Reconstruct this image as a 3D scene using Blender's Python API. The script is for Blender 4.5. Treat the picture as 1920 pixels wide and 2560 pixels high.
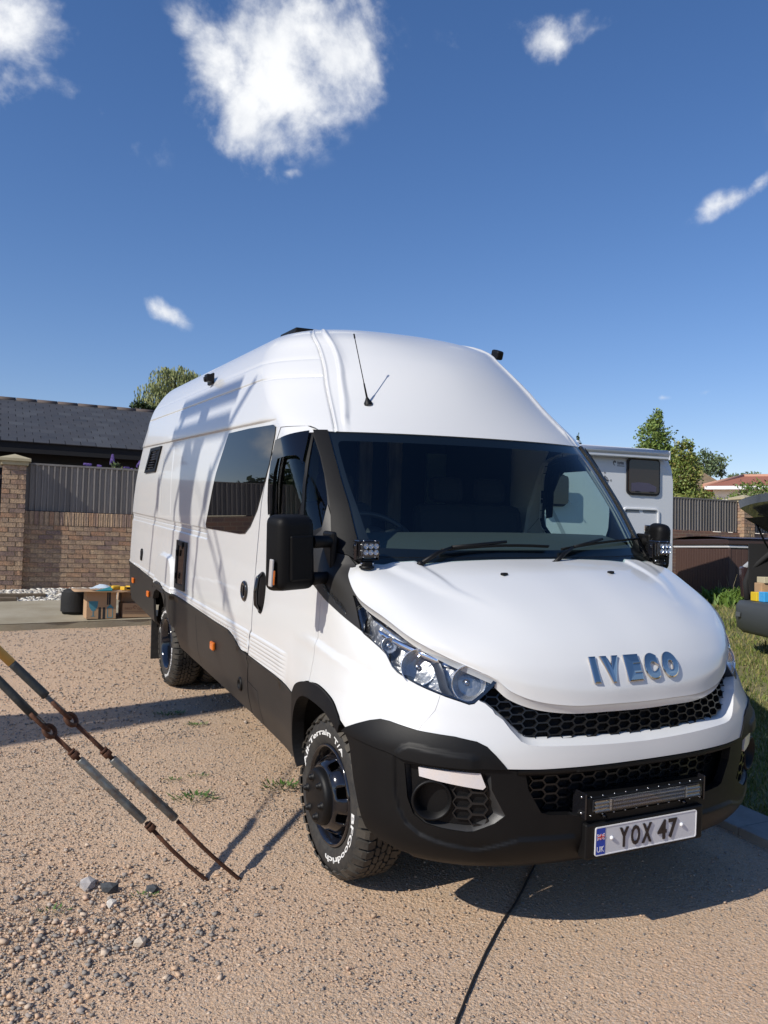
import bpy, bmesh, math, random
import numpy as np
from mathutils import Vector, Matrix
from mathutils.geometry import delaunay_2d_cdt
random.seed(7); rng = np.random.default_rng(7)
for o in list(bpy.data.objects): bpy.data.objects.remove(o)
scene = bpy.context.scene; COL = scene.collection

# ------------------------------------------------------------------ camera
# tilt of the sloping drive (the van's own frame) against level ground
TILT = Matrix(((0.9997305, -0.0007317, -0.0232010, 0), (-0.0007317, 0.9980131, -0.0630028, 0), (0.0232010, 0.0630028, 0.9977436, 0), (0, 0, 0, 1)))
TN = np.array(TILT.to_3x3())
CAM = Vector((-2.40976, -2.58594, 1.515235))
cam_d = bpy.data.cameras.new('camera'); cam = bpy.data.objects.new('camera', cam_d); COL.objects.link(cam)
R0 = (0.90265193, -0.42969863, 0.02405353); R1 = (0.04044687, 0.02905696, -0.99875910); R2 = (0.42846650, 0.90250472, 0.04360829)
cam.matrix_world = Matrix(((R0[0], -R1[0], -R2[0], CAM.x), (R0[1], -R1[1], -R2[1], CAM.y), (R0[2], -R1[2], -R2[2], CAM.z), (0, 0, 0, 1)))
cam_d.sensor_fit = 'VERTICAL'; cam_d.sensor_height = 24.0; cam_d.lens = 19.536; cam_d.clip_end = 2000; cam_d.clip_start = 0.05
scene.camera = cam
# ------------------------------------------------------------------ sun and sky
SUND = (TILT.to_3x3() @ Vector((1, 0.20, -0.83))).normalized()      # direction the light travels
sun_d = bpy.data.lights.new('sun', 'SUN'); sun = bpy.data.objects.new('sun', sun_d); COL.objects.link(sun)
sun_d.energy = 5.0; sun_d.angle = math.radians(0.53); sun_d.color = (1.0, 0.945, 0.85)
sun.rotation_mode = 'QUATERNION'; sun.rotation_quaternion = SUND.to_track_quat('-Z', 'Y'); sun.location = (-8, -3, 12)
world = bpy.data.worlds.new('World'); scene.world = world; world.use_nodes = True
wn = world.node_tree; wn.nodes.clear()
def N(t, typ, **k):
    n = t.nodes.new(typ)
    for a, b in k.items(): setattr(n, a, b)
    return n
SKY_STRENGTH = 0.119
S_ = -SUND
sky = N(wn, 'ShaderNodeTexSky', sky_type='NISHITA'); sky.sun_disc = False
sky.sun_elevation = math.asin(S_.z); sky.sun_rotation = math.atan2(S_.x, S_.y)
sky.altitude = 100; sky.air_density = 1.1; sky.dust_density = 0.15; sky.ozone_density = 2.5
tc = N(wn, 'ShaderNodeTexCoord')
def M_(t, op, a, b=None, c=None, clamp=False):
    n = N(t, 'ShaderNodeMath', operation=op); n.use_clamp = clamp
    for i, v in enumerate((a, b, c)):
        if v is None: continue
        if isinstance(v, (int, float)): n.inputs[i].default_value = v
        else: t.links.new(v, n.inputs[i])
    return n.outputs[0]
def dotn(v, w):
    n = N(wn, 'ShaderNodeVectorMath', operation='DOT_PRODUCT'); wn.links.new(v, n.inputs[0]); n.inputs[1].default_value = w; return n.outputs['Value']
cu = CAM
def wdir(px, py):
    a = (px - 960) / 2083.86; b = (py - 1280) / 2083.86
    return Vector(tuple(R0[i] * a + R1[i] * b + R2[i] for i in range(3))).normalized()
nz = N(wn, 'ShaderNodeTexNoise'); nz.inputs['Scale'].default_value = 9; nz.inputs['Detail'].default_value = 10; nz.inputs['Roughness'].default_value = 0.56; nz.inputs['Distortion'].default_value = 0.25
wn.links.new(tc.outputs['Generated'], nz.inputs['Vector'])
nz2 = N(wn, 'ShaderNodeTexNoise'); nz2.inputs['Scale'].default_value = 26; nz2.inputs['Detail'].default_value = 7; nz2.inputs['Roughness'].default_value = 0.6
wn.links.new(tc.outputs['Generated'], nz2.inputs['Vector'])
# real sky directions of the clouds: centre, half width, half height (radians), roll, density
CL = [((700, 95), .105, .062, .05, 1.0), ((850, 140), .062, .065, .5, .95), ((540, 150), .060, .050, .6, .95), ((620, 300), .068, .052, .9, 1.0), ((700, 215), .08, .06, .6, 1.0), ((722, 432), .012, .006, 0, .45),
      ((60, 60), .09, .045, .3, .75), ((110, 180), .07, .035, .4, .6), ((40, 200), .06, .03, 0, .55), ((250, 275), .05, .02, .5, .25),
      ((1360, 100), .055, .022, .2, .7), ((1480, 75), .06, .02, -.4, .62), ((1170, 130), .028, .014, .6, .4), ((420, 785), .036, .014, .45, .72),
      ((1800, 510), .034, .012, -.4, .6), ((1900, 458), .018, .007, -.6, .4), ((1770, 980), .02, .006, -.1, .4), ((1658, 994), .009, .004, 0, .45), ((1905, 1065), .012, .005, 0, .5),
      ((-500, 300), .16, .07, .2, .9), ((2500, 200), .15, .06, .1, .8), ((-900, 900), .14, .04, .1, .7), ((3000, 700), .16, .05, .1, .7)]
# others behind the viewer, as the photograph's fair-weather sky implies
total = None
for (p, w, h, roll, dens) in CL:
    d = wdir(*p); r = d.cross(Vector((0, 0, 1))).normalized(); u = r.cross(d).normalized()
    r2 = r * math.cos(roll) - u * math.sin(roll); u2 = r * math.sin(roll) + u * math.cos(roll)
    a = dotn(tc.outputs['Generated'], tuple(r2 / w)); b = dotn(tc.outputs['Generated'], tuple(u2 / h)); f = dotn(tc.outputs['Generated'], tuple(d))
    q = M_(wn, 'ADD', M_(wn, 'MULTIPLY', a, a), M_(wn, 'MULTIPLY', b, b))
    e = M_(wn, 'SUBTRACT', 1.0, M_(wn, 'SQRT', q)); e = M_(wn, 'MULTIPLY', e, dens)
    e = M_(wn, 'SUBTRACT', e, M_(wn, 'MULTIPLY', M_(wn, 'LESS_THAN', f, 0.2), 9.0)); e = M_(wn, 'MAXIMUM', e, -1.0)
    total = e if total is None else M_(wn, 'MAXIMUM', total, e)
nn = M_(wn, 'ADD', M_(wn, 'MULTIPLY', M_(wn, 'SUBTRACT', nz.outputs['Fac'], .52), 3.1), M_(wn, 'MULTIPLY', M_(wn, 'SUBTRACT', nz2.outputs['Fac'], .5), 1.2))
raw = M_(wn, 'ADD', total, nn)
mr = N(wn, 'ShaderNodeMapRange', interpolation_type='SMOOTHSTEP'); mr.inputs['From Min'].default_value = 0.02; mr.inputs['From Max'].default_value = 1.05
wn.links.new(raw, mr.inputs['Value'])
gate = N(wn, 'ShaderNodeMapRange', interpolation_type='SMOOTHSTEP'); gate.inputs['From Min'].default_value = -0.25; gate.inputs['From Max'].default_value = 0.12; wn.links.new(total, gate.inputs['Value'])
mask = M_(wn, 'MULTIPLY', M_(wn, 'MULTIPLY', mr.outputs['Result'], gate.outputs['Result']), 0.96)
ccol = N(wn, 'ShaderNodeValToRGB'); ccol.color_ramp.elements[0].position = 0.35; ccol.color_ramp.elements[1].position = 0.62
ccol.color_ramp.elements[0].color = (5.6, 6.0, 6.8, 1); ccol.color_ramp.elements[1].color = (9.2, 9.3, 9.4, 1)
wn.links.new(nz.outputs['Fac'], ccol.inputs['Fac'])
mx = N(wn, 'ShaderNodeMix', data_type='RGBA'); wn.links.new(mask, mx.inputs[0])
hsv = N(wn, 'ShaderNodeHueSaturation'); hsv.inputs['Saturation'].default_value = 1.22; hsv.inputs['Value'].default_value = 1.0
tint = N(wn, 'ShaderNodeMix', data_type='RGBA', blend_type='MULTIPLY'); tint.inputs[0].default_value = 1; tint.inputs[7].default_value = (1.05, .945, 1.08, 1)
wn.links.new(sky.outputs[0], hsv.inputs['Color']); wn.links.new(hsv.outputs[0], tint.inputs[6]); wn.links.new(tint.outputs[2], mx.inputs[6]); wn.links.new(ccol.outputs[0], mx.inputs[7])
bg = N(wn, 'ShaderNodeBackground'); bg.inputs['Strength'].default_value = SKY_STRENGTH; wn.links.new(mx.outputs[2], bg.inputs['Color'])
wo = N(wn, 'ShaderNodeOutputWorld'); wn.links.new(bg.outputs[0], wo.inputs['Surface'])
scene.view_settings.view_transform = 'Standard'; scene.view_settings.look = 'None'; scene.view_settings.exposure = -0.08; scene.view_settings.gamma = 1.0; scene.view_settings.use_curve_mapping = False
scene.render.engine = 'CYCLES'
scene.cycles.max_bounces = 8; scene.cycles.transparent_max_bounces = 12

# ------------------------------------------------------------------ materials
def mat(name, col, rough=0.5, metal=0.0, bump=None, var=None, coat=0.0, spec=0.5, alpha=None, coords='Object', randcol=None, isl=None, stretch=None):
    """col base; bump (scale, strength, distance); var (scale, amount, colour2); randcol: ramp by object; isl: ramp by mesh island"""
    m = bpy.data.materials.new(name); m.use_nodes = True; t = m.node_tree; b = t.nodes['Principled BSDF']
    b.inputs['Base Color'].default_value = (*col, 1); b.inputs['Roughness'].default_value = rough; b.inputs['Metallic'].default_value = metal
    b.inputs['Coat Weight'].default_value = coat; b.inputs['Coat Roughness'].default_value = 0.04; b.inputs['Specular IOR Level'].default_value = spec
    tcn = N(t, 'ShaderNodeTexCoord'); vec = tcn.outputs[coords]
    if stretch:
        mp = N(t, 'ShaderNodeMapping'); mp.inputs['Scale'].default_value = stretch; t.links.new(vec, mp.inputs['Vector']); vec = mp.outputs[0]
    colsock = None
    if randcol or isl:
        ramp = N(t, 'ShaderNodeValToRGB'); L = randcol or isl; cr_ = ramp.color_ramp; cr_.interpolation = 'CONSTANT' if isl else 'LINEAR'
        for i, c in enumerate(L):
            el = cr_.elements[i] if i < 2 else cr_.elements.new(0.5)
            el.position = i / (len(L) - (0 if isl else 1)); el.color = (*c, 1)
        if randcol: s = N(t, 'ShaderNodeObjectInfo').outputs['Random']
        else: s = N(t, 'ShaderNodeNewGeometry').outputs['Random Per Island']
        t.links.new(s, ramp.inputs['Fac']); colsock = ramp.outputs[0]
    if var:
        nzz = N(t, 'ShaderNodeTexNoise'); nzz.inputs['Scale'].default_value = var[0]; nzz.inputs['Detail'].default_value = 6; nzz.inputs['Roughness'].default_value = 0.6; t.links.new(vec, nzz.inputs['Vector'])
        mr_ = N(t, 'ShaderNodeMapRange'); mr_.inputs['From Min'].default_value = 0.35; mr_.inputs['From Max'].default_value = 0.68; mr_.inputs['To Max'].default_value = var[1]; t.links.new(nzz.outputs['Fac'], mr_.inputs['Value'])
        mxx = N(t, 'ShaderNodeMix', data_type='RGBA'); t.links.new(mr_.outputs[0], mxx.inputs[0])
        if colsock: t.links.new(colsock, mxx.inputs[6])
        else: mxx.inputs[6].default_value = (*col, 1)
        mxx.inputs[7].default_value = (*var[2], 1); colsock = mxx.outputs[2]
    if colsock: t.links.new(colsock, b.inputs['Base Color'])
    if bump:
        nb = N(t, 'ShaderNodeTexNoise'); nb.inputs['Scale'].default_value = bump[0]; nb.inputs['Detail'].default_value = 5; t.links.new(vec, nb.inputs['Vector'])
        bp = N(t, 'ShaderNodeBump'); bp.inputs['Strength'].default_value = bump[1]; bp.inputs['Distance'].default_value = bump[2] if len(bump) > 2 else 0.01
        t.links.new(nb.outputs['Fac'], bp.inputs['Height']); t.links.new(bp.outputs[0], b.inputs['Normal'])
    return m
def glass(name, tint, gloss=1.0, ior=1.5):
    m = bpy.data.materials.new(name); m.use_nodes = True; t = m.node_tree; t.nodes.clear()
    tr = N(t, 'ShaderNodeBsdfTransparent'); tr.inputs[0].default_value = (*tint, 1)
    gl = N(t, 'ShaderNodeBsdfGlossy'); gl.inputs['Roughness'].default_value = 0.0; gl.inputs[0].default_value = (gloss, gloss, gloss, 1)
    ge = N(t, 'ShaderNodeNewGeometry'); dp = N(t, 'ShaderNodeVectorMath', operation='DOT_PRODUCT'); t.links.new(ge.outputs['Normal'], dp.inputs[0]); t.links.new(ge.outputs['Incoming'], dp.inputs[1])
    fr_ = M_(t, 'ADD', .045, M_(t, 'MULTIPLY', .955, M_(t, 'POWER', M_(t, 'SUBTRACT', 1.0, M_(t, 'ABSOLUTE', dp.outputs['Value'])), 5.0)))
    ms = N(t, 'ShaderNodeMixShader'); t.links.new(fr_, ms.inputs[0]); t.links.new(tr.outputs[0], ms.inputs[1]); t.links.new(gl.outputs[0], ms.inputs[2])
    o = N(t, 'ShaderNodeOutputMaterial'); t.links.new(ms.outputs[0], o.inputs[0]); return m
WHITE = mat('white_paint', (.645, .65, .645), .26, coat=.5)
BLK = mat('black_textured_plastic', (.0035, .0035, .004), .5, bump=(900, .25, .001), var=(8, .5, (.007, .007, .007)), spec=.25)
BLKWRAP = mat('matt_black_wrap', (.017, .016, .015), .45, bump=(1500, .12, .001), var=(3, .6, (.024, .022, .020)), spec=.4)
PILLAR = mat('grained_black_plastic', (.005, .005, .0055), .5, bump=(420, .5, .0012), spec=.15)
GLOSSBLK = mat('gloss_black', (.008, .008, .01), .08, coat=.5)
DARK = mat('dark_void', (.004, .004, .005), .9)
RUBBER = mat('tyre_rubber', (.018, .018, .018), .72, bump=(60, .3, .004), var=(25, .7, (.05, .045, .038)))
TREAD = mat('worn_tread_rubber', (.035, .033, .030), .8, bump=(120, .3, .002), var=(14, .8, (.085, .072, .055)))
LETTER = mat('white_tyre_lettering', (.75, .75, .73), .6)
CHROME = mat('chrome', (.8, .82, .85), .06, 1.0)
SATIN = mat('satin_metal', (.55, .56, .58), .25, 1.0)
REFLECT = mat('lamp_reflector', (.85, .87, .9), .22, .85, bump=(60, .25, .004))
GREYBEZ = mat('lamp_bezel_grey', (.05, .052, .058), .3, .3)
PRIVACY = mat('privacy_glass', (.004, .004, .005), .01, spec=.5)
WSGLASS = glass('windscreen_glass', (.78, .90, .88))
SIDEGLASS = glass('side_glass', (.62, .76, .74))
LENS = glass('clear_lens', (.88, .9, .92))
AMBER = mat('amber_lens', (.75, .17, .01), .18, bump=(140, .5, .003), coat=.5)
PLATEW = mat('plate_reflective_white', (.62, .62, .63), .45)
PLATEBLUE = mat('plate_blue', (.01, .05, .38), .35)
RED = mat('flag_red', (.6, .02, .03), .4)
WHITEP = mat('white_plastic', (.8, .8, .8), .35)

# ------------------------------------------------------------------ mesh helpers
def empty(name, loc=(0, 0, 0), rz=0.0, label=None, cat=None, group=None, parent=None):
    o = bpy.data.objects.new(name, None); COL.objects.link(o); o.location = loc; o.rotation_euler = (0, 0, rz); o.empty_display_size = .2
    if parent: o.parent = parent
    if label: o['label'] = label
    if cat: o['category'] = cat
    if group: o['group'] = group
    return o
def tag(o, label=None, cat=None, group=None, kind=None):
    for k, v in (('label', label), ('category', cat), ('group', group), ('kind', kind)):
        if v: o[k] = v
    return o
def link(me, name, parent=None):
    o = bpy.data.objects.new(name, me); COL.objects.link(o)
    if parent: o.parent = parent
    return o
class MB:
    def __init__(s): s.v = []; s.f = []; s.mi = []; s.sm = []
    def add(s, vs, fs, mi=0, smooth=False):
        n = len(s.v); s.v += [tuple(map(float, p)) for p in vs]
        for f in fs: s.f.append(tuple(i + n for i in f)); s.mi.append(mi); s.sm.append(smooth)
        return s
    def box(s, c, d, rot=None, mi=0, bev=0.0):
        x, y, z = (k / 2 for k in d)
        R = rot if rot is not None else Matrix.Identity(3)
        if bev > 0:
            bm = bmesh.new(); bmesh.ops.create_cube(bm, size=1); bmesh.ops.scale(bm, vec=d, verts=bm.verts)
            bmesh.ops.bevel(bm, geom=list(bm.edges), offset=bev, segments=2 if bev > .004 else 1, profile=.5, affect='EDGES')
            vs = [tuple(R @ p.co + Vector(c)) for p in bm.verts]; bm.verts.index_update(); fs = [tuple(q.index for q in f.verts) for f in bm.faces]; bm.free()
            return s.add(vs, fs, mi, False)
        vs = [R @ Vector((a * x, b * y, e * z)) + Vector(c) for a, b, e in ((-1, -1, -1), (1, -1, -1), (1, 1, -1), (-1, 1, -1), (-1, -1, 1), (1, -1, 1), (1, 1, 1), (-1, 1, 1))]
        return s.add(vs, [(0, 3, 2, 1), (4, 5, 6, 7), (0, 1, 5, 4), (1, 2, 6, 5), (2, 3, 7, 6), (3, 0, 4, 7)], mi)
    def tube(s, pts, r, n=10, mi=0, cap=True, smooth=True):
        pts = [Vector(p) for p in pts]; rs = r if isinstance(r, (list, tuple)) else [r] * len(pts)
        vs = []; fs = []; prev = None
        for i, p in enumerate(pts):
            a = pts[max(i - 1, 0)]; b = pts[min(i + 1, len(pts) - 1)]; d = (b - a).normalized()
            if prev is None: u = d.orthogonal().normalized()
            else: u = (prev - d * prev.dot(d)).normalized()
            prev = u; w = d.cross(u)
            for k in range(n):
                an = 2 * math.pi * k / n; vs.append(p + (u * math.cos(an) + w * math.sin(an)) * rs[i])
        for i in range(len(pts) - 1):
            for k in range(n):
                k2 = (k + 1) % n; fs.append((i * n + k, i * n + k2, (i + 1) * n + k2, (i + 1) * n + k))
        s.add(vs, fs, mi, smooth)
        if cap:
            m = len(s.v) - len(vs); s.f.append(tuple(m + k for k in reversed(range(n)))); s.mi.append(mi); s.sm.append(False)
            s.f.append(tuple(m + (len(pts) - 1) * n + k for k in range(n))); s.mi.append(mi); s.sm.append(False)
        return s
    def lathe(s, prof, c, axis, n=32, mi=0, smooth=True, up=None, cap=False):
        """prof: list of (distance along axis, radius)"""
        ax = Vector(axis).normalized(); u = (Vector(up) if up else ax.orthogonal()); u = (u - ax * u.dot(ax)).normalized(); w = ax.cross(u); c = Vector(c)
        vs = []; fs = []
        for (h, r) in prof:
            for k in range(n):
                an = 2 * math.pi * k / n; vs.append(c + ax * h + (u * math.cos(an) + w * math.sin(an)) * r)
        for i in range(len(prof) - 1):
            for k in range(n):
                k2 = (k + 1) % n; fs.append((i * n + k, i * n + k2, (i + 1) * n + k2, (i + 1) * n + k))
        if cap: fs.append(tuple(range(n - 1, -1, -1))); fs.append(tuple((len(prof) - 1) * n + k for k in range(n)))
        return s.add(vs, fs, mi, smooth)
    def prism(s, out, o, U, V, W, depth, mi=0):
        """outline (list of 2-D points) in plane o + a*U + b*V, extruded by W*depth"""
        o, U, V, W = map(Vector, (o, U, V, W)); n = len(out)
        vs = [o + U * a + V * b for a, b in out] + [o + U * a + V * b + W * depth for a, b in out]
        fs = [tuple(range(n - 1, -1, -1)), tuple(range(n, 2 * n))] + [(i, (i + 1) % n, n + (i + 1) % n, n + i) for i in range(n)]
        return s.add(vs, fs, mi)
    def grid(s, P, mi=0, smooth=True, flip=False):
        h, w = len(P), len(P[0]); vs = [p for r in P for p in r]; fs = []
        for i in range(h - 1):
            for j in range(w - 1):
                q = (i * w + j, i * w + j + 1, (i + 1) * w + j + 1, (i + 1) * w + j); fs.append(q[::-1] if flip else q)
        return s.add(vs, fs, mi, smooth)
    def mesh(s, name, mats):
        me = bpy.data.meshes.new(name); me.from_pydata(s.v, [], s.f); me.update()
        for m in (mats if isinstance(mats, (list, tuple)) else [mats]): me.materials.append(m)
        me.polygons.foreach_set('material_index', s.mi); me.polygons.foreach_set('use_smooth', s.sm); me.update(); return me
    def build(s, name, mats, parent=None, fixn=False):
        me = s.mesh(name, mats)
        if fixn:
            bm = bmesh.new(); bm.from_mesh(me); bmesh.ops.recalc_face_normals(bm, faces=bm.faces); bm.to_mesh(me); bm.free()
        return link(me, name, parent)
def text_mesh(txt, size=1.0, extrude=.01, bevel=0.0, offset=0.0, align='LEFT', spacing=1.0, res=3):
    cu_ = bpy.data.curves.new('t', 'FONT'); cu_.body = txt; cu_.size = size; cu_.extrude = extrude; cu_.bevel_depth = bevel; cu_.offset = offset; cu_.align_x = align; cu_.space_character = spacing; cu_.resolution_u = res; cu_.bevel_resolution = 1
    ob = bpy.data.objects.new('t', cu_); COL.objects.link(ob)
    dg = bpy.context.evaluated_depsgraph_get(); dg.update(); me = bpy.data.meshes.new_from_object(ob.evaluated_get(dg))
    vs = [tuple(v.co) for v in me.vertices]; fs = [tuple(p.vertices) for p in me.polygons]
    bpy.data.objects.remove(ob); bpy.data.curves.remove(cu_); bpy.data.meshes.remove(me)
    return vs, fs
def text_fit(txt, x0, x1, y0, y1, **k):
    vs, fs = text_mesh(txt, **k); a = np.array(vs); mn, mxx_ = a.min(0), a.max(0)
    out = [((x0 + (p[0] - mn[0]) / (mxx_[0] - mn[0]) * (x1 - x0)), y0 + (p[1] - mn[1]) / (mxx_[1] - mn[1]) * (y1 - y0), p[2]) for p in vs]
    return out, fs
def inpoly(P, poly):
    P = np.asarray(P); x, y = P[:, 0], P[:, 1]; ins = np.zeros(len(P), bool); n = len(poly)
    for i in range(n):
        x1, y1 = poly[i]; x2, y2 = poly[(i + 1) % n]
        c = ((y1 > y) != (y2 > y)); xi = (x2 - x1) * (y - y1) / ((y2 - y1) + 1e-15) + x1
        ins ^= c & (x < xi)
    return ins
def dist_poly(P, poly):
    P = np.asarray(P); d = np.full(len(P), 1e9); n = len(poly)
    for i in range(n):
        a = np.array(poly[i]); b = np.array(poly[(i + 1) % n]); ab = b - a; t = np.clip(((P - a) @ ab) / (ab @ ab + 1e-15), 0, 1)
        d = np.minimum(d, np.linalg.norm(P - a - t[:, None] * ab, axis=1))
    return d
def densify(poly, st):
    out = []; n = len(poly)
    for i in range(n):
        a = np.array(poly[i], float); b = np.array(poly[(i + 1) % n], float); k = max(1, int(math.ceil(max(abs(b - a) / np.array(st)))))
        for j in range(k): out.append(tuple(a + (b - a) * j / k))
    return out
def smooth_poly(pts, k=1, closed=False):
    """corner cutting for organic outlines (open polylines keep their ends)"""
    for _ in range(k):
        o = [] if closed else [pts[0]]; n = len(pts)
        for i in range(n if closed else n - 1):
            a, b = np.array(pts[i], float), np.array(pts[(i + 1) % n], float); o += [tuple(a * .75 + b * .25), tuple(a * .25 + b * .75)]
        if not closed: o.append(pts[-1])
        pts = o
    return pts
def panel(name, G, outer, material, parent, holes=(), step=(.03, .03), thick=.02, side=-1, rows=(), cols=(), eps=1e-3):
    st = np.array(step); outer_d = densify(outer, step); holes_d = [densify(h, step) for h in holes]
    allp = np.array(outer_d); mn, mxm = allp.min(0), allp.max(0)
    us = list(np.arange(mn[0] + st[0] / 2, mxm[0], st[0])) ; vs_ = list(np.arange(mn[1] + st[1] / 2, mxm[1], st[1]))
    for r in rows: vs_ = [v for v in vs_ if abs(v - r) > st[1] * .3] + [r]
    for c in cols: us = [u for u in us if abs(u - c) > st[0] * .3] + [c]
    for r in rows: vs_.append(r) if r not in vs_ else None
    g = np.array([(u, v) for u in us for v in sorted(set(vs_))])
    ok = inpoly(g, outer_d) & (dist_poly(g / st, [tuple(np.array(p) / st) for p in outer_d]) > .3)
    for h in holes_d: ok &= ~inpoly(g, h); ok &= (dist_poly(g / st, [tuple(np.array(p) / st) for p in h]) > .3)
    g = g[ok]
    pts = []; edges = []
    for lp in [outer_d] + holes_d:
        b = len(pts); pts += lp; edges += [(b + i, b + (i + 1) % len(lp)) for i in range(len(lp))]
    pts += [tuple(p) for p in g]
    sc = 1 / st
    vo, eo, fo, *_r = delaunay_2d_cdt([Vector((p[0] * sc[0], p[1] * sc[1])) for p in pts], edges, [], 0, 1e-5)
    V2 = np.array([(v[0] / sc[0], v[1] / sc[1]) for v in vo]); F = np.array([tuple(f) for f in fo if len(f) == 3])
    cen = V2[F].mean(1); keep = inpoly(cen, outer_d)
    for h in holes_d: keep &= ~inpoly(cen, h)
    F = F[keep]; sv = np.array([side, 1, 1.0])
    P = np.array([G(u, v) for u, v in V2]) * sv
    Nn = []
    for u, v in V2:
        a = G(u + eps, v) - G(u - eps, v); b = G(u, v + eps) - G(u, v - eps); n = np.cross(a, b); Nn.append(n / (np.linalg.norm(n) + 1e-12))
    Nn = np.array(Nn); q = P / sv; outw = np.array([q[:, 0], (q[:, 1] - 3.2) * .3, (q[:, 2] - 1.0) * .5]).T
    if (np.einsum('ij,ij->i', Nn, outw).mean() < 0): Nn = -Nn
    Nn = Nn * sv
    tri = P[F]; fn = np.cross(tri[:, 1] - tri[:, 0], tri[:, 2] - tri[:, 0]); fl = np.einsum('ij,ij->i', fn, Nn[F].sum(1)) < 0
    F[fl] = F[fl][:, ::-1]
    cnt = {}
    for t in F:
        for i in range(3):
            e = (t[i], t[(i + 1) % 3]); cnt[(min(e), max(e))] = None if (min(e), max(e)) in cnt else e
    used = sorted(set(F.flatten())); mp = {u: i for i, u in enumerate(used)}
    verts = [tuple(P[u]) for u in used]; faces = [tuple(mp[i] for i in t) for t in F]; nf = len(faces); cn = [Nn[u] for u in used]
    lnorm = [tuple(cn[i]) for f in faces for i in f]
    if thick > 0:
        for e in cnt.values():
            if e is None: continue
            a, b = e; pa, pb = P[a], P[b]; qa, qb = pa - Nn[a] * thick, pb - Nn[b] * thick
            n0 = len(verts); verts += [tuple(pb), tuple(pa), tuple(qa), tuple(qb)]; faces.append((n0, n0 + 1, n0 + 2, n0 + 3))
            w = np.cross(pa - pb, qa - pb); w = w / (np.linalg.norm(w) + 1e-12); lnorm += [tuple(w)] * 4
    me = bpy.data.meshes.new(name); me.from_pydata(verts, [], faces); me.materials.append(material)
    me.polygons.foreach_set('use_smooth', [True] * len(faces)); me.update(); me.normals_split_custom_set(lnorm)
    return link(me, name, parent)
def interp(tab):
    # monotone-ish cubic (catmull) interpolation over table rows [z, v1, v2..]
    T=np.array(tab,float); z=T[:,0]; V=T[:,1:]
    import warnings; warnings.simplefilter('ignore'); d=np.diff(V,axis=0)/np.diff(z)[:,None]
    m=np.zeros_like(V); m[0]=d[0]; m[-1]=d[-1]
    for i in range(1,len(z)-1):
        a,b=d[i-1],d[i]; m[i]=np.where(a*b>0,2*a*b/(a+b+1e-12*np.sign(a+b)),0)
    def f(q):
        q=min(max(q,z[0]),z[-1]); i=min(int(np.searchsorted(z,q,side='right'))-1,len(z)-2); i=max(i,0)
        h=z[i+1]-z[i]; t=(q-z[i])/h
        return (2*t**3-3*t**2+1)*V[i]+(t**3-2*t**2+t)*h*m[i]+(-2*t**3+3*t**2)*V[i+1]+(t**3-t**2)*h*m[i+1]
    return f
# z : half width, front y, curve-end y, exponent
TAB=interp([[.25,.93,.10,.75,2.4],[.35,.965,.05,.78,2.35],[.45,.985,.02,.80,2.3],[.70,.998,.02,.80,2.3],[.80,1.0,.03,.82,2.3],
 [.93,1.0,.045,.86,2.3],[1.03,.998,.07,.90,2.3],[1.10,.995,.12,.96,2.35],[1.20,.99,.27,1.05,2.45],[1.30,.985,.50,1.18,2.6],
 [1.40,.985,.80,1.30,3.0],[1.70,.985,1.04,1.52,2.6],[2.04,.965,1.32,1.80,2.1],[2.29,.94,1.53,2.20,1.85],[2.44,.90,1.68,2.40,1.82],
 [2.57,.83,1.88,2.60,2.05],[2.68,.74,2.12,2.75,2.6],[2.76,.60,2.4,3.0,2.6],[2.80,.35,2.7,3.1,2.4]])
BUL=interp([[.25,0],[.35,.035],[.5,.045],[.75,.045],[.9,.015],[1.0,0],[2.8,0]])
def sstep(a,b,x):
    t=min(max((x-a)/(b-a),0),1); return t*t*(3-2*t)
def wrap(s,z):
    W,yf,yc,n=TAB(z)
    b_=float(BUL(z)[0]) if z<1 else 0.
    if b_: W=W+b_*(1-sstep(0,.75,s-1.15)); n=n+b_*6
    if s>=1: return np.array([W,yc+(s-1),z])
    p=max(s,0)*np.pi/2; a,b=np.sin(p),np.cos(p); r=(a**n+b**n)**(-1/n)
    if s<0: a=-np.sin(-s*np.pi/2); b=np.cos(s*np.pi/2); r=(abs(a)**n+b**n)**(-1/n)
    return np.array([W*r*a,yc-(yc-yf)*r*b,z])
HN=np.array([
 [(0,.052,.93),(.16,.055,.932),(.32,.073,.933),(.46,.112,.950),(.555,.155,.985),(.605,.185,1.03)],
 [(0,.062,1.0),(.17,.066,1.0),(.35,.09,1.01),(.50,.135,1.025),(.61,.195,1.045),(.68,.25,1.065)],
 [(0,.10,1.09),(.18,.105,1.09),(.37,.13,1.09),(.54,.18,1.095),(.67,.25,1.095),(.755,.33,1.10)],
 [(0,.19,1.185),(.19,.195,1.185),(.40,.22,1.18),(.59,.275,1.17),(.74,.35,1.16),(.845,.435,1.155)],
 [(0,.36,1.29),(.20,.365,1.29),(.43,.39,1.282),(.63,.45,1.262),(.80,.50,1.245),(.905,.57,1.22)],
 [(0,.60,1.385),(.21,.605,1.383),(.45,.63,1.37),(.66,.66,1.345),(.84,.695,1.325),(.94,.76,1.278)],
 [(0,.80,1.425),(.22,.805,1.424),(.46,.82,1.415),(.68,.85,1.397),(.86,.87,1.385),(.935,.885,1.35)],
 [(0,.90,1.435),(.22,.905,1.435),(.46,.925,1.43),(.68,.945,1.42),(.82,.96,1.41),(.895,.965,1.39)]],float)
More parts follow.
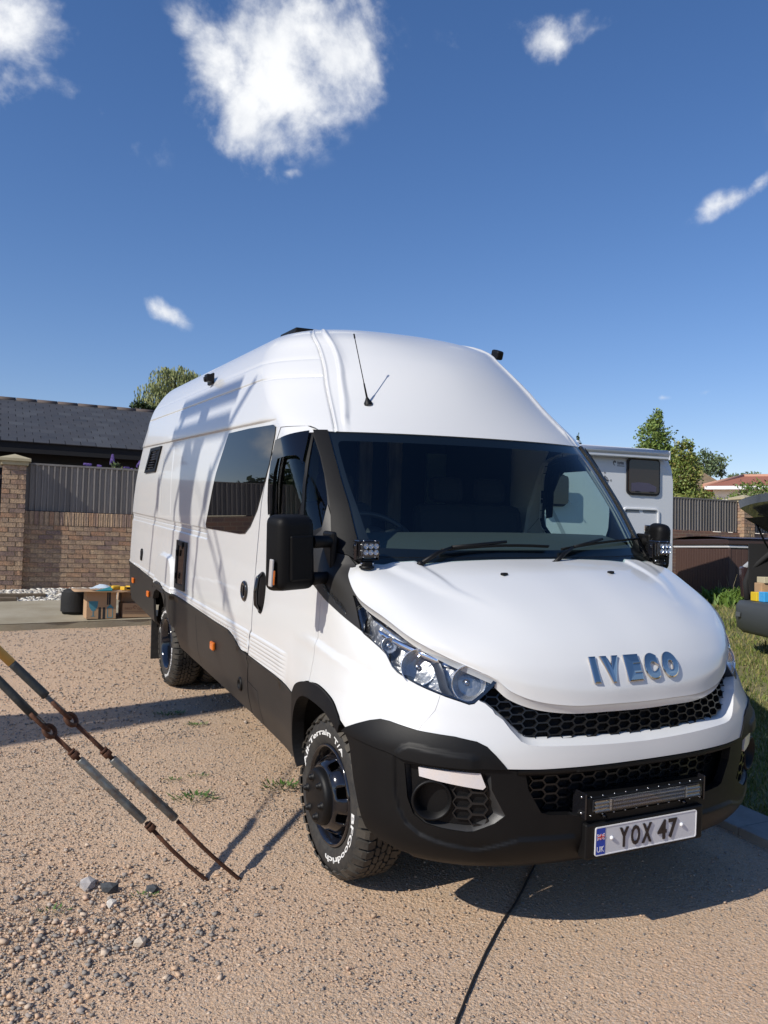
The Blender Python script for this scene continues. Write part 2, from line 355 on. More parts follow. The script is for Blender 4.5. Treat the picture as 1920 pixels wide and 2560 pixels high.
def cr(P,t):
    n=len(P); t=min(max(t,0),n-1-1e-9); i=int(t); f=t-i
    p1,p2=P[i],P[i+1]; p0=P[i-1] if i>0 else 2*p1-p2; p3=P[i+2] if i+2<n else 2*p2-p1
    return .5*((2*p1)+(-p0+p2)*f+(2*p0-5*p1+4*p2-p3)*f*f+(-p0+3*p1-3*p2+p3)*f**3)
HMR_=HN[:,1:2]*np.array([-1,1,1]); HNX=np.concatenate([HMR_,HN],axis=1)  # mirrored guard column
def hood(u,v):  # u 0..5 across, v 0..7 up
    a=abs(u); rows=np.array([cr(HNX[i],a+1) for i in range(len(HNX))]); p=cr(rows,v)
    return p*np.array([1 if u>=0 else -1,1,1])
def normal(F,s,z,e=1e-3):
    a=F(s+e,z)-F(s-e,z); b=F(s,z+e)-F(s,z-e); n=np.cross(a,b); return n/np.linalg.norm(n)
# ================================================================== the van
van = empty('camper_van', (0, 0, 0), 0, 'white high roof camper van with matt black skirt and bumper on the gravel', 'van')
van.rotation_mode = 'QUATERNION'; van.rotation_quaternion = TILT.to_quaternion()
def s_of(y, z):
    W, yf, yc, n = TAB(z)
    if y >= yc: return 1 + (y - yc)
    n = n + (float(BUL(z)[0]) if z < 1 else 0) * 6
    b = min((yc - y) / (yc - yf), .9999); a = (1 - b ** n) ** (1 / n); return math.atan2(a, b) / (math.pi / 2)
def SP(L): return [(s_of(y, z), z) for y, z in L]
ZC = interp([[.50, .905], [.614, .914], [.74, .982], [.912, 1.029], [1.28, 1.056], [1.49, 1.04], [3, 1.0]])
def blister(s, z): # the wheel arch flare pressed into wing and door
    if s < .5 or s > 1.6 or z > 1.08: return 0.
    return .015 * sstep(.56, .80, s) * (1 - sstep(1.1, 1.55, s)) * sstep(-.006, .034, float(ZC(s)[0]) - z)
RYT = interp([[.45, .13, .12], [1.4, .13, .13], [2.0, .13, .15], [2.4, .14, .17], [2.65, .15, .20], [2.76, .20, .24], [2.82, .35, .3]])
YPT = interp([[.45, 6.76], [.95, 6.80], [1.44, 6.80], [1.7, 6.66], [2.0, 6.46], [2.3, 6.24], [2.6, 6.24], [2.82, 6.22]])
def YE(z): return [float(YPT(z)[0]) - float(RYT(z)[0]) - (.10 * sstep(.7, .45, z) if z < .7 else 0)]
BT = interp([[1.36, .74], [1.6, .762], [2.16, .772], [2.30, .775], [2.39, .80], [2.48, .83], [2.62, .848], [3.5, .855], [4.49, .862], [5.1, .875], [6.61, .925]])
def side_disp(y, z):
    d = 0.
    if y > 3.30 and z < 1.47 and z > 1.34: d -= .009 * sstep(1.362, 1.374, z) * (1 - sstep(1.430, 1.446, z)) * sstep(3.31, 3.33, y)
    if y > 3.35 and abs(z - 1.405) < .02: d -= .005 * math.exp(-((z - 1.405) / .0035) ** 2)
    if 1.45 < y and z < .93:   # pressed ribs above the skirt
        zb = float(BT(y)[0]); zt = .905 + .013 * max(0, y - 4.5)
        if zb - .03 < z < zt + .012: d += sstep(1.46, 1.60, y) * (.006 * sstep(0, .006, zt + .006 - z) + .0035 * abs(math.sin((zt - z) / .021 * math.pi)) ** .6 * (1 if z < zt else 0))
    if 4.2 < y < 5.15 and z < 1.18: # rear wheel blister
        r = (abs(y - 4.70) / .385) ** 4 + (abs(z - .78) / .385) ** 4; d += .032 * (1 - sstep(.72, 1.0, r))
    if y > 2.1 and z < 1.25: # swage fading in above the ribs
        d += .004 * sstep(0, .02, 1.13 - .03 * (y - 2.3) ** 2 - z) * sstep(2.3, 2.6, y) * (1 - sstep(3.6, 3.9, y)) * sstep(.0, .05, z - .92)
    if z > 1.5 and 3.4 < y: # faint vertical pressings of the side panels
        d += .003 * (sstep(4.62, 4.65, y) - sstep(5.05, 5.08, y)) * sstep(1.46, 1.5, z) * (1 - sstep(2.03, 2.06, z))
    return d
def sideG(y, z):
    s = s_of(y, z); p = wrap(s, z); off = blister(s, z) + side_disp(y, z)
    return p + np.array([off, 0, 0]) if off else p
def wrapG(s, z):
    p = wrap(s, z); d = blister(s, z)
    return p + np.array([d, 0, 0]) if d else p
def offG(F, off):
    def g(s, z): return F(s, z) + normal(F, s, z) * off
    return g
def mir(L): return L + [(-a, b) for a, b in reversed(L) if abs(a) > 1e-9]
def resample(L, n):
    P = np.array(L, float); d = np.r_[0, np.cumsum(np.linalg.norm(np.diff(P, axis=0), axis=1))]; t = np.linspace(0, d[-1], n)
    return np.c_[np.interp(t, d, P[:, 0]), np.interp(t, d, P[:, 1])]
def both(fn):
    for sd in (-1, 1): fn(sd)
HEAD = [(.7147, 1.2789), (.6679, 1.2391), (.6331, 1.2072), (.5971, 1.1756), (.5621, 1.148), (.5247, 1.1311), (.489, 1.1136), (.4536, 1.0973), (.421, 1.082), (.4036, 1.0688), (.3896, 1.0497), (.3816, 1.0354), (.397, 1.0119), (.4197, .98), (.4402, .9522), (.4501, .9401), (.4629, .9359), (.4845, .944), (.5262, .9575), (.5702, .9736), (.6008, .9858), (.6323, 1.0015), (.6648, 1.0208), (.6805, 1.0391), (.6864, 1.0606), (.691, 1.0821), (.708, 1.1015), (.7367, 1.1265), (.7579, 1.1418), (.7621, 1.1486), (.7502, 1.1957), (.7284, 1.2506)]
SEAM = [(.5812, .8262), (.5755, .8482), (.5609, .8748), (.5476, .9012), (.5429, .9262), (.5386, .9572)]
CTOP = [(.8417, .7733), (.7835, .8051), (.7356, .8295), (.6987, .8431), (.6682, .8424), (.6278, .8349), (.5812, .8262)]
WBOT = [(0, .7087), (.1142, .7087), (.2133, .7084), (.2899, .7077), (.3638, .7108), (.3744, .7336), (.3892, .7613), (.4091, .7907), (.4338, .8071), (.4876, .8198), (.5439, .8238), (.5812, .8262)]
CREASE = [(0, .7792), (.0857, .7817), (.1635, .7853), (.2303, .789), (.2931, .7918), (.3149, .7973), (.3326, .8107), (.3609, .8529), (.3791, .8851), (.3984, .9037), (.4056, .9193), (.4243, .9404), (.4361, .9469), (.4402, .9515)]
GRB = [(0, .809), (.0907, .8104), (.171, .8143), (.2454, .8193), (.2927, .8219), (.309, .8244), (.3259, .8356), (.3511, .8665), (.3693, .8898), (.391, .9162), (.4035, .9324), (.4236, .9525), (.4402, .9600)]
GRT = [(.384, 1.048), (.3602, 1.030), (.3355, 1.0), (.328, .99), (.2857, .970), (.2226, .963), (.1508, .960), (0, .958)]
# ---- front wing
def crs(L, k=5):
    P = [np.array(p, float) for p in L]; o = []
    for i in range(len(P) - 1):
        p0 = P[i - 1] if i else 2 * P[0] - P[1]; p1, p2 = P[i], P[i + 1]; p3 = P[i + 2] if i + 2 < len(P) else 2 * P[-1] - P[-2]
        for j in range(k): t = j / k; o.append(tuple(.5 * (2 * p1 + (p2 - p0) * t + (2 * p0 - 5 * p1 + 4 * p2 - p3) * t * t + (3 * p1 - p0 - 3 * p2 + p3) * t ** 3)))
    return o + [tuple(P[-1])]
def SPd(L):
    o = []
    for (a, b), (c_, d_) in zip(L[:-1], L[1:]):
        k = max(1, int(math.hypot(c_ - a, d_ - b) / .03))
        for i in range(k): o.append((a + (c_ - a) * i / k, b + (d_ - b) * i / k))
    return SP(o + [L[-1]])
FLARE_O = [(1.31, .755), (1.25, .81), (1.12, .85), (.95, .87), (.78, .85), (.69, .81), (.645, .775)]
gap = .0035
fend = SP(crs([(1.0775, .857), (.95, .872), (.78, .852), (.69, .812), (.66, .79)])) + CTOP[:-1] + [(a + .0004, b) for a, b in SEAM] + [(a, b - gap) for a, b in HEAD[18:30]] + [(.7671, 1.1499), (.8034, 1.1702), (.873, 1.2052), (.935, 1.2342)] + SPd([(1.0775, 1.25), (1.0775, .86)])
def f_(sd):
    panel('front_wing', wrapG, fend, WHITE, van, step=(.012, .010), side=sd, thick=.03)
both(f_)
# ---- front skirt panel (white) with its bright chamfer above
fp = WBOT + [(a - .0006, b) for a, b in SEAM[1:]] + [(.5262, .9535), (.4845, .940), (.4629, .932), (.4501, .9365)] + CREASE[::-1][:-1] + [(0, .7792)]
outl = [p for p in fp]
outl = [(a, b) for a, b in WBOT + [(a - .0006, b) for a, b in SEAM[1:]] + [(.5262, .9535), (.4845, .940), (.4629, .932), (.4501, .9365)] + CREASE[::-1]]
panel('front_panel', wrapG, outl[1:] + [(-a, b) for a, b in reversed(outl[1:-1])], WHITE, van, step=(.02, .02), side=1, thick=.004)
ca = resample(CREASE, 60); cb = resample(GRB, 60); G0 = offG(wrapG, 0.0)
rows_ = []
for k, (off, t) in enumerate(((0, 0), (-.012, .25), (-.030, .62), (-.045, 1), (-.075, 1.02))):
    g = offG(wrapG, off) if off else wrapG
    rows_.append([g(*(ca[i] * (1 - t) + cb[i] * t)) for i in range(60)])
mb = MB(); mb.grid([[p * [-1, 1, 1] for p in r[::-1]] + r[1:] for r in rows_]); mb.build('grille_chamfer', WHITE, van, True)
# ---- black upper corner of the bumper
corner = CTOP + WBOT[::-1][1:8] + [(.3638, .7095), (.4449, .7105), (.5056, .7115), (.5712, .7135), (.62, .7183), (.6748, .7328), (.779, .7477), (.87, .752)]
BEAD = interp([[.40, .745], [.4376, .7567], [.5148, .7668], [.5642, .7738], [.5962, .7766], [.6183, .7676], [.6395, .743], [.66, .72]])
def cornerG(s, z):
    p = wrapG(s, z); d = .006 + (.008 * sstep(-.006, .014, float(BEAD(s)[0]) - z) if .42 < s < .65 else 0) * sstep(.42, .45, s) * (1 - sstep(.63, .65, s))
    return p + np.array([.5 * d, -d, 0])
def f_(sd): panel('bumper_corner', cornerG, corner, BLK, van, step=(.009, .008), side=sd, thick=.03)
both(f_)
# ---- main bumper
GRV = [(.20, .4411), (.2914, .4411), (.3367, .4383), (.3923, .4124), (.426, .3978), (.4489, .3954), (.4836, .4029), (.5315, .4135), (.5818, .4359), (.6159, .4715), (.6353, .5221), (.6468, .5939), (.65, .72)]
GRVP = GRV + [(.2, .72)]
def seg_d(s, z):
    best = 1e9
    for (a, b), (c_, d_) in zip(GRV[:-1], GRV[1:]):
        ax, bx = (c_ - a) * 1.5, d_ - b; px_, pz_ = (s - a) * 1.5, z - b; t = min(max((px_ * ax + pz_ * bx) / (ax * ax + bx * bx), 0), 1)
        e = math.hypot(px_ - ax * t, pz_ - bx * t)
        if e < best: best = e; sg = ax * pz_ - bx * px_
    return best if sg > 0 else -best
def bumpG(s, z):
    a = abs(s); p = wrapG(s, z); d = .004
    if z > .36 and a > .2:
        e = seg_d(a, z); d += -.010 * sstep(-.010, .012, e)
    if z < .40: d -= .05 * ((.40 - z) / .08) ** 2 * .35
    sx = 1 if s >= 0 else -1
    return p + np.array([sx * .6 * d * min(a * 3, 1), -d, 0])
ptop = [(0, .700), (.20, .700), (.3638, .704), (.4449, .7055), (.5712, .708), (.62, .7135), (.6748, .728), (.779, .742), (.87, .746), (.845, .715), (.8371, .69), (.8183, .5758), (.7889, .4465), (.775, .392), (.735, .366), (.6971, .3549), (.6352, .3332), (.5635, .325), (.4702, .3301), (.3851, .3331), (.2, .336), (0, .337)]
INT = [(0, .690), (.20, .690), (.3228, .692), (.3148, .6289), (.2835, .5384), (.265, .5285), (.2292, .5252), (.1617, .5181), (0, .517)]
FOGO = [(.617, .6985), (.6084, .5677), (.5923, .5087), (.5611, .4796), (.5167, .469), (.4587, .4635), (.4406, .4666), (.3915, .4999), (.3673, .5296), (.3985, .6277), (.4011, .6859), (.4698, .697), (.5402, .699)]
FOGI = [(.606, .688), (.601, .56), (.585, .508), (.556, .489), (.51, .482), (.462, .4805), (.447, .482), (.41, .512), (.3937, .5338), (.4113, .6143), (.4144, .682), (.47, .687), (.54, .688)]
panel('bumper', bumpG, ptop[1:] + [(-a, b) for a, b in reversed(ptop[1:-1])], BLK, van, holes=[INT[1:] + [(-a, b) for a, b in reversed(INT[1:-1])], FOGO, [(-a, b) for a, b in reversed(FOGO)]], step=(.010, .009), side=1, thick=.035)
vg = lambda s, z: wrapG(s, z) + np.array([0, .03 + (.34 - z) * .6, 0])
panel('lower_valance', vg, [(-.62, .335), (-.6, .30), (-.45, .285), (.45, .285), (.6, .30), (.62, .335)], BLK, van, step=(.04, .02), side=1, thick=.05)
# ---- fog lamp recess
def frame_strip(o, i, G, off, name, m, sd):
    n = 5; A = np.array(o + [o[0]]); B = np.array(i + [i[0]]); ra = []; rb = []
    for k in range(len(o)):
        for t in range(n): ra.append(A[k] + (A[k + 1] - A[k]) * t / n); rb.append(B[k] + (B[k + 1] - B[k]) * t / n)
    ra.append(A[-1]); rb.append(B[-1]); g0 = offG(G, -.006); g1 = offG(G, off); sv = np.array([sd, 1, 1]); mb = MB()
    mb.grid([[g0(*p) * sv for p in ra], [g1(*p) * sv for p in rb], [(offG(G, off - .02))(*p) * sv for p in rb]]); return mb.build(name, m, van, True)
FOGRING = mat('grey_black_plastic', (.028, .028, .029), .45, bump=(800, .3, .001))
def honeycomb(name, G, poly, du, dv, offf, offb, m, sd, bar=.13, parent=None):
    mb = MB(); sv = np.array([sd, 1, 1]); gf = offG(G, offf); gb = offG(G, offb)
    P = np.array(poly); mn, mxx = P.min(0), P.max(0); j = 0; v = mn[1]
    while v < mxx[1] + dv:
        u = mn[0] + (du / 2 if j % 2 else 0)
        while u < mxx[0] + du:
            c6 = [(-.19, .5), (.19, .5), (.31, 0), (.19, -.5), (-.19, -.5), (-.31, 0)]
            pts = [(u + a * du * 1.02, v + b * dv * 1.03) for a, b in c6]
            cin = inpoly([(u, v)], poly)[0]; pin = inpoly(pts, poly)
            if cin and pin.sum() >= 3:
                inn = [(u + (a - u) * (1 - bar), v + (b - v) * (1 - bar * 1.7)) for a, b in pts]
                o = [gf(*p) * sv for p in pts]; i = [gf(*p) * sv for p in inn]; w = [gb(*p) * sv for p in inn]
                vs = o + i + w; fs = []
                for k in range(6):
                    k2 = (k + 1) % 6; fs.append((k, k2, 6 + k2, 6 + k)); fs.append((6 + k, 6 + k2, 12 + k2, 12 + k))
                mb.add(vs, fs)
            u += du
        v += dv / 2; j += 1
    return mb.build(name, m, parent or van)
GRM = mat('grille_black', (.010, .010, .011), .3, bump=(500, .1, .001))
FOGB = mat('indicator_lens', (.62, .60, .62), .25, coat=.4, var=(7, .6, (.75, .62, .5)))
def f_(sd):
    frame_strip(FOGO, FOGI, bumpG, -.032, 'fog_surround', FOGRING, sd)
    panel('fog_backplate', offG(wrapG, -.034), FOGI, BLK, van, step=(.03, .03), side=sd, thick=0)
    honeycomb('fog_mesh', wrapG, [(.39, .50), (.50, .485), (.505, .66), (.42, .65)], .078, .042, -.022, -.034, GRM, sd)
    c = offG(wrapG, -.034)(.548, .572) * [sd, 1, 1]; nrm = Vector(((offG(wrapG, 1)(.548, .572) - wrapG(.548, .572)) * [sd, 1, 1])); ax = (nrm + Vector((0, -.7, 0))).normalized()
    mb = MB(); mb.lathe([(0, .075), (.03, .078), (.036, .074), (.033, .068), (.0, .056), (-.03, .042), (-.045, .02), (-.046, .0)], c, ax, 36, 0); mb.build('fog_lamp', BLK, van, True)
    panel('indicator', offG(wrapG, -.006), [(.578, .6918), (.4247, .6904), (.412, .640), (.4187, .629), (.5757, .6583)], FOGB, van, step=(.02, .02), side=sd, thick=.025)
both(f_)
# ---- lower intake
mb = MB(); gi = [(0, .0)]
panel('intake_backing', offG(wrapG, -.10), [(-.46, .72), (-.42, .46), (.42, .46), (.46, .72)], DARK, van, step=(.04, .04), side=1, thick=0)
honeycomb('intake_mesh', wrapG, [(-.31, .68), (-.27, .53), (.27, .53), (.31, .68)], .070, .036, -.075, -.095, GRM, 1)
lip = [(s, .697) for s in np.linspace(-.34, .34, 40)]
mb = MB(); mb.grid([[offG(wrapG, .002)(s, .705) for s, z in lip], [offG(wrapG, .004)(s, .695) for s, z in lip], [offG(wrapG, -.01)(s, .68) for s, z in lip], [offG(wrapG, -.06)(s, .672) for s, z in lip]]); mb.build('intake_lip', BLK, van, True)
# ---- upper grille
gpoly = GRB[1:] + GRT[:-1] + [(0, .958)] + [(-a, b) for a, b in reversed(GRT[:-1])] + [(-a, b) for a, b in reversed(GRB[1:])]
panel('grille_backing', offG(wrapG, -.062), [(a, b) for a, b in gpoly], DARK, van, step=(.04, .03), side=1, thick=0)
honeycomb('grille_mesh', wrapG, gpoly, .066, .0315, -.038, -.058, GRM, 1, bar=.11)
# ---- headlamps
HOUSE = mat('silvered_housing', (.36, .35, .34), .30, .9, bump=(26, .5, .012))
def f_(sd):
    sv = np.array([sd, 1, 1])
    panel('headlamp_lens', offG(wrapG, -.001), HEAD, LENS, van, step=(.02, .02), side=sd, thick=.0)
    cen = np.mean(HEAD, axis=0); shr = lambda k: [tuple(np.array(p) * (1 - k) + cen * k) for p in HEAD]
    panel('headlamp_rim', offG(wrapG, -.003), HEAD, GLOSSBLK, van, holes=[shr(.055)], step=(.02, .02), side=sd, thick=.05)
    panel('headlamp_housing', offG(wrapG, -.055), HEAD, HOUSE, van, step=(.02, .02), side=sd, thick=0)
    def bowl(nm, s, z, r, depth, off, m, sq=1.0):
        c = Vector(offG(wrapG, off)(s, z) * sv); nrm = Vector((offG(wrapG, 1)(s, z) - wrapG(s, z)) * sv); ax = (nrm * .55 + Vector((0, -1, 0)) * .8).normalized()
        mb = MB(); prof = [(.004, r * 1.06), (.006, r)] + [(-depth * (1 - (k / 8) ** 2) + .0, r * k / 8 + .001) for k in range(8, -1, -1)]
        mb.lathe(prof, c, ax, 40, 0); o = mb.build(nm, m, van, True)
        b2 = MB(); b2.lathe([(-depth * .9, .012), (-depth * .35, .012), (-depth * .25, .004)], c, ax, 14, 0, cap=True); b2.build('bulb', SATIN, o)
    bowl('low_beam_reflector', .598, 1.052, .068, .07, -.020, REFLECT)
    bowl('high_beam_reflector', .465, 1.010, .066, .06, -.020, REFLECT)
    bowl('indicator_reflector', .672, 1.115, .030, .03, -.012, REFLECT)
    strip = [(.700, 1.240), (.66, 1.205), (.625, 1.178), (.585, 1.147), (.54, 1.122), (.49, 1.104), (.44, 1.082), (.412, 1.066)]
    a = resample(strip, 30); ga = offG(wrapG, -.012); gb = offG(wrapG, -.045); mb = MB()
    mb.grid([[ga(s, z) * sv for s, z in a], [gb(s, z - .012) * sv for s, z in a], [gb(s, z - .03 - .012 * math.sin(i / 29 * 3.1)) * sv for i, (s, z) in enumerate(a)]]); mb.build('light_guide', SATIN, van, True)
    a = resample([(.69, 1.16), (.655, 1.14), (.62, 1.125), (.58, 1.108), (.53, 1.085)], 24); mb = MB()
    mb.grid([[offG(wrapG, -.016)(s, z + .012) * sv for s, z in a], [offG(wrapG, -.010)(s, z) * sv for s, z in a], [offG(wrapG, -.022)(s, z - .014) * sv for s, z in a]]); mb.build('chrome_trim', CHROME, van, True)
    mb = MB(); P_ = [(.40, 1.035), (.415, 1.06), (.46, 1.085), (.50, 1.09), (.505, 1.05)]
    a = resample([(.528, 1.075), (.525, 1.03), (.520, .985), (.505, .962)], 12); mb.grid([[offG(wrapG, -.014)(s, z) * sv for s, z in a], [offG(wrapG, -.014)(s + .012, z) * sv for s, z in a], [offG(wrapG, -.04)(s + .03, z) * sv for s, z in a]]); mb.build('lamp_divider', GREYBEZ, van, True)
both(f_)
# ---- bonnet
CRE = interp([[3.8, 2.30], [4.075, 2.375], [4.767, 2.668], [5.914, 2.674], [7.2, 2.5]])
def hoodG(u, v):
    p = hood(u, v); a = abs(u)
    if 3.6 < v < 6.95 and 1 < a < 4.8:
        e = a - float(CRE(v)[0]); amp = .012 * sstep(3.7, 5.6, v) * (1 - sstep(6.3, 6.9, v)); wd = .05 + .42 * sstep(4.0, 6.0, v)
        p = p + np.array([0, 0, amp * (sstep(-.12, .04, e)) * (1 - sstep(wd, wd + .35, e))])
    return p
U = np.linspace(-5, 5, 181); Vv = np.linspace(0, 7, 100); P = [[hoodG(u, v) for u in U] for v in Vv]
mb = MB(); mb.grid(P)
h = len(P); w = len(P[0])
def rim(seq, dirs):
    r0 = [np.array(p) for p in seq]; r1 = [p + d * .010 + np.array([0, 0, -.006]) for p, d in zip(r0, dirs)]; r2 = [p + d * .02 + np.array([0, 0, -.035]) for p, d in zip(r0, dirs)]; mb.grid([r0, r1, r2], smooth=True)
rim(P[0], [np.array([0, .9, 0])] * w)
rim(P[-1], [np.array([0, .1, 0])] * w)
rim([r[0] for r in P], [np.array([.9, 0, 0])] * h); rim([r[-1] for r in P], [np.array([-.9, 0, 0])] * h)
bon = mb.build('bonnet', WHITE, van, True)
def on_hood(x, v, lift=0.0):
    u = x / .19
    for _ in range(4):
        p = hood(u, v); e = hood(u + .01, v); u += (x - p[0]) / max((e[0] - p[0]) / .01, .02)
    n = normal(hood, u, v); n = n if n[2] > 0 or n[1] < 0 else -n
    if n[1] > 0 and n[2] < 0: n = -n
    return hood(u, v) + n * lift
BCHROME = mat('badge_chrome', (.62, .57, .51), .10, 1.0)
for ch, x0, x1 in (('I', -.232, -.200), ('V', -.182, -.094), ('E', -.068, .008), ('C', .026, .100), ('O', .120, .208)):
    vs, fs = text_fit(ch, x0, x1, 0, 1, size=1, extrude=.08, bevel=.06, offset=.045 if ch != 'I' else .02, res=6)
    out = []
    for (a, b, z) in vs: out.append(on_hood(a, 1.12 + b * 1.04, .002 + (z + .14) / .28 * .009))
    mb = MB(); mb.add(out, fs); mb.build('badge_letter', BCHROME, van)
for x in (-.30, .30):
    p = on_hood(x, 5.03, .004); mb = MB(); mb.box(p, (.032, .022, .012), Matrix.Rotation(.3 * (1 if x > 0 else 1), 3, 'Z'), 0, .003); mb.build('washer_jet', BLK, van)
# scuttle under the windscreen
mb = MB(); sc = np.linspace(-.72, .72, 40)
mb.grid([[wrap(s, 1.44) + np.array([0, .0, 0]) for s in sc], [np.array([wrap(s, 1.40)[0] * .97, wrap(s, 1.40)[1] + .02, 1.385]) for s in sc], [np.array([wrap(s, 1.38)[0] * .93, wrap(s, 1.38)[1] - .08, 1.33]) for s in sc]]); mb.build('scuttle', BLK, van, True)
panel('screen_header', offG(wrapG, -.014), [(-.73, 2.015), (.73, 2.015), (.73, 2.085), (-.73, 2.085)], WHITE, van, step=(.03, .03), side=1, thick=0)
# ---- black triangle between bonnet, lamp and door
tri = [(.7625, 1.1520), (.7671, 1.1549), (.8034, 1.1752), (.873, 1.2102), (.937, 1.2385), (1.047, 1.3055), (1.03, 1.42), (.88, 1.47), (.72, 1.543), (.69, 1.60), (.66, 1.665), (.651, 1.61), (.666, 1.50), (.66, 1.448), (.60, 1.435), (.585, 1.40), (.60, 1.36), (.66, 1.30), (.695, 1.275), (.7177, 1.2789), (.7304, 1.2506), (.7522, 1.1957)]
BADGE = mat('badge_dark_chrome', (.12, .12, .12), .25, .9)
def f_(sd):
    panel('wing_trim', offG(wrapG, .004), tri, BLKWRAP, van, step=(.02, .02), side=sd, thick=.03)
both(f_)
vs, fs = text_fit('35-150', 0, 1, 0, 1, size=1, extrude=.05, bevel=.02, offset=.01)
A0 = np.array([.895, 1.285]); A1 = np.array([.802, 1.195]); UP = np.array([.0, .042])
o_ = []
for a, b, z in vs:
    q = A0 + (A1 - A0) * a + UP * b; o_.append(offG(wrapG, .008 + z * .02)(*q) * [-1, 1, 1])
mb = MB(); mb.add(o_, fs); mb.build('model_badge', BADGE, van)
# ---- windscreen and pillars
GE = [(.6126, 2.036), (.600, 1.95), (.585, 1.8532), (.5639, 1.6942), (.548, 1.52), (.545, 1.43), (.56, 1.402)]
gl = [(-a, b) for a, b in GE] + [(a, b) for a, b in reversed(GE)]
panel('windscreen', offG(wrapG, -.002), gl, WSGLASS, van, step=(.04, .04), side=1, thick=0)
inn = smooth_poly([(-.575, 1.965), (-.566, 1.99), (-.53, 1.992), (.53, 1.992), (.566, 1.99), (.575, 1.965), (.552, 1.80), (.530, 1.66), (.505, 1.50), (.48, 1.475), (-.48, 1.475), (-.505, 1.50), (-.530, 1.66), (-.552, 1.80)], 1, True)
FRIT = mat('ceramic_border', (.006, .006, .007), .3)
panel('windscreen_border', offG(wrapG, -.007), gl, FRIT, van, holes=[inn], step=(.04, .04), side=1, thick=0)
pil = [(.6126, 2.040), (.6919, 2.0402), (.6769, 1.9688), (.6607, 1.8983), (.6470, 1.7799), (.6467, 1.6744), (.6500, 1.6192), (.6700, 1.455), (.60, 1.437), (.56, 1.41), (.547, 1.43), (.550, 1.52), (.5659, 1.6942), (.587, 1.8532), (.602, 1.95)]
def f_(sd): panel('screen_pillar', offG(wrapG, .007), pil, PILLAR, van, step=(.015, .03), side=sd, thick=.03)
both(f_)
# ---- door with its windows
def SPd(L): 
    o = []
    for (a, b), (c_, d_) in zip(L[:-1], L[1:]):
        k = max(1, int(math.hypot(c_ - a, d_ - b) / .03))
        for i in range(k): o.append((a + (c_ - a) * i / k, b + (d_ - b) * i / k))
    return SP(o + [L[-1]])
def bodyG(s, z):
    p = wrapG(s, z)
    if s > .9: p = p + np.array([side_disp(p[1], z), 0, 0])
    return p
PO = [(.6919, 2.0372), (.6769, 1.9688), (.6607, 1.8983), (.6490, 1.7799), (.6487, 1.6744), (.6520, 1.6192), (.668, 1.50)]
FR_ = [(.689, 2.031), (.711, 2.029), (.792, 2.018), (.916, 2.006), (1.085, 1.991), (1.133, 1.959), (1.237, 1.868), (1.321, 1.776), (1.41, 1.666), (1.464, 1.592), (1.477, 1.537), (1.455, 1.49), (1.40, 1.44), (1.2, 1.42), (1.0, 1.41), (.90, 1.40)]
frame_out = FR_ + [(.72, 1.42)] + PO[::-1][:-1]
door = SPd([(1.36, .745), (1.6, .764), (2.150, .776), (2.125, .90), (2.118, 1.29), (2.045, 1.65), (1.915, 1.91), (1.812, 2.045), (1.80, 2.062)]) + [(.869, 2.063), (.78, 2.064), (.722, 2.066), (.699, 2.056), (.6905, 2.038)] + FR_ + [(1.0, 1.312), (.941, 1.240)] + SPd([(1.081, 1.25), (1.081, .86)]) + SP([(1.12, .852), (1.25, .812), (1.31, .757)])
mg = [(1.115, 1.945), (1.075, 1.972), (.916, 1.988), (.79, 2.0), (.725, 2.010), (.751, 1.933), (.79, 1.82), (.861, 1.693), (.952, 1.609), (1.02, 1.54), (1.07, 1.44), (1.38, 1.455), (1.43, 1.50), (1.452, 1.54), (1.44, 1.592), (1.39, 1.66), (1.30, 1.77), (1.217, 1.86)]
qg = [(.696, 2.012), (.681, 1.95), (.670, 1.905), (.657, 1.813), (.656, 1.731), (.663, 1.67), (.678, 1.62), (.72, 1.56), (.80, 1.54), (.88, 1.56), (.895, 1.60), (.831, 1.694), (.771, 1.811), (.729, 1.924)]
dfl = [(1.128, 1.962), (1.083, 1.995), (.915, 2.010), (.711, 2.031), (.742, 1.95), (.782, 1.858), (.80, 1.889), (.83, 1.902), (.941, 1.903), (1.10, 1.893), (1.20, 1.82), (1.37, 1.60), (1.44, 1.59), (1.40, 1.666), (1.321, 1.776), (1.235, 1.868)]
def f_(sd):
    dx = lambda L: [(a + (.20 * sstep(1.02, 1.15, a) if sd > 0 else 0), b) for a, b in L]
    dr = panel('door', bodyG, dx(door), WHITE, van, step=(.020, .018), rows=tuple(.764 + .0036 * i for i in range(42)), side=sd, thick=.03)
    panel('window_frame', offG(bodyG, -.004), dx(frame_out), BLK, dr, holes=[qg, dx(mg)], step=(.03, .03), side=sd, thick=.02)
    panel('door_glass', offG(bodyG, -.014), dx(mg), SIDEGLASS, dr, step=(.05, .05), side=sd, thick=0)
    panel('quarter_glass', offG(bodyG, -.010), qg, SIDEGLASS, dr, step=(.05, .05), side=sd, thick=0)
    panel('wind_deflector', offG(bodyG, .014), dx(dfl), PRIVACY, dr, step=(.03, .03), side=sd, thick=.004)
    hx = lambda y, z, o: offG(sideG, o)(y, z) * np.array([sd, 1, 1])
    hp = [(1.995, 1.275), (1.93, 1.262), (1.905, 1.20), (1.915, 1.10), (1.955, 1.035), (2.015, 1.045), (2.035, 1.13), (2.03, 1.23)]
    panel('handle_cup', offG(sideG, .006), smooth_poly(hp, 2, True), BLK, dr, step=(.02, .02), side=sd, thick=.01)
    bow = [(1.975, 1.262, .006), (1.972, 1.235, .03), (1.968, 1.16, .037), (1.965, 1.09, .032), (1.966, 1.058, .006)]
    mb = MB(); mb.tube([hx(*b) for b in bow], [.010, .013, .014, .013, .009], 10); mb.build('door_handle', GLOSSBLK, dr)
both(f_)
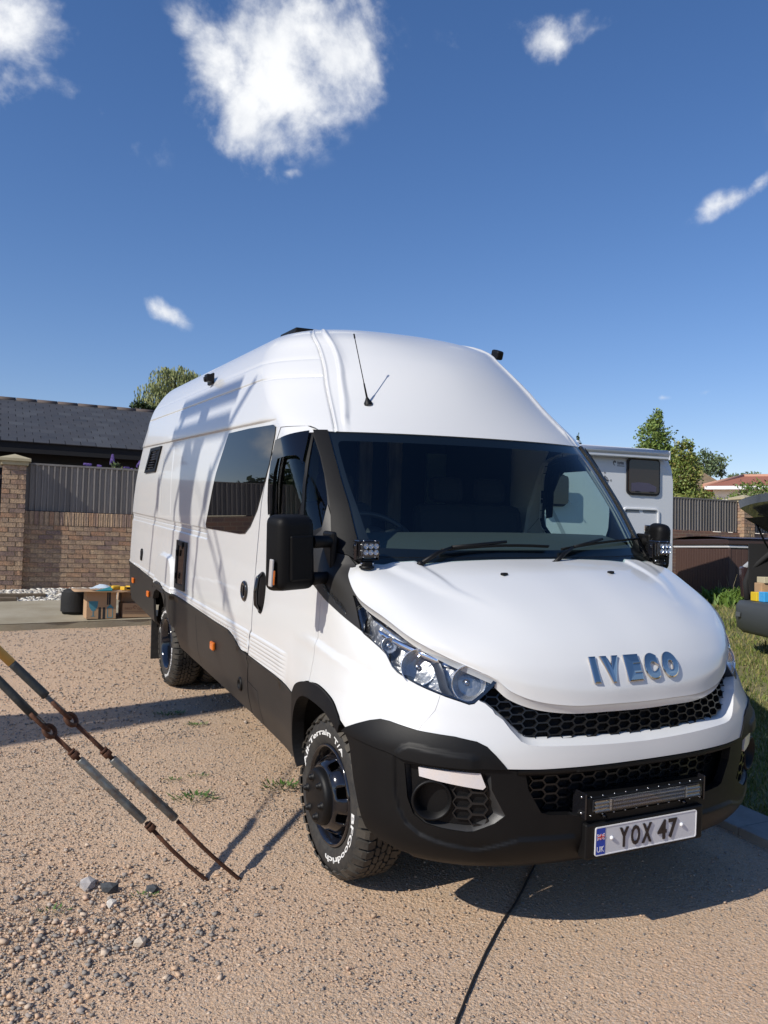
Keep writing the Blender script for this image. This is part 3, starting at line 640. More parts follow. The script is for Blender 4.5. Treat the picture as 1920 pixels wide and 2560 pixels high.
# roof pillar behind the door: strip between door edge and cargo panel is the body side itself
# ---- body sides of the load area
BSEAM = [(2.162, .782), (2.137, .90), (2.130, 1.29), (2.057, 1.65), (1.927, 1.91), (1.812, 2.068)]
BW_ = smooth_poly([(2.885, 2.118), (2.40, 2.122), (1.90, 2.112), (1.865, 2.095), (1.872, 2.05), (1.92, 1.87), (2.02, 1.72), (2.12, 1.60), (2.25, 1.50), (2.36, 1.455), (2.48, 1.448), (3.33, 1.438), (3.335, 1.46), (3.09, 1.83)], 1, True)
BW_ = [(y, min(z, 2.055)) for y, z in BW_]
SW_ = [(5.71, 2.055), (5.20, 2.055), (5.40, 1.87), (5.93, 1.86)]
HT_ = [(4.28, 1.288), (3.945, 1.288), (3.938, .932), (4.27, .925)]
rear_e = lambda z: float(YE(z)[0])
side_out = BSEAM + [(y, 2.068) for y in (3, 4, 5)] + [(rear_e(z), z) for z in (2.068, 1.95, 1.86, 1.7, 1.6, 1.44, 1.2, 1.0, .926)] + [(5.3, .882), (5.05, .855), (4.91, .905), (4.73, .905), (4.56, .865), (4.50, .862)] + [(4.0, .862), (3.5, .857), (2.93, .85), (2.62, .85), (2.48, .832), (2.39, .802), (2.30, .777)]
BW2 = smooth_poly([(2.875, 2.04), (1.90, 2.045), (1.905, 2.0), (1.92, 1.87), (2.02, 1.72), (2.12, 1.60), (2.25, 1.50), (2.36, 1.455), (2.48, 1.448), (3.33, 1.438), (3.09, 1.83)], 1, True)
def bodyside(sd):
    holes = [HT_] if sd < 0 else []
    so = [(y + .2, z) if sd > 0 and i < len(BSEAM) else (y, z) for i, (y, z) in enumerate(side_out)]
    b = panel('body_side', sideG, so, WHITE, van, holes=holes, step=(.045, .03), rows=tuple(.779 + .0036 * i for i in range(44)) + (1.355, 1.362, 1.368, 1.374, 1.38, 1.398, 1.402, 1.405, 1.408, 1.412, 1.428, 1.434, 1.440, 1.446, 1.452) + tuple(1.0 + .014 * i for i in range(15)), cols=tuple([3.30, 3.315, 3.33, 3.345] + [4.22 + .016 * i for i in range(58)]), side=sd, thick=.02)
    return b
bs_l = bodyside(-1); bs_r = bodyside(1)
def f_(sd):
    panel('privacy_window', offG(sideG, .006), [(2.868, 2.085), (2.40, 2.09), (1.93, 2.085), (1.885, 2.07), (1.884, 2.03), (1.93, 1.87), (2.03, 1.72), (2.12, 1.61), (2.25, 1.51), (2.36, 1.462), (2.48, 1.454), (3.32, 1.445), (3.345, 1.47), (3.10, 1.83)], PRIVACY, van, step=(.05, .05), side=sd, thick=.01)
both(f_)
# window hatch seam inside the big window (a slider outline)
mb = MB(); g6 = lambda y, z: offG(sideG, .0085)(y, z) * [-1, 1, 1]
def ribbon(pts, wdt, nm, m, F=sideG, off=.0085, parent=None, sd=-1, close=False):
    pts = resample(pts, max(8, len(pts) * 6)); mb = MB(); A = []; B = []
    for i, p in enumerate(pts):
        a = pts[max(i - 1, 0)]; b = pts[min(i + 1, len(pts) - 1)]; d = (b - a) / (np.linalg.norm(b - a) + 1e-9); n = np.array([-d[1], d[0]]) * wdt / 2
        A.append(offG(F, off)(*(p + n)) * [sd, 1, 1]); B.append(offG(F, off)(*(p - n)) * [sd, 1, 1])
    mb.grid([A, B]); return mb.build(nm, m, parent or van)
# small window and awning window frames
def f_(sd):
    w_ = panel('side_window_frame', offG(sideG, .016), [(5.72, 2.085), (5.19, 2.09), (5.38, 1.86), (5.95, 1.85)], BLK, van, holes=[[(5.66, 2.055), (5.25, 2.06), (5.42, 1.89), (5.86, 1.88)]], step=(.05, .04), side=sd, thick=.03)
    panel('window_pane', offG(sideG, .006), [(5.68, 2.06), (5.24, 2.065), (5.41, 1.885), (5.88, 1.875)], PRIVACY, w_, step=(.1, .08), side=sd, thick=0)
    for k in range(7):
        mb = MB(); y0 = 5.60 - k * .008; z_ = 2.045 - k * .024; p = offG(sideG, .01)(5.62 + .03 * k, z_) * [sd, 1, 1]; q = offG(sideG, .01)(5.44 + .012 * k, z_) * [sd, 1, 1]; mb.tube([p, q], .004, 6); mb.build('vent_slat', GREYBEZ, w_)
f_(-1)
GREYTRIM = mat('dark_grey_trim', (.018, .017, .016), .5)
hf = panel('locker_frame', offG(sideG, .012), [(4.30, 1.30), (3.93, 1.30), (3.925, .925), (4.29, .915)], GREYTRIM, van, holes=[[(4.245, 1.262), (3.985, 1.262), (3.975, .965), (4.235, .955)]], step=(.05, .05), side=-1, thick=.03)
BROWNB = mat('locker_dark_glass', (.012, .010, .009), .12, coat=.4)
panel('locker_door', offG(sideG, .004), [(4.255, 1.272), (3.975, 1.272), (3.965, .955), (4.245, .945)], BROWNB, hf, step=(.05, .05), side=-1, thick=.0)
for (y, z) in ((4.22, 1.20), (4.03, 1.27), (4.21, 1.02)):
    mb = MB(); mb.box(offG(sideG, .02)(y, z) * [-1, 1, 1], (.012, .03, .05), None, 0, .003); mb.build('locker_catch', BLK, hf)
# hook-up inlet, lock, fuel flap
def disc(name, y, z, r, m, off=.002, h=.012, inner=None, parent=None):
    c = sideG(y, z) * [-1, 1, 1]; mb = MB(); n_ = Vector((-1, 0, 0)); pr = [(off, 0), (off, r * 1.0), (off + h * .7, r * .96), (off + h, r * .84)] + ([(off + h, inner), (off + h * .2, inner * .9), (off + h * .2, 0)] if inner else [(off + h, 0)])
    mb.lathe(pr, c, n_, 28); return mb.build(name, m, parent or van, True)
d_ = disc('hookup_inlet', 5.93, 1.065, .045, BLK, inner=.025); disc('hookup_flap', 5.93, 1.02, .03, BLK, off=.004)
lk = disc('door_lock', 2.305, 1.125, .062, GLOSSBLK, inner=.035); mb = MB(); mb.box(sideG(2.305, 1.125) * [-1, 1, 1] + np.array([-.010, 0, 0]), (.012, .012, .06), None, 0, .003); mb.build('lock_grip', GLOSSBLK, lk)
disc('fuel_cap', 2.34, .565, .042, BLK, inner=.026)
# ---- black skirt
def skirtG(y, z):
    p = sideG(y, z); p = p + np.array([.004 - .02 * sstep(0, .16, .56 - z) + .006 * sstep(0, .012, float(BT(min(max(y, 1.36), 6.6))[0]) - .15 - z) * 0, 0, 0]); return p
skm = [(4.488, .858), (4.18, .858), (3.50, .852), (2.93, .845), (2.62, .845), (2.48, .827), (2.39, .797), (2.30, .773), (2.168, .773), (2.19, .62), (2.18, .425), (2.60, .432), (3.13, .44), (3.70, .447), (4.15, .452), (4.23, .53), (4.42, .66), (4.50, .73), (4.57, .79), (4.56, .842)]
skd = [(2.158, .771), (2.0, .768), (1.60, .759), (1.47, .75), (1.36, .740), (1.315, .752), (1.30, .70), (1.315, .63), (1.318, .50), (1.27, .43), (1.35, .385), (1.6, .40), (2.168, .423), (2.178, .62)]
skr = [(5.03, .55), (5.05, .73), (5.04, .852), (5.3, .878), (6.0, .901), (rear_e(.92) + .0, .921), (rear_e(.7), .70), (rear_e(.6), .60), (6.55, .535), (5.9, .515), (5.25, .49), (5.04, .49)]
arr = [(5.045, .853), (4.91, .90), (4.73, .90), (4.56, .86), (4.50, .80), (4.50, .73), (4.57, .79), (4.68, .838), (4.85, .84), (4.99, .80), (5.05, .73)]
def f_(sd):
    panel('side_skirt', skirtG, skm, BLKWRAP, van, step=(.05, .03), side=sd, thick=.02)
    panel('door_cladding', skirtG, skd, BLKWRAP, van, step=(.04, .03), side=sd, thick=.02)
    panel('rear_skirt', skirtG, skr, BLKWRAP, van, step=(.05, .03), side=sd, thick=.02)
    panel('rear_arch_trim', lambda y, z: sideG(y, z) + np.array([.012, 0, 0]), arr, BLKWRAP, van, step=(.02, .015), side=sd, thick=.05)
    fl = crs(FLARE_O) + crs([(.655, .74), (.70, .765), (.78, .787), (.86, .797), (1.01, .80), (1.12, .782), (1.23, .722), (1.295, .63), (1.305, .50), (1.25, .41)]) + [(1.27, .40), (1.322, .50), (1.325, .63)]
    panel('front_arch_trim', lambda y, z: sideG(y, z) + np.array([.012, 0, 0]), fl, BLK, van, step=(.02, .02), side=sd, thick=.06)
    for y, z in ((6.35, .75), (5.46, .72), (2.97, .68)):
        p = skirtG(y, z) * [sd, 1, 1]; mb = MB(); mb.box(p + np.array([sd * .012, 0, 0]), (.022, .08, .055), None, 0, .008); mb.build('side_marker', AMBER, van)
both(f_)
# vertical joint lines of the skirt
for L in ([(4.385, .855), (4.35, .65), (4.20, .46)], [(3.53, .845), (3.49, .64), (3.40, .45)]):
    ribbon(L, .005, 'skirt_joint', DARK, skirtG, .0008)
ribbon([(2.20, .62), (1.98, .60), (1.95, .42)], .005, 'skirt_joint', DARK, skirtG, .0008)
# ---- roof shell: closed rings from the window line up
def shell_disp(y, z, x):
    d = 0.
    if y > 1.95: d += .012 * sstep(2.108, 2.118, z) * (1 - sstep(2.13, 2.34, z)) * sstep(1.95, 2.05, y)
    if y > 1.45: d -= .008 * math.exp(-((z - 2.372) / .006) ** 2) * sstep(1.45, 1.6, y)
    if y > 1.6: d -= .003 * math.exp(-((z - 2.49) / .006) ** 2)
    return d
GUT = interp([[2.05, .579], [2.08, .579], [2.22, .5752], [2.347, .5663], [2.484, .5603], [2.595, .5545], [2.68, .56], [2.82, .57]])
BEADT = interp([[2.05, .53], [2.0774, .5296], [2.2416, .5047], [2.4012, .4906], [2.5801, .4775], [2.7278, .495], [2.82, .5]])
zl = [2.0685, 2.085, 2.106, 2.110, 2.115, 2.12, 2.14, 2.18, 2.23, 2.28, 2.32, 2.355, 2.364, 2.368, 2.372, 2.376, 2.38, 2.39, 2.43, 2.47, 2.482, 2.487, 2.49, 2.493, 2.498, 2.52, 2.56, 2.59, 2.62, 2.65, 2.68, 2.705, 2.73, 2.755, 2.775, 2.79, 2.80]
zl_lo = 2.036
sl = sorted(set([0] + list(np.linspace(.03, .46, 14)) + list(np.linspace(.462, .60, 40)) + list(np.linspace(.62, .985, 14))))
ring = []
for z_ in [zl_lo] + zl:
    z = z_
    W, yf, yc, n = TAB(z); r = []; g0 = float(GUT(z)[0]); b0 = float(BEADT(z)[0])
    for s in sl:
        if z_ == zl_lo: z = 2.036 + .0305 * sstep(.655, .69, s)
        p = wrap(s, z); nn_ = normal(wrap, s, min(z, 2.79)); nn_ = nn_ if nn_[1] < 0 or nn_[0] > 0 else -nn_
        d = 0.
        d -= .016 * math.exp(-((s - g0) / .0045) ** 2) * (1 - sstep(2.74, 2.80, z))
        d += .007 * math.exp(-((s - g0 + .011) / .006) ** 2)
        d += .014 * (sstep(b0 - .030, b0 - .004, s) - sstep(b0 - .002, b0 + .012, s)) * sstep(2.05, 2.12, z) * (1 - sstep(2.70, 2.79, z))
        dd = shell_disp(p[1], z, p[0]) if s > g0 else 0
        if z_ == zl_lo: dd = 0; d *= .3
        q = p + nn_ * (d + dd); r.append(q)
    z = 2.0665 if z_ == zl_lo else z; W, yf, yc, n = TAB(z)
    ye = rear_e(z); rr = .13; ys = np.linspace(yc, ye, 34)
    for y in ys: r.append(np.array([W + (shell_disp(y, z, W) if z > 2.05 else 0), y, z]))
    ry, rx = RYT(z)
    for a in np.linspace(0, math.pi / 2, 10)[1:]: r.append(np.array([W - rx + rx * math.cos(a), ye + ry * math.sin(a), z]))
    r.append(np.array([0, ye + ry, z])); ring.append(r)
# crown of the roof
top = []
for k, (sc_, dz) in enumerate(((.8, .012), (.5, .022), (.2, .028), (.001, .03))):
    base = ring[-1]; cy = 3.9; top.append([np.array([p[0] * sc_, cy + (p[1] - cy) * (1 - (1 - sc_) * .55), 2.80 + dz]) for p in base])
ring += top
mb = MB(); mb.grid([[p * [-1, 1, 1] for p in r[::-1]] + r[1:] for r in ring]); rs = mb.build('roof_shell', WHITE, van, True)
# rear face and corners below the shell
ring = []
for z in np.linspace(.60, 2.068, 24):
    W = float(TAB(z)[0]); ye = rear_e(z); ry, rx = RYT(z); r = [np.array([W - rx + rx * math.cos(a), ye + ry * math.sin(a), z]) for a in np.linspace(0, math.pi / 2, 8)] + [np.array([0, ye + ry, z])]; ring.append(r)
mb = MB(); mb.grid([[p * [-1, 1, 1] for p in r] + r[::-1][1:] for r in ring[6:]]); mb.build('rear_doors', WHITE, van, True)
mb = MB(); mb.grid([[p * [-1, 1, 1] for p in r] + r[::-1][1:] for r in ring[:7]]); mb.build('rear_bumper', BLKWRAP, van, True)
# ---- underbody, wheel housings and load area
mb = MB(); mb.box((0, 3.7, .60), (1.24, 5.6, .24)); mb.box((0, .55, .62), (1.1, .7, .42)); mb.box((0, 2.8, .63), (1.9, 2.3, .06)); mb.box((0, 6.0, .66), (1.9, 1.3, .06)); mb.build('underbody', DARK, van)
for yc_, x0, nm in ((.975, .60, 'wheel_housing'), (4.80, .42, 'wheel_housing')):
    for sd in (-1, 1):
        mb = MB(); R_ = .47 if yc_ < 2 else .50; pts = [(R_ * math.cos(a), R_ * math.sin(a)) for a in np.linspace(.10, math.pi - .10, 22)]
        mb.grid([[(sd * x, yc_ + a, .38 + b) for a, b in pts] for x in (x0, .955)]); mb.grid([[(sd * x0, yc_ + a * k, .38 + b * k) for a, b in pts] for k in (1, .01)]); mb.build(nm, DARK, van)
# ---- cab interior
INTD = mat('cab_dark_plastic', (.045, .052, .050), .6, bump=(200, .2, .002)); SEATF = mat('seat_fabric', (.012, .013, .016), .85, bump=(300, .4, .003)); INTG = mat('cab_light_trim', (.60, .62, .60), .6)
WOODI = mat('bulkhead_timber', (.48, .43, .37), .6, var=(6, .6, (.08, .07, .06)), stretch=(3, 3, .4))
mb = MB()
dash = [(.86, 1.30), (1.00, 1.45), (1.12, 1.505), (1.30, 1.535), (1.42, 1.515), (1.47, 1.42), (1.46, 1.10), (1.40, .90)]
mb.grid([[(x, y + .10 * (x / .9) ** 2, z - (.02 * abs(x) ** 2)) for x in np.linspace(-.9, .9, 16)] for y, z in dash]); mb.build('dashboard', INTD, van)
mb = MB(); mb.box((0, 1.5, .98), (1.86, 1.3, .06)); mb.build('cab_floor', INTD, van)
mb = MB(); mb.box((0, 3.35, 1.58), (1.84, .04, 1.3)); bh = mb.build('bulkhead', SEATF, van)
for x in (.20, .45): 
    mb = MB(); mb.box((x, 3.30, 1.58), (.11, .04, 1.25)); mb.build('timber_upright', WOODI, bh)
for (x, z, w_, h_, c_) in ((.82, 1.80, .17, .50, INTG), (-.30, 1.80, .25, .62, INTG)):
    mb = MB(); mb.box((x, 3.31, z), (w_, .03, h_)); mb.build('cupboard_door', mat('cupboard_grey', (.25, .33, .29), .5), bh)
mb = MB(); mb.grid([[(x, y, 2.03 + .14 * sstep(1.5, 2.6, y) - .06 * abs(x) ** 3) for x in np.linspace(-1, 1, 10) * (.50 + .34 * sstep(1.45, 2.0, y))] for y in np.linspace(1.50, 3.3, 9)]); mb.build('headlining', INTD, van)
for sd in (-1, 1):
    mb = MB(); mb.grid([[(sd * .93, y, z) for y in (2.42, 3.35)] for z in (1.0, 2.15)]); mb.build('side_lining', INTD, van)
    a = resample([(.585, 2.0), (.565, 1.86), (.545, 1.70), (.525, 1.54), (.52, 1.44)], 20); mb = MB()
    mb.grid([[offG(wrapG, -.03)(s, z) * [sd, 1, 1] for s, z in a], [offG(wrapG, -.05)(s + .03, z) * [sd, 1, 1] for s, z in a], [offG(wrapG, -.03)(s + .085, z) * [sd, 1, 1] for s, z in a]]); mb.build('pillar_lining', INTG, van)
    mb = MB(); mb.grid([[(sd * (.90 if z < 1.36 else .91), y, z) for y in (1.2, 2.1)] for z in (.9, 1.36, 1.40)]); mb.build('door_card', INTD, van)
def seat(x):
    sroot = MB(); sroot.box((x, 1.98, 1.20), (.48, .50, .16), None, 0, .05); so = sroot.build('seat', SEATF, van)
    mb = MB(); mb.box((x, 2.24, 1.42), (.47, .15, .50), Matrix.Rotation(-.15, 3, 'X'), 0, .06); mb.build('seat_back', SEATF, so)
    mb = MB(); mb.box((x, 2.28, 1.76), (.24, .10, .17), Matrix.Rotation(-.1, 3, 'X'), 0, .045); mb.build('headrest', SEATF, so)
seat(-.45); seat(.33); seat(.66)
mb = MB(); cc = Vector((-.49, 1.58, 1.50)); ax = Vector((0, -.55, .84)).normalized(); u = Vector((1, 0, 0)); w_ = ax.cross(u); mb.tube([cc + (u * math.cos(t) + w_ * math.sin(t)) * .20 for t in np.linspace(0, 2 * math.pi, 41)], .015, 8, cap=False)
for t in (.3, 2.84, -1.57): mb.tube([cc, cc + (u * math.cos(t) + w_ * math.sin(t)) * .19], .014, 6)
mb.lathe([(-.03, .0), (-.03, .06), (.02, .055), (.02, 0)], cc, ax, 16); mb.build('steering_wheel', mat('steering_wheel_leather', (.03, .03, .032), .45), van)
# ================================================================== wheels
def text_ring(txt, a0, a1, r0, r1, flip):
    """white sidewall lettering: vertices (angle, radius, lift)"""
    vs, fs = text_fit(txt, 0, 1, 0, 1, size=1, extrude=.02, offset=.012, res=2); out = []
    return [(a0 + (a1 - a0) * a, (r0 + (r1 - r0) * b), z) for a, b, z in vs], fs
def wheel(name, c, sd, yaw=0.0, rear=False, label=None):
    root = empty(name, c, yaw, parent=van)
    ax = Vector((sd, 0, 0)); R_ = .366; Wd = .225
    # tyre carcass; distance measured outward from the wheel's outer face plane (0) inwards (negative)
    prof = [(-.012, .222), (-.004, .232), (.004, .262), (.004, .292), (-.004, .322), (-.020, .344), (-.036, .350), (-.11, .353), (-.19, .350), (-.206, .344), (-.222, .322), (-.23, .285), (-.222, .232), (-.21, .222)]
    mb = MB(); mb.lathe(prof, (0, 0, 0), ax, 72, 0, up=(0, 0, 1)); mb.build('tyre', RUBBER, root, True)
    # tread blocks, joined
    mb = MB(); rr = random.Random(3); nb = 46
    def P_(h, an, r): return (sd * h, r * math.sin(an), r * math.cos(an))
    def block(h0, h1, a0, a1, r0, r1, sk=0.0, ch=.12):
        da = (a1 - a0); vs = []; q = [(h0, a0 + sk), (h0 * .5 + h1 * .5, a0 - da * ch), (h1, a0 - sk), (h1, a1 - sk), (h0 * .5 + h1 * .5, a1 + da * ch * .8), (h0, a1 + sk)]
        for r, k in ((r0, 1), (r1, .93)):
            cm = (sum(p[0] for p in q) / 6, sum(p[1] for p in q) / 6)
            vs += [P_(cm[0] + (h - cm[0]) * k, cm[1] + (a - cm[1]) * k, r) for h, a in q]
        mb.add(vs, [(6, 7, 8, 9, 10, 11)] + [(i, (i + 1) % 6, 6 + (i + 1) % 6, 6 + i) for i in range(6)])
    for k in range(nb):
        a = 2 * math.pi * k / nb; st = 2 * math.pi / nb
        for side_, (h0, h1) in enumerate(((-.034, -.070), (-.156, -.192))):
            j = rr.uniform(-.08, .08); ln = .40 if k % 2 else .34
            block(h0, h1, a + (.0 + j) * st * .3 + side_ * st * .5, a + st * .78 + side_ * st * .5, .345, R_, .010 * (1 if side_ else -1), .10)
            # shoulder lug running down the sidewall
            hs = (.004, -.030) if side_ == 0 else (-.230, -.196)
            vs = []; a0_ = a + side_ * st * .5; a1_ = a0_ + st * .74
            dd = .042 if k % 2 else .030
            for (h, r) in ((h0, R_ - .001), (hs[1] + (0.012 if side_ == 0 else -.012), R_ - .010), (hs[0] + (.0045 if side_ == 0 else -.0045), R_ - dd), (hs[0] + (-.002 if side_ == 0 else .002), R_ - dd - .004)):
                vs += [P_(h, a0_ + .002, r), P_(h, a1_, r)]
            mb.add(vs + [P_(h0, a0_ + .002, .340), P_(h0, a1_, .340), P_(hs[0] * 1.0 - (.008 if side_ == 0 else -.008), a0_ + .002, .325), P_(hs[0] - (.008 if side_ == 0 else -.008), a1_, .325)], [(0, 1, 3, 2), (2, 3, 5, 4), (4, 5, 7, 6), (0, 2, 4, 6, 10, 8), (1, 9, 11, 7, 5, 3)])
        for q, (h0, h1) in enumerate(((-.075, -.098), (-.102, -.126), (-.130, -.152))):
            j = rr.uniform(-.1, .1) * st; o = (.3, .62, .15)[q] * st
            block(h0, h1, a + o + j, a + o + st * .74 + j, .345, R_, .016 * (1, -1, 1)[q], .22)
    mb.build('tread', TREAD, root, True)
    # rim
    G_ = GLOSSBLK
    if not rear:
        pr = [(-.010, .224), (.002, .222), (.002, .214), (-.012, .209), (-.030, .200), (-.055, .192), (-.062, .186), (-.05, .182)]
        mb = MB(); mb.lathe(pr, (0, 0, 0), ax, 64, 0, up=(0, 0, 1)); mb.build('rim', G_, root, True)
        # slotted dished disc rising to the hub
        mb = MB(); nseg = 60; rad = [.182, .172, .160, .148, .136, .124]; hts = [-.050, -.020, .004, .020, .031, .036]
        def slot(i, j):
            an = (j + .5) / nseg * 2 * math.pi; k = (an / (2 * math.pi / 8)) % 1
            return i in (1, 2) and .28 < k < .72
        V_ = [[(sd * hts[i], rad[i] * math.sin(2 * math.pi * j / nseg), rad[i] * math.cos(2 * math.pi * j / nseg)) for j in range(nseg)] for i in range(6)]
        vs = [p for r in V_ for p in r]; fs = [(i * nseg + j, i * nseg + (j + 1) % nseg, (i + 1) * nseg + (j + 1) % nseg, (i + 1) * nseg + j) for i in range(5) for j in range(nseg) if not slot(i, j)]
        mb.add(vs, fs, 0, True); di = mb.build('wheel_disc', G_, root, True)
        mdf = di.modifiers.new('thickness', 'SOLIDIFY'); mdf.thickness = .008; mdf.offset = -1
        mb = MB(); mb.lathe([(-.06, .185), (-.09, .15), (-.09, 0)], (0, 0, 0), ax, 32); mb.build('brake_drum', DARK, root)
        mb = MB(); mb.lathe([(.034, .126), (.050, .124), (.062, .117), (.066, .105), (.066, .0)], (0, 0, 0), ax, 48, 0); hub = mb.build('hub_cover', BLK, root, True)
        for k in range(6):
            an = 2 * math.pi * k / 6 + .35; cc = Vector((sd * .064, .085 * math.sin(an), .085 * math.cos(an)))
            mb = MB(); mb.lathe([(0, .020), (.003, .020), (.003, .0145), (.014, .013), (.021, .008), (.023, 0)], cc, ax, 16); mb.build('wheel_nut', BLK, hub, True)
    else:
        pr = [(-.010, .224), (.002, .222), (.002, .214), (-.012, .209), (-.03, .200), (-.05, .195), (-.10, .190), (-.135, .180), (-.14, .12), (-.13, .09), (-.05, .085), (-.045, .0)]
        mb = MB(); mb.lathe(pr, (0, 0, 0), ax, 64, 0, up=(0, 0, 1)); rim = mb.build('rim', mat('blue_black_gloss', (.006, .008, .014), .07, coat=.6), root, True)
        for k in range(6):
            an = 2 * math.pi * k / 6; mb = MB(); mb.lathe([(0, .014), (.02, .013), (.022, 0)], Vector((sd * -.14, .135 * math.sin(an), .135 * math.cos(an))), ax, 10); mb.build('wheel_nut', BLK, rim, True)
    # white raised lettering on the outer sidewall
    def ring_txt(txt, a0, a1, r0, r1):
        vs, fs = text_ring(txt, a0, a1, r0, r1, sd < 0); out = [(sd * (.0055 + z * .05), r * math.sin(a), r * math.cos(a)) for a, r, z in vs]
        mb = MB(); mb.add(out, fs); mb.build('raised_lettering', LETTER, root)
    if sd < 0:
        ring_txt('All-Terrain', 1.38, -.08, .264, .291); ring_txt('T/A', -.22, -.62, .264, .289)
        ring_txt('BFGoodrich', 4.75, 3.15, .264, .291)
    return root
wheel('front_wheel', (-.967, .975, .362), -1, .03)
wheel('front_wheel', (.967, .975, .362), 1, .03)
wheel('rear_wheel', (-.955, 4.84, .362), -1, 0, True); wheel('rear_wheel', (.955, 4.84, .362), 1, 0, True)
for sd in (-1, 1):
    o = wheel('inner_rear_wheel', (sd * .67, 4.84, .362), sd, 0, True)
    for ch in [x for x in o.children if x.name.startswith('raised')]: bpy.data.objects.remove(ch)
for sd in (-1, 1):
    mb = MB(); mb.box((sd * .80, 5.45, .31), (.36, .012, .40), None, 0, .004); mb.build('mud_flap', RUBBER, van)
    mb = MB(); mb.tube([(sd * .85, .975, .36), (sd * .2, .975, .33)], .05, 10); mb.build('axle', DARK, van)
mb = MB(); mb.tube([(-.8, 4.84, .36), (.8, 4.84, .36)], .07, 10); mb.lathe([(-.16, .05), (-.1, .16), (.1, .16), (.16, .05)], (0, 4.84, .36), (1, 0, 0), 18); mb.build('rear_axle', DARK, van)
# ================================================================== things bolted on the front
def slab(name, x0, x1, y, z0, z1, th, m, parent, bev=.0):
    mb = MB(); mb.box(((x0 + x1) / 2, y, (z0 + z1) / 2), (x1 - x0, th, z1 - z0), None, 0, bev); return mb.build(name, m, parent)
slab('plate_plinth', -.30, .30, .030, .352, .492, .05, BLK, van, .008)
PZ0, PZ1 = .366, .477
def rrect(w, h, r, n=5):
    o = []
    for cx, cy, a0 in ((w / 2 - r, h / 2 - r, 0), (-w / 2 + r, h / 2 - r, 90), (-w / 2 + r, -h / 2 + r, 180), (w / 2 - r, -h / 2 + r, 270)):
        for k in range(n + 1): a = math.radians(a0 + 90 * k / n); o.append((cx + r * math.cos(a), cy + r * math.sin(a)))
    return o
pc = (0, 0, (PZ0 + PZ1) / 2)
mb = MB(); mb.prism(rrect(.520, .111, .009), (0, .004, pc[2]), (1, 0, 0), (0, 0, 1), (0, -1, 0), .003); pl = mb.build('number_plate', PLATEW, van, True)
mb = MB(); o1 = rrect(.520, .111, .009); o2 = rrect(.512, .103, .006); n_ = len(o1)
vs = [(a, -.0005, pc[2] + b) for a, b in o1] + [(a, -.0005, pc[2] + b) for a, b in o2] + [(a, .002, pc[2] + b) for a, b in o1] + [(a, .001, pc[2] + b) for a, b in o2]
mb.add(vs, [(i, (i + 1) % n_, n_ + (i + 1) % n_, n_ + i) for i in range(n_)] + [(2 * n_ + i, 2 * n_ + (i + 1) % n_, (i + 1) % n_, i) for i in range(n_)] + [(n_ + i, n_ + (i + 1) % n_, 3 * n_ + (i + 1) % n_, 3 * n_ + i) for i in range(n_)]); mb.build('plate_border', WHITEP, pl, True)
slab('blue_band', -.255, -.212, .0004, PZ0 + .005, PZ1 - .005, .0012, PLATEBLUE, pl)
def ptext(t, x0, x1, z0, z1, y, m, nm, off=.012, ext=.004, parent=None):
    vs, fs = text_fit(t, x0, x1, z0, z1, size=1, extrude=.5, offset=off); mb = MB(); mb.add([(a, y - (zz + .5) * ext, b) for a, b, zz in vs], fs); return mb.build(nm, m, parent or pl)
PBLK = mat('plate_character_black', (.012, .008, .010), .3); PSH = mat('plate_character_shade_line', (.30, .30, .31), .5)
chars = (('Y', -.142, -.098), ('O', -.084, -.040), ('X', -.028, .020), ('4', .052, .098), ('7', .108, .152))
for ch, a, b in chars: ptext(ch, a + .0045, b + .0045, PZ0 + .0155, PZ0 + .0925, .0007, PSH, 'character_shade', .02, .0004)
for ch, a, b in chars: ptext(ch, a, b, PZ0 + .018, PZ0 + .095, .0005, PBLK, 'plate_character', .02, .0035)
ptext('UK', -.2505, -.2165, PZ0 + .014, PZ0 + .036, -.0003, WHITEP, 'country_code', .0, .0006)
fz = PZ0 + .073; fx = -.2335
slab('flag_field', fx - .018, fx + .018, -.0003, fz - .011, fz + .011, .0006, PLATEBLUE, pl)
mb = MB()
for sgn in (1, -1):
    for wd, yy in ((.0055, -.0008),):
        L = math.hypot(.036, .022); R_ = Matrix.Rotation(-math.atan2(.022, .036) * sgn, 3, 'Y'); mb.box((fx, yy, fz), (L * .97, .0004, wd), R_)
mb.box((fx, -.0011, fz), (.036, .0004, .0075)); mb.box((fx, -.0011, fz), (.0085, .0004, .022)); mb.build('flag_white', WHITEP, pl)
mb = MB()
for sgn in (1, -1): mb.box((fx, -.0010, fz), (.038, .0004, .002), Matrix.Rotation(-math.atan2(.022, .036) * sgn, 3, 'Y'))
mb.box((fx, -.0015, fz), (.036, .0004, .0042)); mb.box((fx, -.0015, fz), (.005, .0004, .022)); mb.build('flag_red', RED, pl)
for x in (-.180, .178):
    mb = MB(); mb.lathe([(0, .0075), (.004, .0075), (.007, .005), (.008, 0)], (x, .001, pc[2] + .006), (0, -1, 0), 16); mb.build('screw_cap', WHITEP, pl, True)
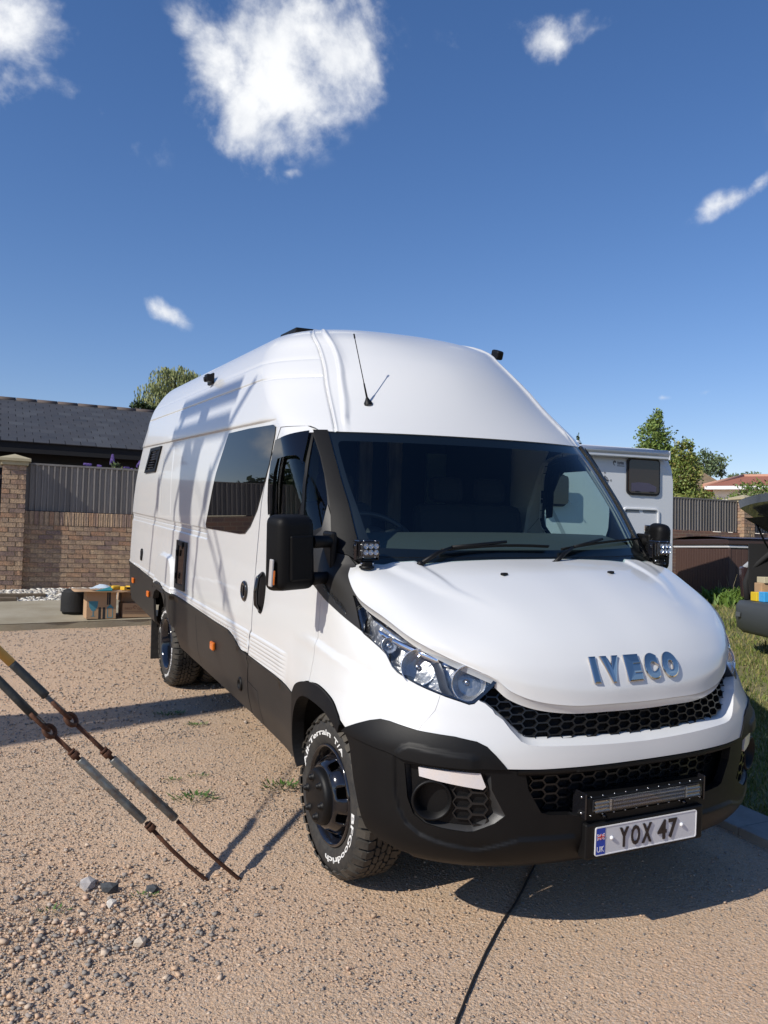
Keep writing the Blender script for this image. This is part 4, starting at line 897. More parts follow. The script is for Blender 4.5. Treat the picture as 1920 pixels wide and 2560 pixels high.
# light bar
lb = slab('light_bar', -.300, .300, .045, .5235, .5945, .075, BLK, van, .006)
slab('bar_recess', -.272, .272, .0070, .5375, .583, .003, GREYBEZ, lb)
def cell(x, z, r, parent, y=.004, m=REFLECT, ax=(0, -1, 0), nm='led_reflector'):
    mb = MB(); mb.lathe([(.002, r * 1.02), (-.004, r * .8), (-.010, r * .3), (-.010, 0)], (x, y, z), ax, 10); return mb.build(nm, m, parent, True)
YEL = mat('warm_reflector', (.55, .47, .36), .2, .9)
mbw = MB()
for i in range(34):
    for j in range(3):
        x = -.178 + i * .0108; z = .5455 + j * .0148; mbw.lathe([(.004, .0052), (-.002, .004), (-.005, .001)], (x, -.001, z), (0, -1, 0), 8)
tag(mbw.build('led_cells', SATIN, lb, True), kind='stuff')
for sx in (-1, 1):
    for j in range(3):
        mb = MB(); z = .5455 + j * .0148; x0 = sx * .190; x1 = sx * .268
        mb.grid([[(x0, -.006, z - .0068), (x1, -.006, z - .0068)], [(x0, .004, z), (x1, .002, z)], [(x0, -.006, z + .0068), (x1, -.006, z + .0068)]]); mb.build('spot_reflector', YEL, lb)
        mb = MB(); mb.box((x0 + sx * .004, -.004, z), (.008, .004, .015), None, 0, .001); mb.build('led_chip', SATIN, lb)
slab('bar_lens', -.272, .272, -.0085, .5375, .583, .001, LENS, lb)
for i in range(11):
    for z in (.5245, .5955):
        mb = MB(); mb.lathe([(0, .0028), (.002, .002), (.002, 0)], (-.28 + i * .056, .007, z), (0, -1, 0), 8); mb.build('cover_screw', SATIN, lb)
for x in (-.21, .20):
    mb = MB(); mb.box((x, .05, .512), (.035, .05, .03), None, 0, .003); mb.lathe([(0, .009), (.012, .009), (.014, .004), (.022, .004)], (x, .02, .513), (0, -1, 0), 10); mb.build('bar_foot', GLOSSBLK, lb)
for sx in (-1, 1):
    mb = MB(); mb.box((sx * .304, .045, .560), (.008, .08, .10), None, 0, .003); mb.build('end_plate', GLOSSBLK, lb)
    for z in (.53, .592): 
        mb = MB(); mb.lathe([(0, .005), (.004, .004), (.004, 0)], (sx * .308, .03, z), (sx, 0, 0), 8); mb.build('end_screw', SATIN, lb)
# spot pods at the bonnet corners
def pod(sd):
    c = Vector((sd * .852, .875, 1.480)); mb = MB(); mb.box(c + Vector((0, .012, 0)), (.098, .060, .078), None, 0, .006); p = mb.build('work_light', GLOSSBLK, van)
    mb = MB(); mb.box(c + Vector((0, -.019, 0)), (.078, .004, .058), None, 0, .001); mb.build('light_face', GREYBEZ, p)
    for i in range(3):
        for j in range(2):
            cell(c.x - .0245 + i * .0245, c.z - .0135 + j * .027, .012, p, c.y - .034)
    mb = MB(); mb.box(c + Vector((0, -.0385, 0)), (.078, .001, .058)); mb.build('light_lens', LENS, p)
    for i in (-1, 1):
        for j in (-1, 1):
            mb = MB(); mb.lathe([(0, .0035), (.002, .002), (.002, 0)], c + Vector((i * .028, -.018, j * .035)), (0, -1, 0), 8); mb.build('face_screw', SATIN, p)
    for i in range(5):
        mb = MB(); mb.box(c + Vector((0, .050, -.03 + i * .015)), (.09, .02, .004)); mb.build('cooling_fin', GLOSSBLK, p)
    for s2 in (-1, 1):
        mb = MB(); mb.box(c + Vector((s2 * .054, .012, -.012)), (.004, .026, .075), None, 0, .0015); mb.lathe([(0, .011), (.006, .010), (.006, 0)], c + Vector((s2 * .056, .012, .01)), (s2, 0, 0), 10); mb.build('bracket_arm', GLOSSBLK, p)
    mb = MB(); mb.box(c + Vector((0, .012, -.050)), (.11, .026, .004)); mb.box(c + Vector((0, .004, -.066)), (.045, .03, .022), None, 0, .004); mb.lathe([(0, .034), (.008, .034), (.012, .02), (.018, .016)], c + Vector((0, .006, -.086)), (0, 0, 1), 20); mb.build('mount', BLK, p)
    for s2 in (-1, 1):
        mb = MB(); mb.lathe([(0, .006), (.012, .006), (.014, .003)], c + Vector((s2 * .018, .004, -.066)), (s2, 0, 0), 8, cap=True); mb.build('mount_bolt', CHROME, p)
pod(-1); pod(1)
# wipers
def wp(s, z, off=.03): return Vector(offG(wrapG, off)(s, z) * (-1 if True else 1) if False else offG(wrapG, off)(-s, z))
def wiper(a, elbow, tip0, tip1, mid):
    mb = MB(); mb.tube([wp(*a, .012), wp(*[(a[i] + elbow[i]) / 2 for i in (0, 1)], .035), wp(*elbow, .03)], [.013, .010, .006], 8); mb.tube([wp(*elbow, .03), wp(*mid, .03)], [.008, .007], 8)
    mb.lathe([(0, .018), (.02, .016), (.028, .006)], wp(*a, .0), (0, -.5, .8), 14, cap=True); w = mb.build('wiper_arm', BLK, van)
    n = 12; pts = [wp(tip0[0] + (tip1[0] - tip0[0]) * k / n, tip0[1] + (tip1[1] - tip0[1]) * k / n + .012 * math.sin(math.pi * k / n), .016) for k in range(n + 1)]
    mb = MB(); mb.tube(pts, .007, 6); pts2 = [p + Vector((0, -.008, .004)) for p in pts]; mb.tube(pts2, .004, 6); mb.build('wiper_blade', BLK, w)
wiper((.3763, 1.402), (.2671, 1.467), (.2971, 1.4623), (-.0768, 1.4789), (.08, 1.4935))
wiper((-.0619, 1.3994), (-.1658, 1.4673), (-.1238, 1.4656), (-.54, 1.512), (-.30, 1.5071))
# aerial
A_ = Vector(wrap(-.4054, 2.201) * np.array([1, 1, 1])); T_ = Vector((-.62, 1.65, 2.575)); d_ = (T_ - A_)
mb = MB(); mb.lathe([(-.01, .024), (.006, .022), (.02, .013), (.035, .006)], A_, d_, 16); mb.tube([A_ + d_ * .06, A_ + d_ * .28, A_ + d_ * .30], [.006, .0045, .003], 8); mb.tube([A_ + d_ * .29, A_ + d_ * .93, A_ + d_ * .94, T_], [.0026, .0024, .0045, .0045], 7); mb.build('aerial', BLK, van)
# door mirrors
def mirror(sd):
    def q(x, y, z): return (sd * x, y, z)
    k = 1 if sd < 0 else 0
    x0, x1 = (1.045, 1.265) if k else (.935, 1.04); HH = .345 if k else .27; 
    bm = bmesh.new(); bmesh.ops.create_cube(bm, size=1)
    for v in bm.verts:
        f = v.co.z > 0; tx = .93 if f else 1.0
        v.co = Vector((v.co.x * (x1 - x0) * tx, v.co.y * .13, v.co.z * HH))
        if v.co.y < 0: v.co.x *= .86; v.co.z *= .93
    bmesh.ops.bevel(bm, geom=list(bm.edges), offset=.042, segments=5, profile=.55, affect='EDGES')
    cc = Vector(((x0 + x1) / 2 * sd, 1.03, 1.452 if k else 1.475)); bm.verts.index_update(); R_ = Matrix.Rotation(-.22 * sd, 3, 'Z') @ Matrix.Rotation(.03 * sd, 3, 'Y')
    vs = [tuple(R_ @ v.co + cc) for v in bm.verts]; fs = [tuple(v.index for v in f.verts) for f in bm.faces]; bm.free()
    mb = MB(); mb.add(vs, fs, 0, True); MIR = PILLAR; root = mb.build('door_mirror', MIR, van)
    mb = MB(); mb.box(cc + Vector((-.028 * sd, -.060, -.02)), (.115 if k else .05, .02, .20 if k else .14), R_, 0, .008); mb.build('mirror_cover_panel', PILLAR, root)
    mb = MB(); mb.box(cc + Vector((-.0 * sd, .066, 0)), ((x1 - x0) * .84, .006, HH * .87), R_, 0, .002); mb.build('mirror_glass', CHROME, root)
    for z in (1.50, 1.335):
        mb = MB(); mb.tube([Vector(q(x0 + .02, 1.02, z)), Vector(q(.97, 1.06, z)), Vector(q(.935, 1.10, z))], [.030, .028, .036], 12); mb.build('mirror_arm', BLK, root)
    mb = MB(); mb.box(q(.945, 1.10, 1.41), (.03, .12, .27), None, 0, .012); mb.build('mirror_foot', BLK, root)
    if sd < 0:
        for m_, dx, w_, h_, z_, nm in ((WHITEP, .006, .012, .12, -.085, 'repeater_housing'), (AMBER, .014, .012, .065, -.105, 'repeater_lens')):
            mb = MB(); mb.box(cc + Vector((-.110 + dx, -.045, z_)), (w_, .036, h_), Matrix.Rotation(.04, 3, 'Y'), 0, .005); mb.build(nm, m_ if m_ is AMBER else mat('repeater_clear_lens', (.45, .43, .42), .2), root)
mirror(-1); mirror(1)
# right-hand mirror sits closer in because of the angle it is folded to
# small camera box high on the side, roof hatch, far-side roof lamp
mb = MB(); mb.box((-.90, 3.73, 2.545), (.055, .085, .055), None, 0, .006); mb.box((-.875, 3.78, 2.545), (.016, .16, .08), None, 0, .004); mb.lathe([(0, .016), (.012, .02), (.012, 0)], (-.925, 3.73, 2.535), (-1, -.1, -.2), 12); mb.build('awning_camera', BLK, van)
mb = MB(); mb.box((-.40, 3.12, 2.822), (.20, .34, .04), None, 0, .010); mb.build('roof_vent', BLK, van)
mb = MB(); mb.box((.72, 2.32, 2.685), (.05, .09, .06), Matrix.Rotation(.3, 3, 'X'), 0, .012); mb.tube([(.72, 2.36, 2.62), (.72, 2.34, 2.70)], .012, 8); mb.build('roof_work_light', BLK, van)
# tailboard sticker
# ================================================================== ground
def hgt(x, y):
    X = np.clip(x, -14, 17); Y = np.clip(y, -9, 11.5); return .02325 * X + .06314 * Y
def W_(x, y, z=0.0): return TILT.to_3x3() @ Vector((x, y, z))
def ground_mat(name, ramp_, bumpd, speck):
    m = bpy.data.materials.new(name); m.use_nodes = True; t = m.node_tree; b = t.nodes['Principled BSDF']; b.inputs['Roughness'].default_value = .92; b.inputs['Specular IOR Level'].default_value = .2
    tcn = N(t, 'ShaderNodeTexCoord'); v = tcn.outputs['Object']
    n1 = N(t, 'ShaderNodeTexNoise'); n1.inputs['Scale'].default_value = .55; n1.inputs['Detail'].default_value = 8; n1.inputs['Roughness'].default_value = .65; t.links.new(v, n1.inputs['Vector'])
    r1 = N(t, 'ShaderNodeValToRGB'); r1.color_ramp.elements[0].position = .35; r1.color_ramp.elements[1].position = .68; t.links.new(n1.outputs['Fac'], r1.inputs['Fac'])
    r1.color_ramp.elements[0].color = (*ramp_[0], 1); r1.color_ramp.elements[1].color = (*ramp_[2], 1); e = r1.color_ramp.elements.new(.5); e.color = (*ramp_[1], 1)
    last = r1.outputs[0]; hs = None
    for sc, amt in speck:
        vo = N(t, 'ShaderNodeTexVoronoi'); vo.inputs['Scale'].default_value = sc; vo.inputs['Randomness'].default_value = 1; t.links.new(v, vo.inputs['Vector'])
        hs_ = N(t, 'ShaderNodeSeparateColor'); t.links.new(vo.outputs['Color'], hs_.inputs[0])
        rr = N(t, 'ShaderNodeValToRGB'); cr_ = rr.color_ramp; cr_.interpolation = 'LINEAR'
        cs = [(0, (.24, .19, .155)), (.16, (.40, .30, .215)), (.5, (.56, .39, .25)), (.75, (.70, .45, .28)), (.9, (.38, .36, .33)), (1.0, (.70, .62, .52))]
        for i, (p, c_) in enumerate(cs):
            el = cr_.elements[i] if i < 2 else cr_.elements.new(p)
            el.position = p; el.color = (*c_, 1)
        t.links.new(hs_.outputs[0], rr.inputs['Fac']); mx_ = N(t, 'ShaderNodeMix', data_type='RGBA'); mx_.inputs[0].default_value = amt; t.links.new(last, mx_.inputs[6]); t.links.new(rr.outputs[0], mx_.inputs[7]); last = mx_.outputs[2]
        # stone-like relief: rounded cells at random heights
        hh = M_(t, 'MULTIPLY', M_(t, 'SUBTRACT', .9, vo.outputs['Distance']), M_(t, 'ADD', M_(t, 'MULTIPLY', hs_.outputs[1], .9), .2)); hh = M_(t, 'MULTIPLY', hh, 1.0 / sc)
        hs = hh if hs is None else M_(t, 'ADD', hs, hh)
    t.links.new(last, b.inputs['Base Color'])
    bp = N(t, 'ShaderNodeBump'); bp.inputs['Strength'].default_value = 1.0; bp.inputs['Distance'].default_value = bumpd; t.links.new(hs, bp.inputs['Height']); t.links.new(bp.outputs[0], b.inputs['Normal'])
    return m
GRAVEL = ground_mat('gravel_drive', ((.40, .30, .205), (.52, .36, .23), (.62, .38, .23)), .5, ((70, .30), (150, .5), (300, .35)))
EARTH = ground_mat('dry_lawn_earth', ((.16, .15, .06), (.10, .12, .035), (.24, .20, .10)), .6, ((60, .12),))
def nonuni(lo, hi, a, b, st, far):
    c_ = list(np.arange(a, b + 1e-6, st)); x = b; g = st
    while x < hi: g *= 1.5; x += g; c_.append(min(x, hi))
    x = a; g = st
    while x > lo: g *= 1.5; x -= g; c_.insert(0, max(x, lo))
    return c_
def sheet(name, xs, ys, m, dz=0.0, und=0.0):
    X, Y = np.meshgrid(xs, ys); Z = hgt(X, Y) + dz
    if und: Z = Z + und * (np.sin(X * 3.1 + Y * 1.7) * np.sin(Y * 2.3 - X * .9) + .5 * np.sin(X * 7.3 + 1) * np.sin(Y * 8.1))
    mb = MB(); mb.grid(np.stack([X, Y, Z], -1).tolist()); o = mb.build(name, m); o['kind'] = 'structure'; return o
sheet('ground', nonuni(-420, 420, -6, 5, .12, 0), nonuni(-420, 420, -3, 12, .12, 0), GRAVEL, -.002, .0025)
sheet('lawn', [1.50, 1.6] + list(np.arange(2, 30, .6)) + [60, 200], list(np.arange(-6, 11.7, .6)), EARTH, .012)
# loose stones (rng scatter in real ground coordinates)
def stones(name, N_, xs, ys, rlo, rhi, mats_, dens=None, label=None, flat=.62, sink=.25, big=None, power=2.2, hf=None):
    ico = bmesh.new(); bmesh.ops.create_cube(ico, size=1.5); bmesh.ops.triangulate(ico, faces=ico.faces); iv = np.array([v.co[:] for v in ico.verts]); itf = np.array([[v.index for v in f.verts] for f in ico.faces]); ico.free(); nv = len(iv)
    x = rng.uniform(*xs, N_); y = rng.uniform(*ys, N_); keep = np.ones(N_, bool)
    if dens is not None: keep = rng.random(N_) < dens(x, y)
    x, y = x[keep], y[keep]; n = len(x); r = rlo + (rhi - rlo) * rng.random(n) ** power
    sc = rng.uniform(.5, 1.35, (n, 3)) * np.array([1, 1, flat]); V = iv[None] * (1 + rng.uniform(-.45, .12, (n, nv, 3))) * sc[:, None, :] * r[:, None, None]
    a = rng.uniform(0, 6.28, n); ca, sa = np.cos(a), np.sin(a); V = np.stack([V[..., 0] * ca[:, None] - V[..., 1] * sa[:, None], V[..., 0] * sa[:, None] + V[..., 1] * ca[:, None], V[..., 2]], -1)
    z = (hf(x, y) if hf else hgt(x, y)); V[..., 0] += x[:, None]; V[..., 1] += y[:, None]; V[..., 2] += (z + r * flat * (1 - 2 * sink))[:, None] + .02325 * (V[..., 0] - x[:, None]) + .063 * (V[..., 1] - y[:, None])
    F = (itf[None] + nv * np.arange(n)[:, None, None]).reshape(-1, 3)
    me = bpy.data.meshes.new(name); me.vertices.add(n * nv); me.vertices.foreach_set('co', V.reshape(-1)); me.loops.add(len(F) * 3); me.loops.foreach_set('vertex_index', F.reshape(-1)); me.polygons.add(len(F)); me.polygons.foreach_set('loop_start', np.arange(0, len(F) * 3, 3)); me.polygons.foreach_set('loop_total', np.full(len(F), 3)); me.update(); me.validate()
    me.materials.append(mats_); o = link(me, name); o['kind'] = 'stuff'
    if label: o['label'] = label
    return o
STONE = mat('mixed_gravel_stone', (.3, .25, .2), .85, isl=[(.50, .37, .265), (.58, .40, .28), (.44, .36, .29), (.33, .28, .24), (.56, .44, .33), (.55, .38, .25), (.26, .23, .20), (.62, .38, .25), (.50, .35, .24), (.70, .62, .52), (.46, .33, .225), (.40, .34, .28)], bump=(90, .3, .003))
def clus(x, y):
    d = np.zeros_like(x)
    for cx, cy, s, k in ((-1.95, .85, .42, .85), (-2.45, .75, .5, .9), (-1.5, .95, .22, .5), (-2.2, 2.1, .6, .30), (-2.0, 3.0, .7, .25), (-1.3, 5.5, 1.2, .12)):
        d = np.maximum(d, k * np.exp(-((x - cx) ** 2 + (y - cy) ** 2) / s ** 2))
    return d
smz = lambda x, y: 1 - .72 * np.clip((x + 1.25) / .8, 0, 1) * np.clip((1.1 - y) / .6, 0, 1) - .35 * np.clip((.2 - y) / .5, 0, 1) * (x < -1.0)
n1 = lambda x, y: .5 + .5 * np.sin(x * 2.1 + 1.3 * np.sin(y * 1.7)) * np.sin(y * 2.6 + x)
stones('loose_gravel', 95000, (-3.2, 2.2), (-1.0, 3.4), .0020, .0070, STONE, lambda x, y: (.40 + .5 * n1(x, y) ** 2) * smz(x, y) + clus(x, y))
stones('loose_gravel', 16000, (-3.2, .2), (3.2, 8.0), .004, .011, STONE, lambda x, y: .4 + .5 * n1(x, y))
stones('scattered_pebbles', 7000, (-3.2, 1.4), (-1.0, 7.9), .005, .015, STONE, lambda x, y: (.07 + .16 * n1(x, y) ** 3) * smz(x, y) + clus(x, y), power=3.2)
stones('stone_patch', 14000, (-3.0, -1.2), (.3, 1.7), .0035, .017, STONE, lambda x, y: clus(x, y) ** 1.2 * .8, power=5.0, flat=.6)
for (p, r, nm, m_, lb_) in (((-1.96, 1.24), .045, 'rock', (.42, .39, .37), 'pale angular lump of stone among the loose gravel near the wire anchors'), ((-1.88, 1.17), .036, 'rock', (.05, .055, .06), 'dark slate grey stone touching the pale angular lump'), ((-1.71, 1.10), .03, 'rock', (.05, .055, .06), 'dark smooth stone lying flat just left of the anchor rods'), ((-1.83, .69), .026, 'rock', (.5, .42, .33), 'cream pebble alone on the bare dirt below the stone patch'), ((-1.89, 1.04), .024, 'rock', (.6, .55, .48), 'small bright cream pebble at the edge of the stone patch')):
    bm = bmesh.new(); bmesh.ops.create_icosphere(bm, subdivisions=1, radius=r * 1.1)
    for v in bm.verts: v.co *= 1 + random.uniform(-.28, .18); v.co.z *= .75
    me = bpy.data.meshes.new(nm); bm.to_mesh(me); bm.free(); me.materials.append(mat('rock_' + str(p[0]), m_, .85, bump=(40, .4, .01), var=(20, .5, tuple(c * 1.3 for c in m_)))); o = link(me, nm); o.location = W_(*p, r * .35); tag(o, lb_, 'rock')
# ---- concrete pad, pebble border, edging slabs
CONC = mat('ribbed_concrete', (.34, .30, .22), .9, bump=(60, .5, .01), var=(2.2, .8, (.24, .20, .13)))
def padz(y): return float(hgt(0, y))
mb = MB(); xs_ = np.arange(-14, 3.01, .5); ys_ = list(np.arange(8.03, 10.05, .035))
mb.grid([[(x, y, hgt(x, y) + .075 + .004 * math.sin(y / .035 * 2.2 + x * .3)) for x in xs_] for y in ys_]); mb.grid([[(x, 8.03 + .012 * math.sin(x * 7), hgt(x, 8.03) + dz) for x in np.arange(-14, 3.01, .1)] for dz in (-.1, .074)]); o = mb.build('pavement', CONC); o['kind'] = 'structure'
PEB = mat('white_pebbles', (.5, .48, .42), .7, isl=[(.55, .52, .45), (.42, .39, .33), (.65, .62, .56), (.34, .30, .25), (.5, .45, .36)], bump=(60, .2, .003))
stones('pebble_border', 9500, (-4.5, 1.2), (9.95, 11.72), .016, .042, PEB, None, 'strip of whitish pebbles between concrete and brick wall', .7, .2, power=1.3, hf=lambda x, y: hgt(x, y) + .01 + .02 * np.clip(y - 9.9, 0, 1))
SLAB = mat('edging_concrete', (.27, .26, .24), .9, bump=(90, .4, .006), var=(9, .7, (.19, .18, .165)))
edg = empty('edging_path', W_(1.33, .6, 0), 0); edg['kind'] = 'structure'
y = -3.0; k = 0
while y < 7:
    L = .60; mb = MB(); mb.box((0, 0, 0), (.285 + random.uniform(-.003, .003), L - .008, .06), None, 0, .005); o = mb.build('paving_slab', SLAB, edg)
    o.location = W_(1.335 + random.uniform(-.004, .004), y + L / 2, .012 + random.uniform(-.003, .003)) - edg.location; o.rotation_mode = 'QUATERNION'; o.rotation_quaternion = TILT.to_quaternion(); y += L; k += 1
# ---- black cable on the gravel
mb = MB(); cps = [(.62, 1.30), (.2, .905), (-.05, .67), (-.26, .474), (-.35, .395), (-.44, .33), (-.61, .175), (-.78, .01), (-.90, -.115), (-1.0, -.22), (-1.25, -.5), (-1.8, -1.0)]
cps = smooth_poly([tuple(p) for p in cps], 2)
mb.tube([W_(p[0] + .0012 * math.sin(i * 2.1), p[1], .003 + .001 * math.sin(i * 1.3)) for i, p in enumerate(cps)], .0050, 7); tag(mb.build('cable', mat('cable_rubber', (.012, .011, .011), .7)), 'thin black cable running across the gravel towards the viewer', 'cable')
# ================================================================== boundary wall with its pillars and boards
BR = [(.40, .22, .13), (.47, .29, .17), (.36, .23, .155), (.25, .17, .14), (.52, .36, .22), (.44, .31, .205), (.21, .16, .15), (.45, .26, .145), (.38, .26, .175)]
BRICK = mat('stock_brick', BR[0], .9, randcol=BR, bump=(45, .6, .012), var=(18, .55, (.12, .085, .075)))
MORTAR = mat('lime_mortar', (.36, .27, .17), .95, bump=(120, .5, .004)); WOODG = mat('weathered_board', (.12, .11, .10), .85, bump=(18, .5, .006), var=(9, .7, (.20, .18, .165)), stretch=(6, 6, .6), randcol=[(.16, .145, .13), (.28, .255, .23), (.21, .19, .17)])
CAPST = mat('cap_stone', (.42, .36, .23), .85, bump=(60, .4, .006), var=(6, .6, (.30, .26, .16)))
def brick_mesh(l, h, d, k):
    bm = bmesh.new(); bmesh.ops.create_cube(bm, size=1)
    bmesh.ops.subdivide_edges(bm, edges=[e for e in bm.edges if abs((e.verts[0].co - e.verts[1].co).x) > .5], cuts=2)
    r_ = random.Random(k)
    for v in bm.verts: v.co = Vector((v.co.x * l, v.co.y * d, v.co.z * h)) + Vector((r_.uniform(-.003, .003), r_.uniform(-.004, .004), r_.uniform(-.003, .003)))
    me = bpy.data.meshes.new('brick'); bm.to_mesh(me); bm.free(); me.materials.append(BRICK); return me
BM = [brick_mesh(.215, .065, .10, k) for k in range(5)]; BH = [brick_mesh(.1025, .065, .10, k + 9) for k in range(4)]; BSD = [brick_mesh(.065, .215, .10, k + 20) for k in range(3)]
def put(me, name, parent, loc, rz=0):
    o = bpy.data.objects.new(name, me); COL.objects.link(o); o.parent = parent; o.location = loc
    if rz: o.rotation_euler = (0, 0, rz)
    return o
WY = 11.80
def boxo(name, x0, x1, y0, y1, z0, z1, m, parent=None, bev=0.0, mi=0):
    mb = MB(); mb.box(((x0 + x1) / 2, (y0 + y1) / 2, (z0 + z1) / 2), (x1 - x0, y1 - y0, z1 - z0), None, 0, bev); return mb.build(name, m, parent)
BRICKFAR = bpy.data.materials.new('brickwork_far'); BRICKFAR.use_nodes = True; t_ = BRICKFAR.node_tree; bt = N(t_, 'ShaderNodeTexBrick'); bt.inputs['Scale'].default_value = 1; bt.inputs['Brick Width'].default_value = .225; bt.inputs['Row Height'].default_value = .075; bt.inputs['Mortar Size'].default_value = .006
bt.inputs['Color1'].default_value = (.25, .13, .085, 1); bt.inputs['Color2'].default_value = (.16, .10, .085, 1); bt.inputs['Mortar'].default_value = (.30, .225, .15, 1)
mpp = N(t_, 'ShaderNodeMapping'); mpp.inputs['Rotation'].default_value = (math.pi / 2, 0, 0); tcc = N(t_, 'ShaderNodeTexCoord'); t_.links.new(tcc.outputs['Object'], mpp.inputs[0]); t_.links.new(mpp.outputs[0], bt.inputs['Vector']); t_.links.new(bt.outputs['Color'], t_.nodes['Principled BSDF'].inputs['Base Color']); t_.nodes['Principled BSDF'].inputs['Roughness'].default_value = .9
def wall_run(x0, x1, zt, bricks, lab, boardlab):
    w = empty('brick_wall', (0, 0, 0), 0, lab, 'wall')
    zb = zt - 1.27
    if bricks:
        boxo('mortar', x0, x1, WY + .013, WY + .20, zb - .3, zt - .004, MORTAR, w)
        cnt = 0
        for r in range(15):
            z = zt - .22 - .0375 - r * .075 ; x = x0 + (.112 if r % 2 else .0)
            if r % 2: put(BH[r % 4], 'brick', w, (x0 + .0535, WY + .05, z))
            while x < x1 - .1:
                if x + .215 <= x1 + .02: put(random.choice(BM), 'brick', w, (x + .1075, WY + .05 + random.uniform(-.003, .003), z)); cnt += 1
                x += .225
        x = x0
        while x < x1 - .05: put(random.choice(BSD), 'brick', w, (x + .0325, WY + .045 + random.uniform(-.003, .003), zt - .108)); x += .075
    else: boxo('brickwork', x0, x1, WY, WY + .2, zb - .3, zt, BRICKFAR, w)
    return w
def boards(x0, x1, zt, h, lab, wob=.0):
    f = empty('board_fence', ((x0 + x1) / 2, WY + .08, zt - h), 0, lab, 'fence'); X0 = x0 - (x0 + x1) / 2; X1 = x1 - (x0 + x1) / 2
    ms = []
    for k in range(4):
        mb = MB(); mb.box((-.012, .0, h / 2), (.072, .018, h - .012), Matrix.Rotation(random.uniform(-.004, .004), 3, 'Y'), 0); mb.box((.036, -.020, h / 2), (.020, .034, h - .012), Matrix.Rotation(random.uniform(-.006, .006), 3, 'Y'), 0); ms.append(mb.mesh('board', WOODG))
    x = X0 + .04; k = 0
    while x < X1 - .03: put(ms[k % 4] if random.random() < .6 else random.choice(ms), 'board', f, (x, random.uniform(-.003, .003), 0)); x += .088; k += 1
    WOODR = mat('capping_rail_wood', (.20, .185, .17), .8, var=(8, .5, (.13, .12, .11)))
    mb = MB(); mb.box(((X0 + X1) / 2, 0, h + .012), (X1 - X0, .075, .030)); mb.box(((X0 + X1) / 2, .03, h * .2), (X1 - X0, .04, .06)); mb.box(((X0 + X1) / 2, .03, h * .8), (X1 - X0, .04, .06)); mb.build('capping_rail', WOODR, f); return f
def pillar(x0, x1, zt, bricks, lab, y0=None):
    y0 = WY - .14 if y0 is None else y0; y1 = y0 + (x1 - x0)
    p = empty('brick_pillar', ((x0 + x1) / 2, (y0 + y1) / 2, zt - 2.0), 0, lab, 'pillar'); cx, cy, cz = p.location; w = (x1 - x0)
    boxo('mortar', -w / 2 + .011, w / 2 - .011, -w / 2 + .011, w / 2 - .011, -.3, 2.0, MORTAR, p)
    n = 26 if bricks else 13
    for r in range(n):
        z = 2.0 - .0375 - r * .075
        if r % 2 == 0:
            put(BM[r % 5], 'brick', p, (-w / 2 + .1075, -w / 2 + .05, z)); put(BH[r % 4], 'brick', p, (w / 2 - .052, -w / 2 + .05, z)); 
            put(BM[(r + 2) % 5], 'brick', p, (-w / 2 + .05, .05, z), math.pi / 2); put(BM[(r + 3) % 5], 'brick', p, (w / 2 - .05, .05, z), math.pi / 2)
        else:
            put(BH[r % 4], 'brick', p, (-w / 2 + .052, -w / 2 + .05, z)); put(BM[r % 5], 'brick', p, (w / 2 - .1075, -w / 2 + .05, z)); 
            put(BM[(r + 1) % 5], 'brick', p, (-w / 2 + .05, .0, z), math.pi / 2); put(BM[(r + 4) % 5], 'brick', p, (w / 2 - .05, .0, z), math.pi / 2)
    mb = MB(); mb.box((0, 0, 2.03), (w + .06, w + .06, .06), None, 0, .004); mb.box((0, 0, 2.085), (w + .13, w + .13, .05), None, 0, .006); mb.add([(-w / 2 - .06, -w / 2 - .06, 2.11), (w / 2 + .06, -w / 2 - .06, 2.11), (w / 2 + .06, w / 2 + .06, 2.11), (-w / 2 - .06, w / 2 + .06, 2.11), (0, 0, 2.19)], [(0, 1, 4), (1, 2, 4), (2, 3, 4), (3, 0, 4)]); mb.build('cap', CAPST, p); return p
pillar(-2.235, -1.895, 2.68, True, 'tall brick pillar with stone cap at the left edge of the photo')
w1 = wall_run(-1.895, .02, 1.975, True, 'brown brick wall behind the cardboard boxes and pebble strip', '')
boards(-1.895, .02, 2.72, .74, 'grey weathered board fence on top of the left brick wall')
wall_run(-14.0, -2.235, 1.90, False, 'long brick wall continuing left beyond the stone capped pillar', ''); boards(-6.6, -2.235, 2.65, .74, 'grey board fence left of the stone capped pillar')
wall_run(.02, 13.86, 2.09, False, 'brick wall behind the motorhome and hot tub', ''); boards(11.0, 13.86, 2.84, .74, 'grey striped board fence between motorhome and right hand pillar')
pillar(13.86, 14.22, 2.83, False, 'distant brick pillar with stone cap behind the raised tailgate'); wall_run(14.22, 24, 2.09, False, 'brick wall to the right of the distant pillar', ''); boards(14.22, 18.2, 2.84, .74, 'grey board fence right of the distant brick pillar')
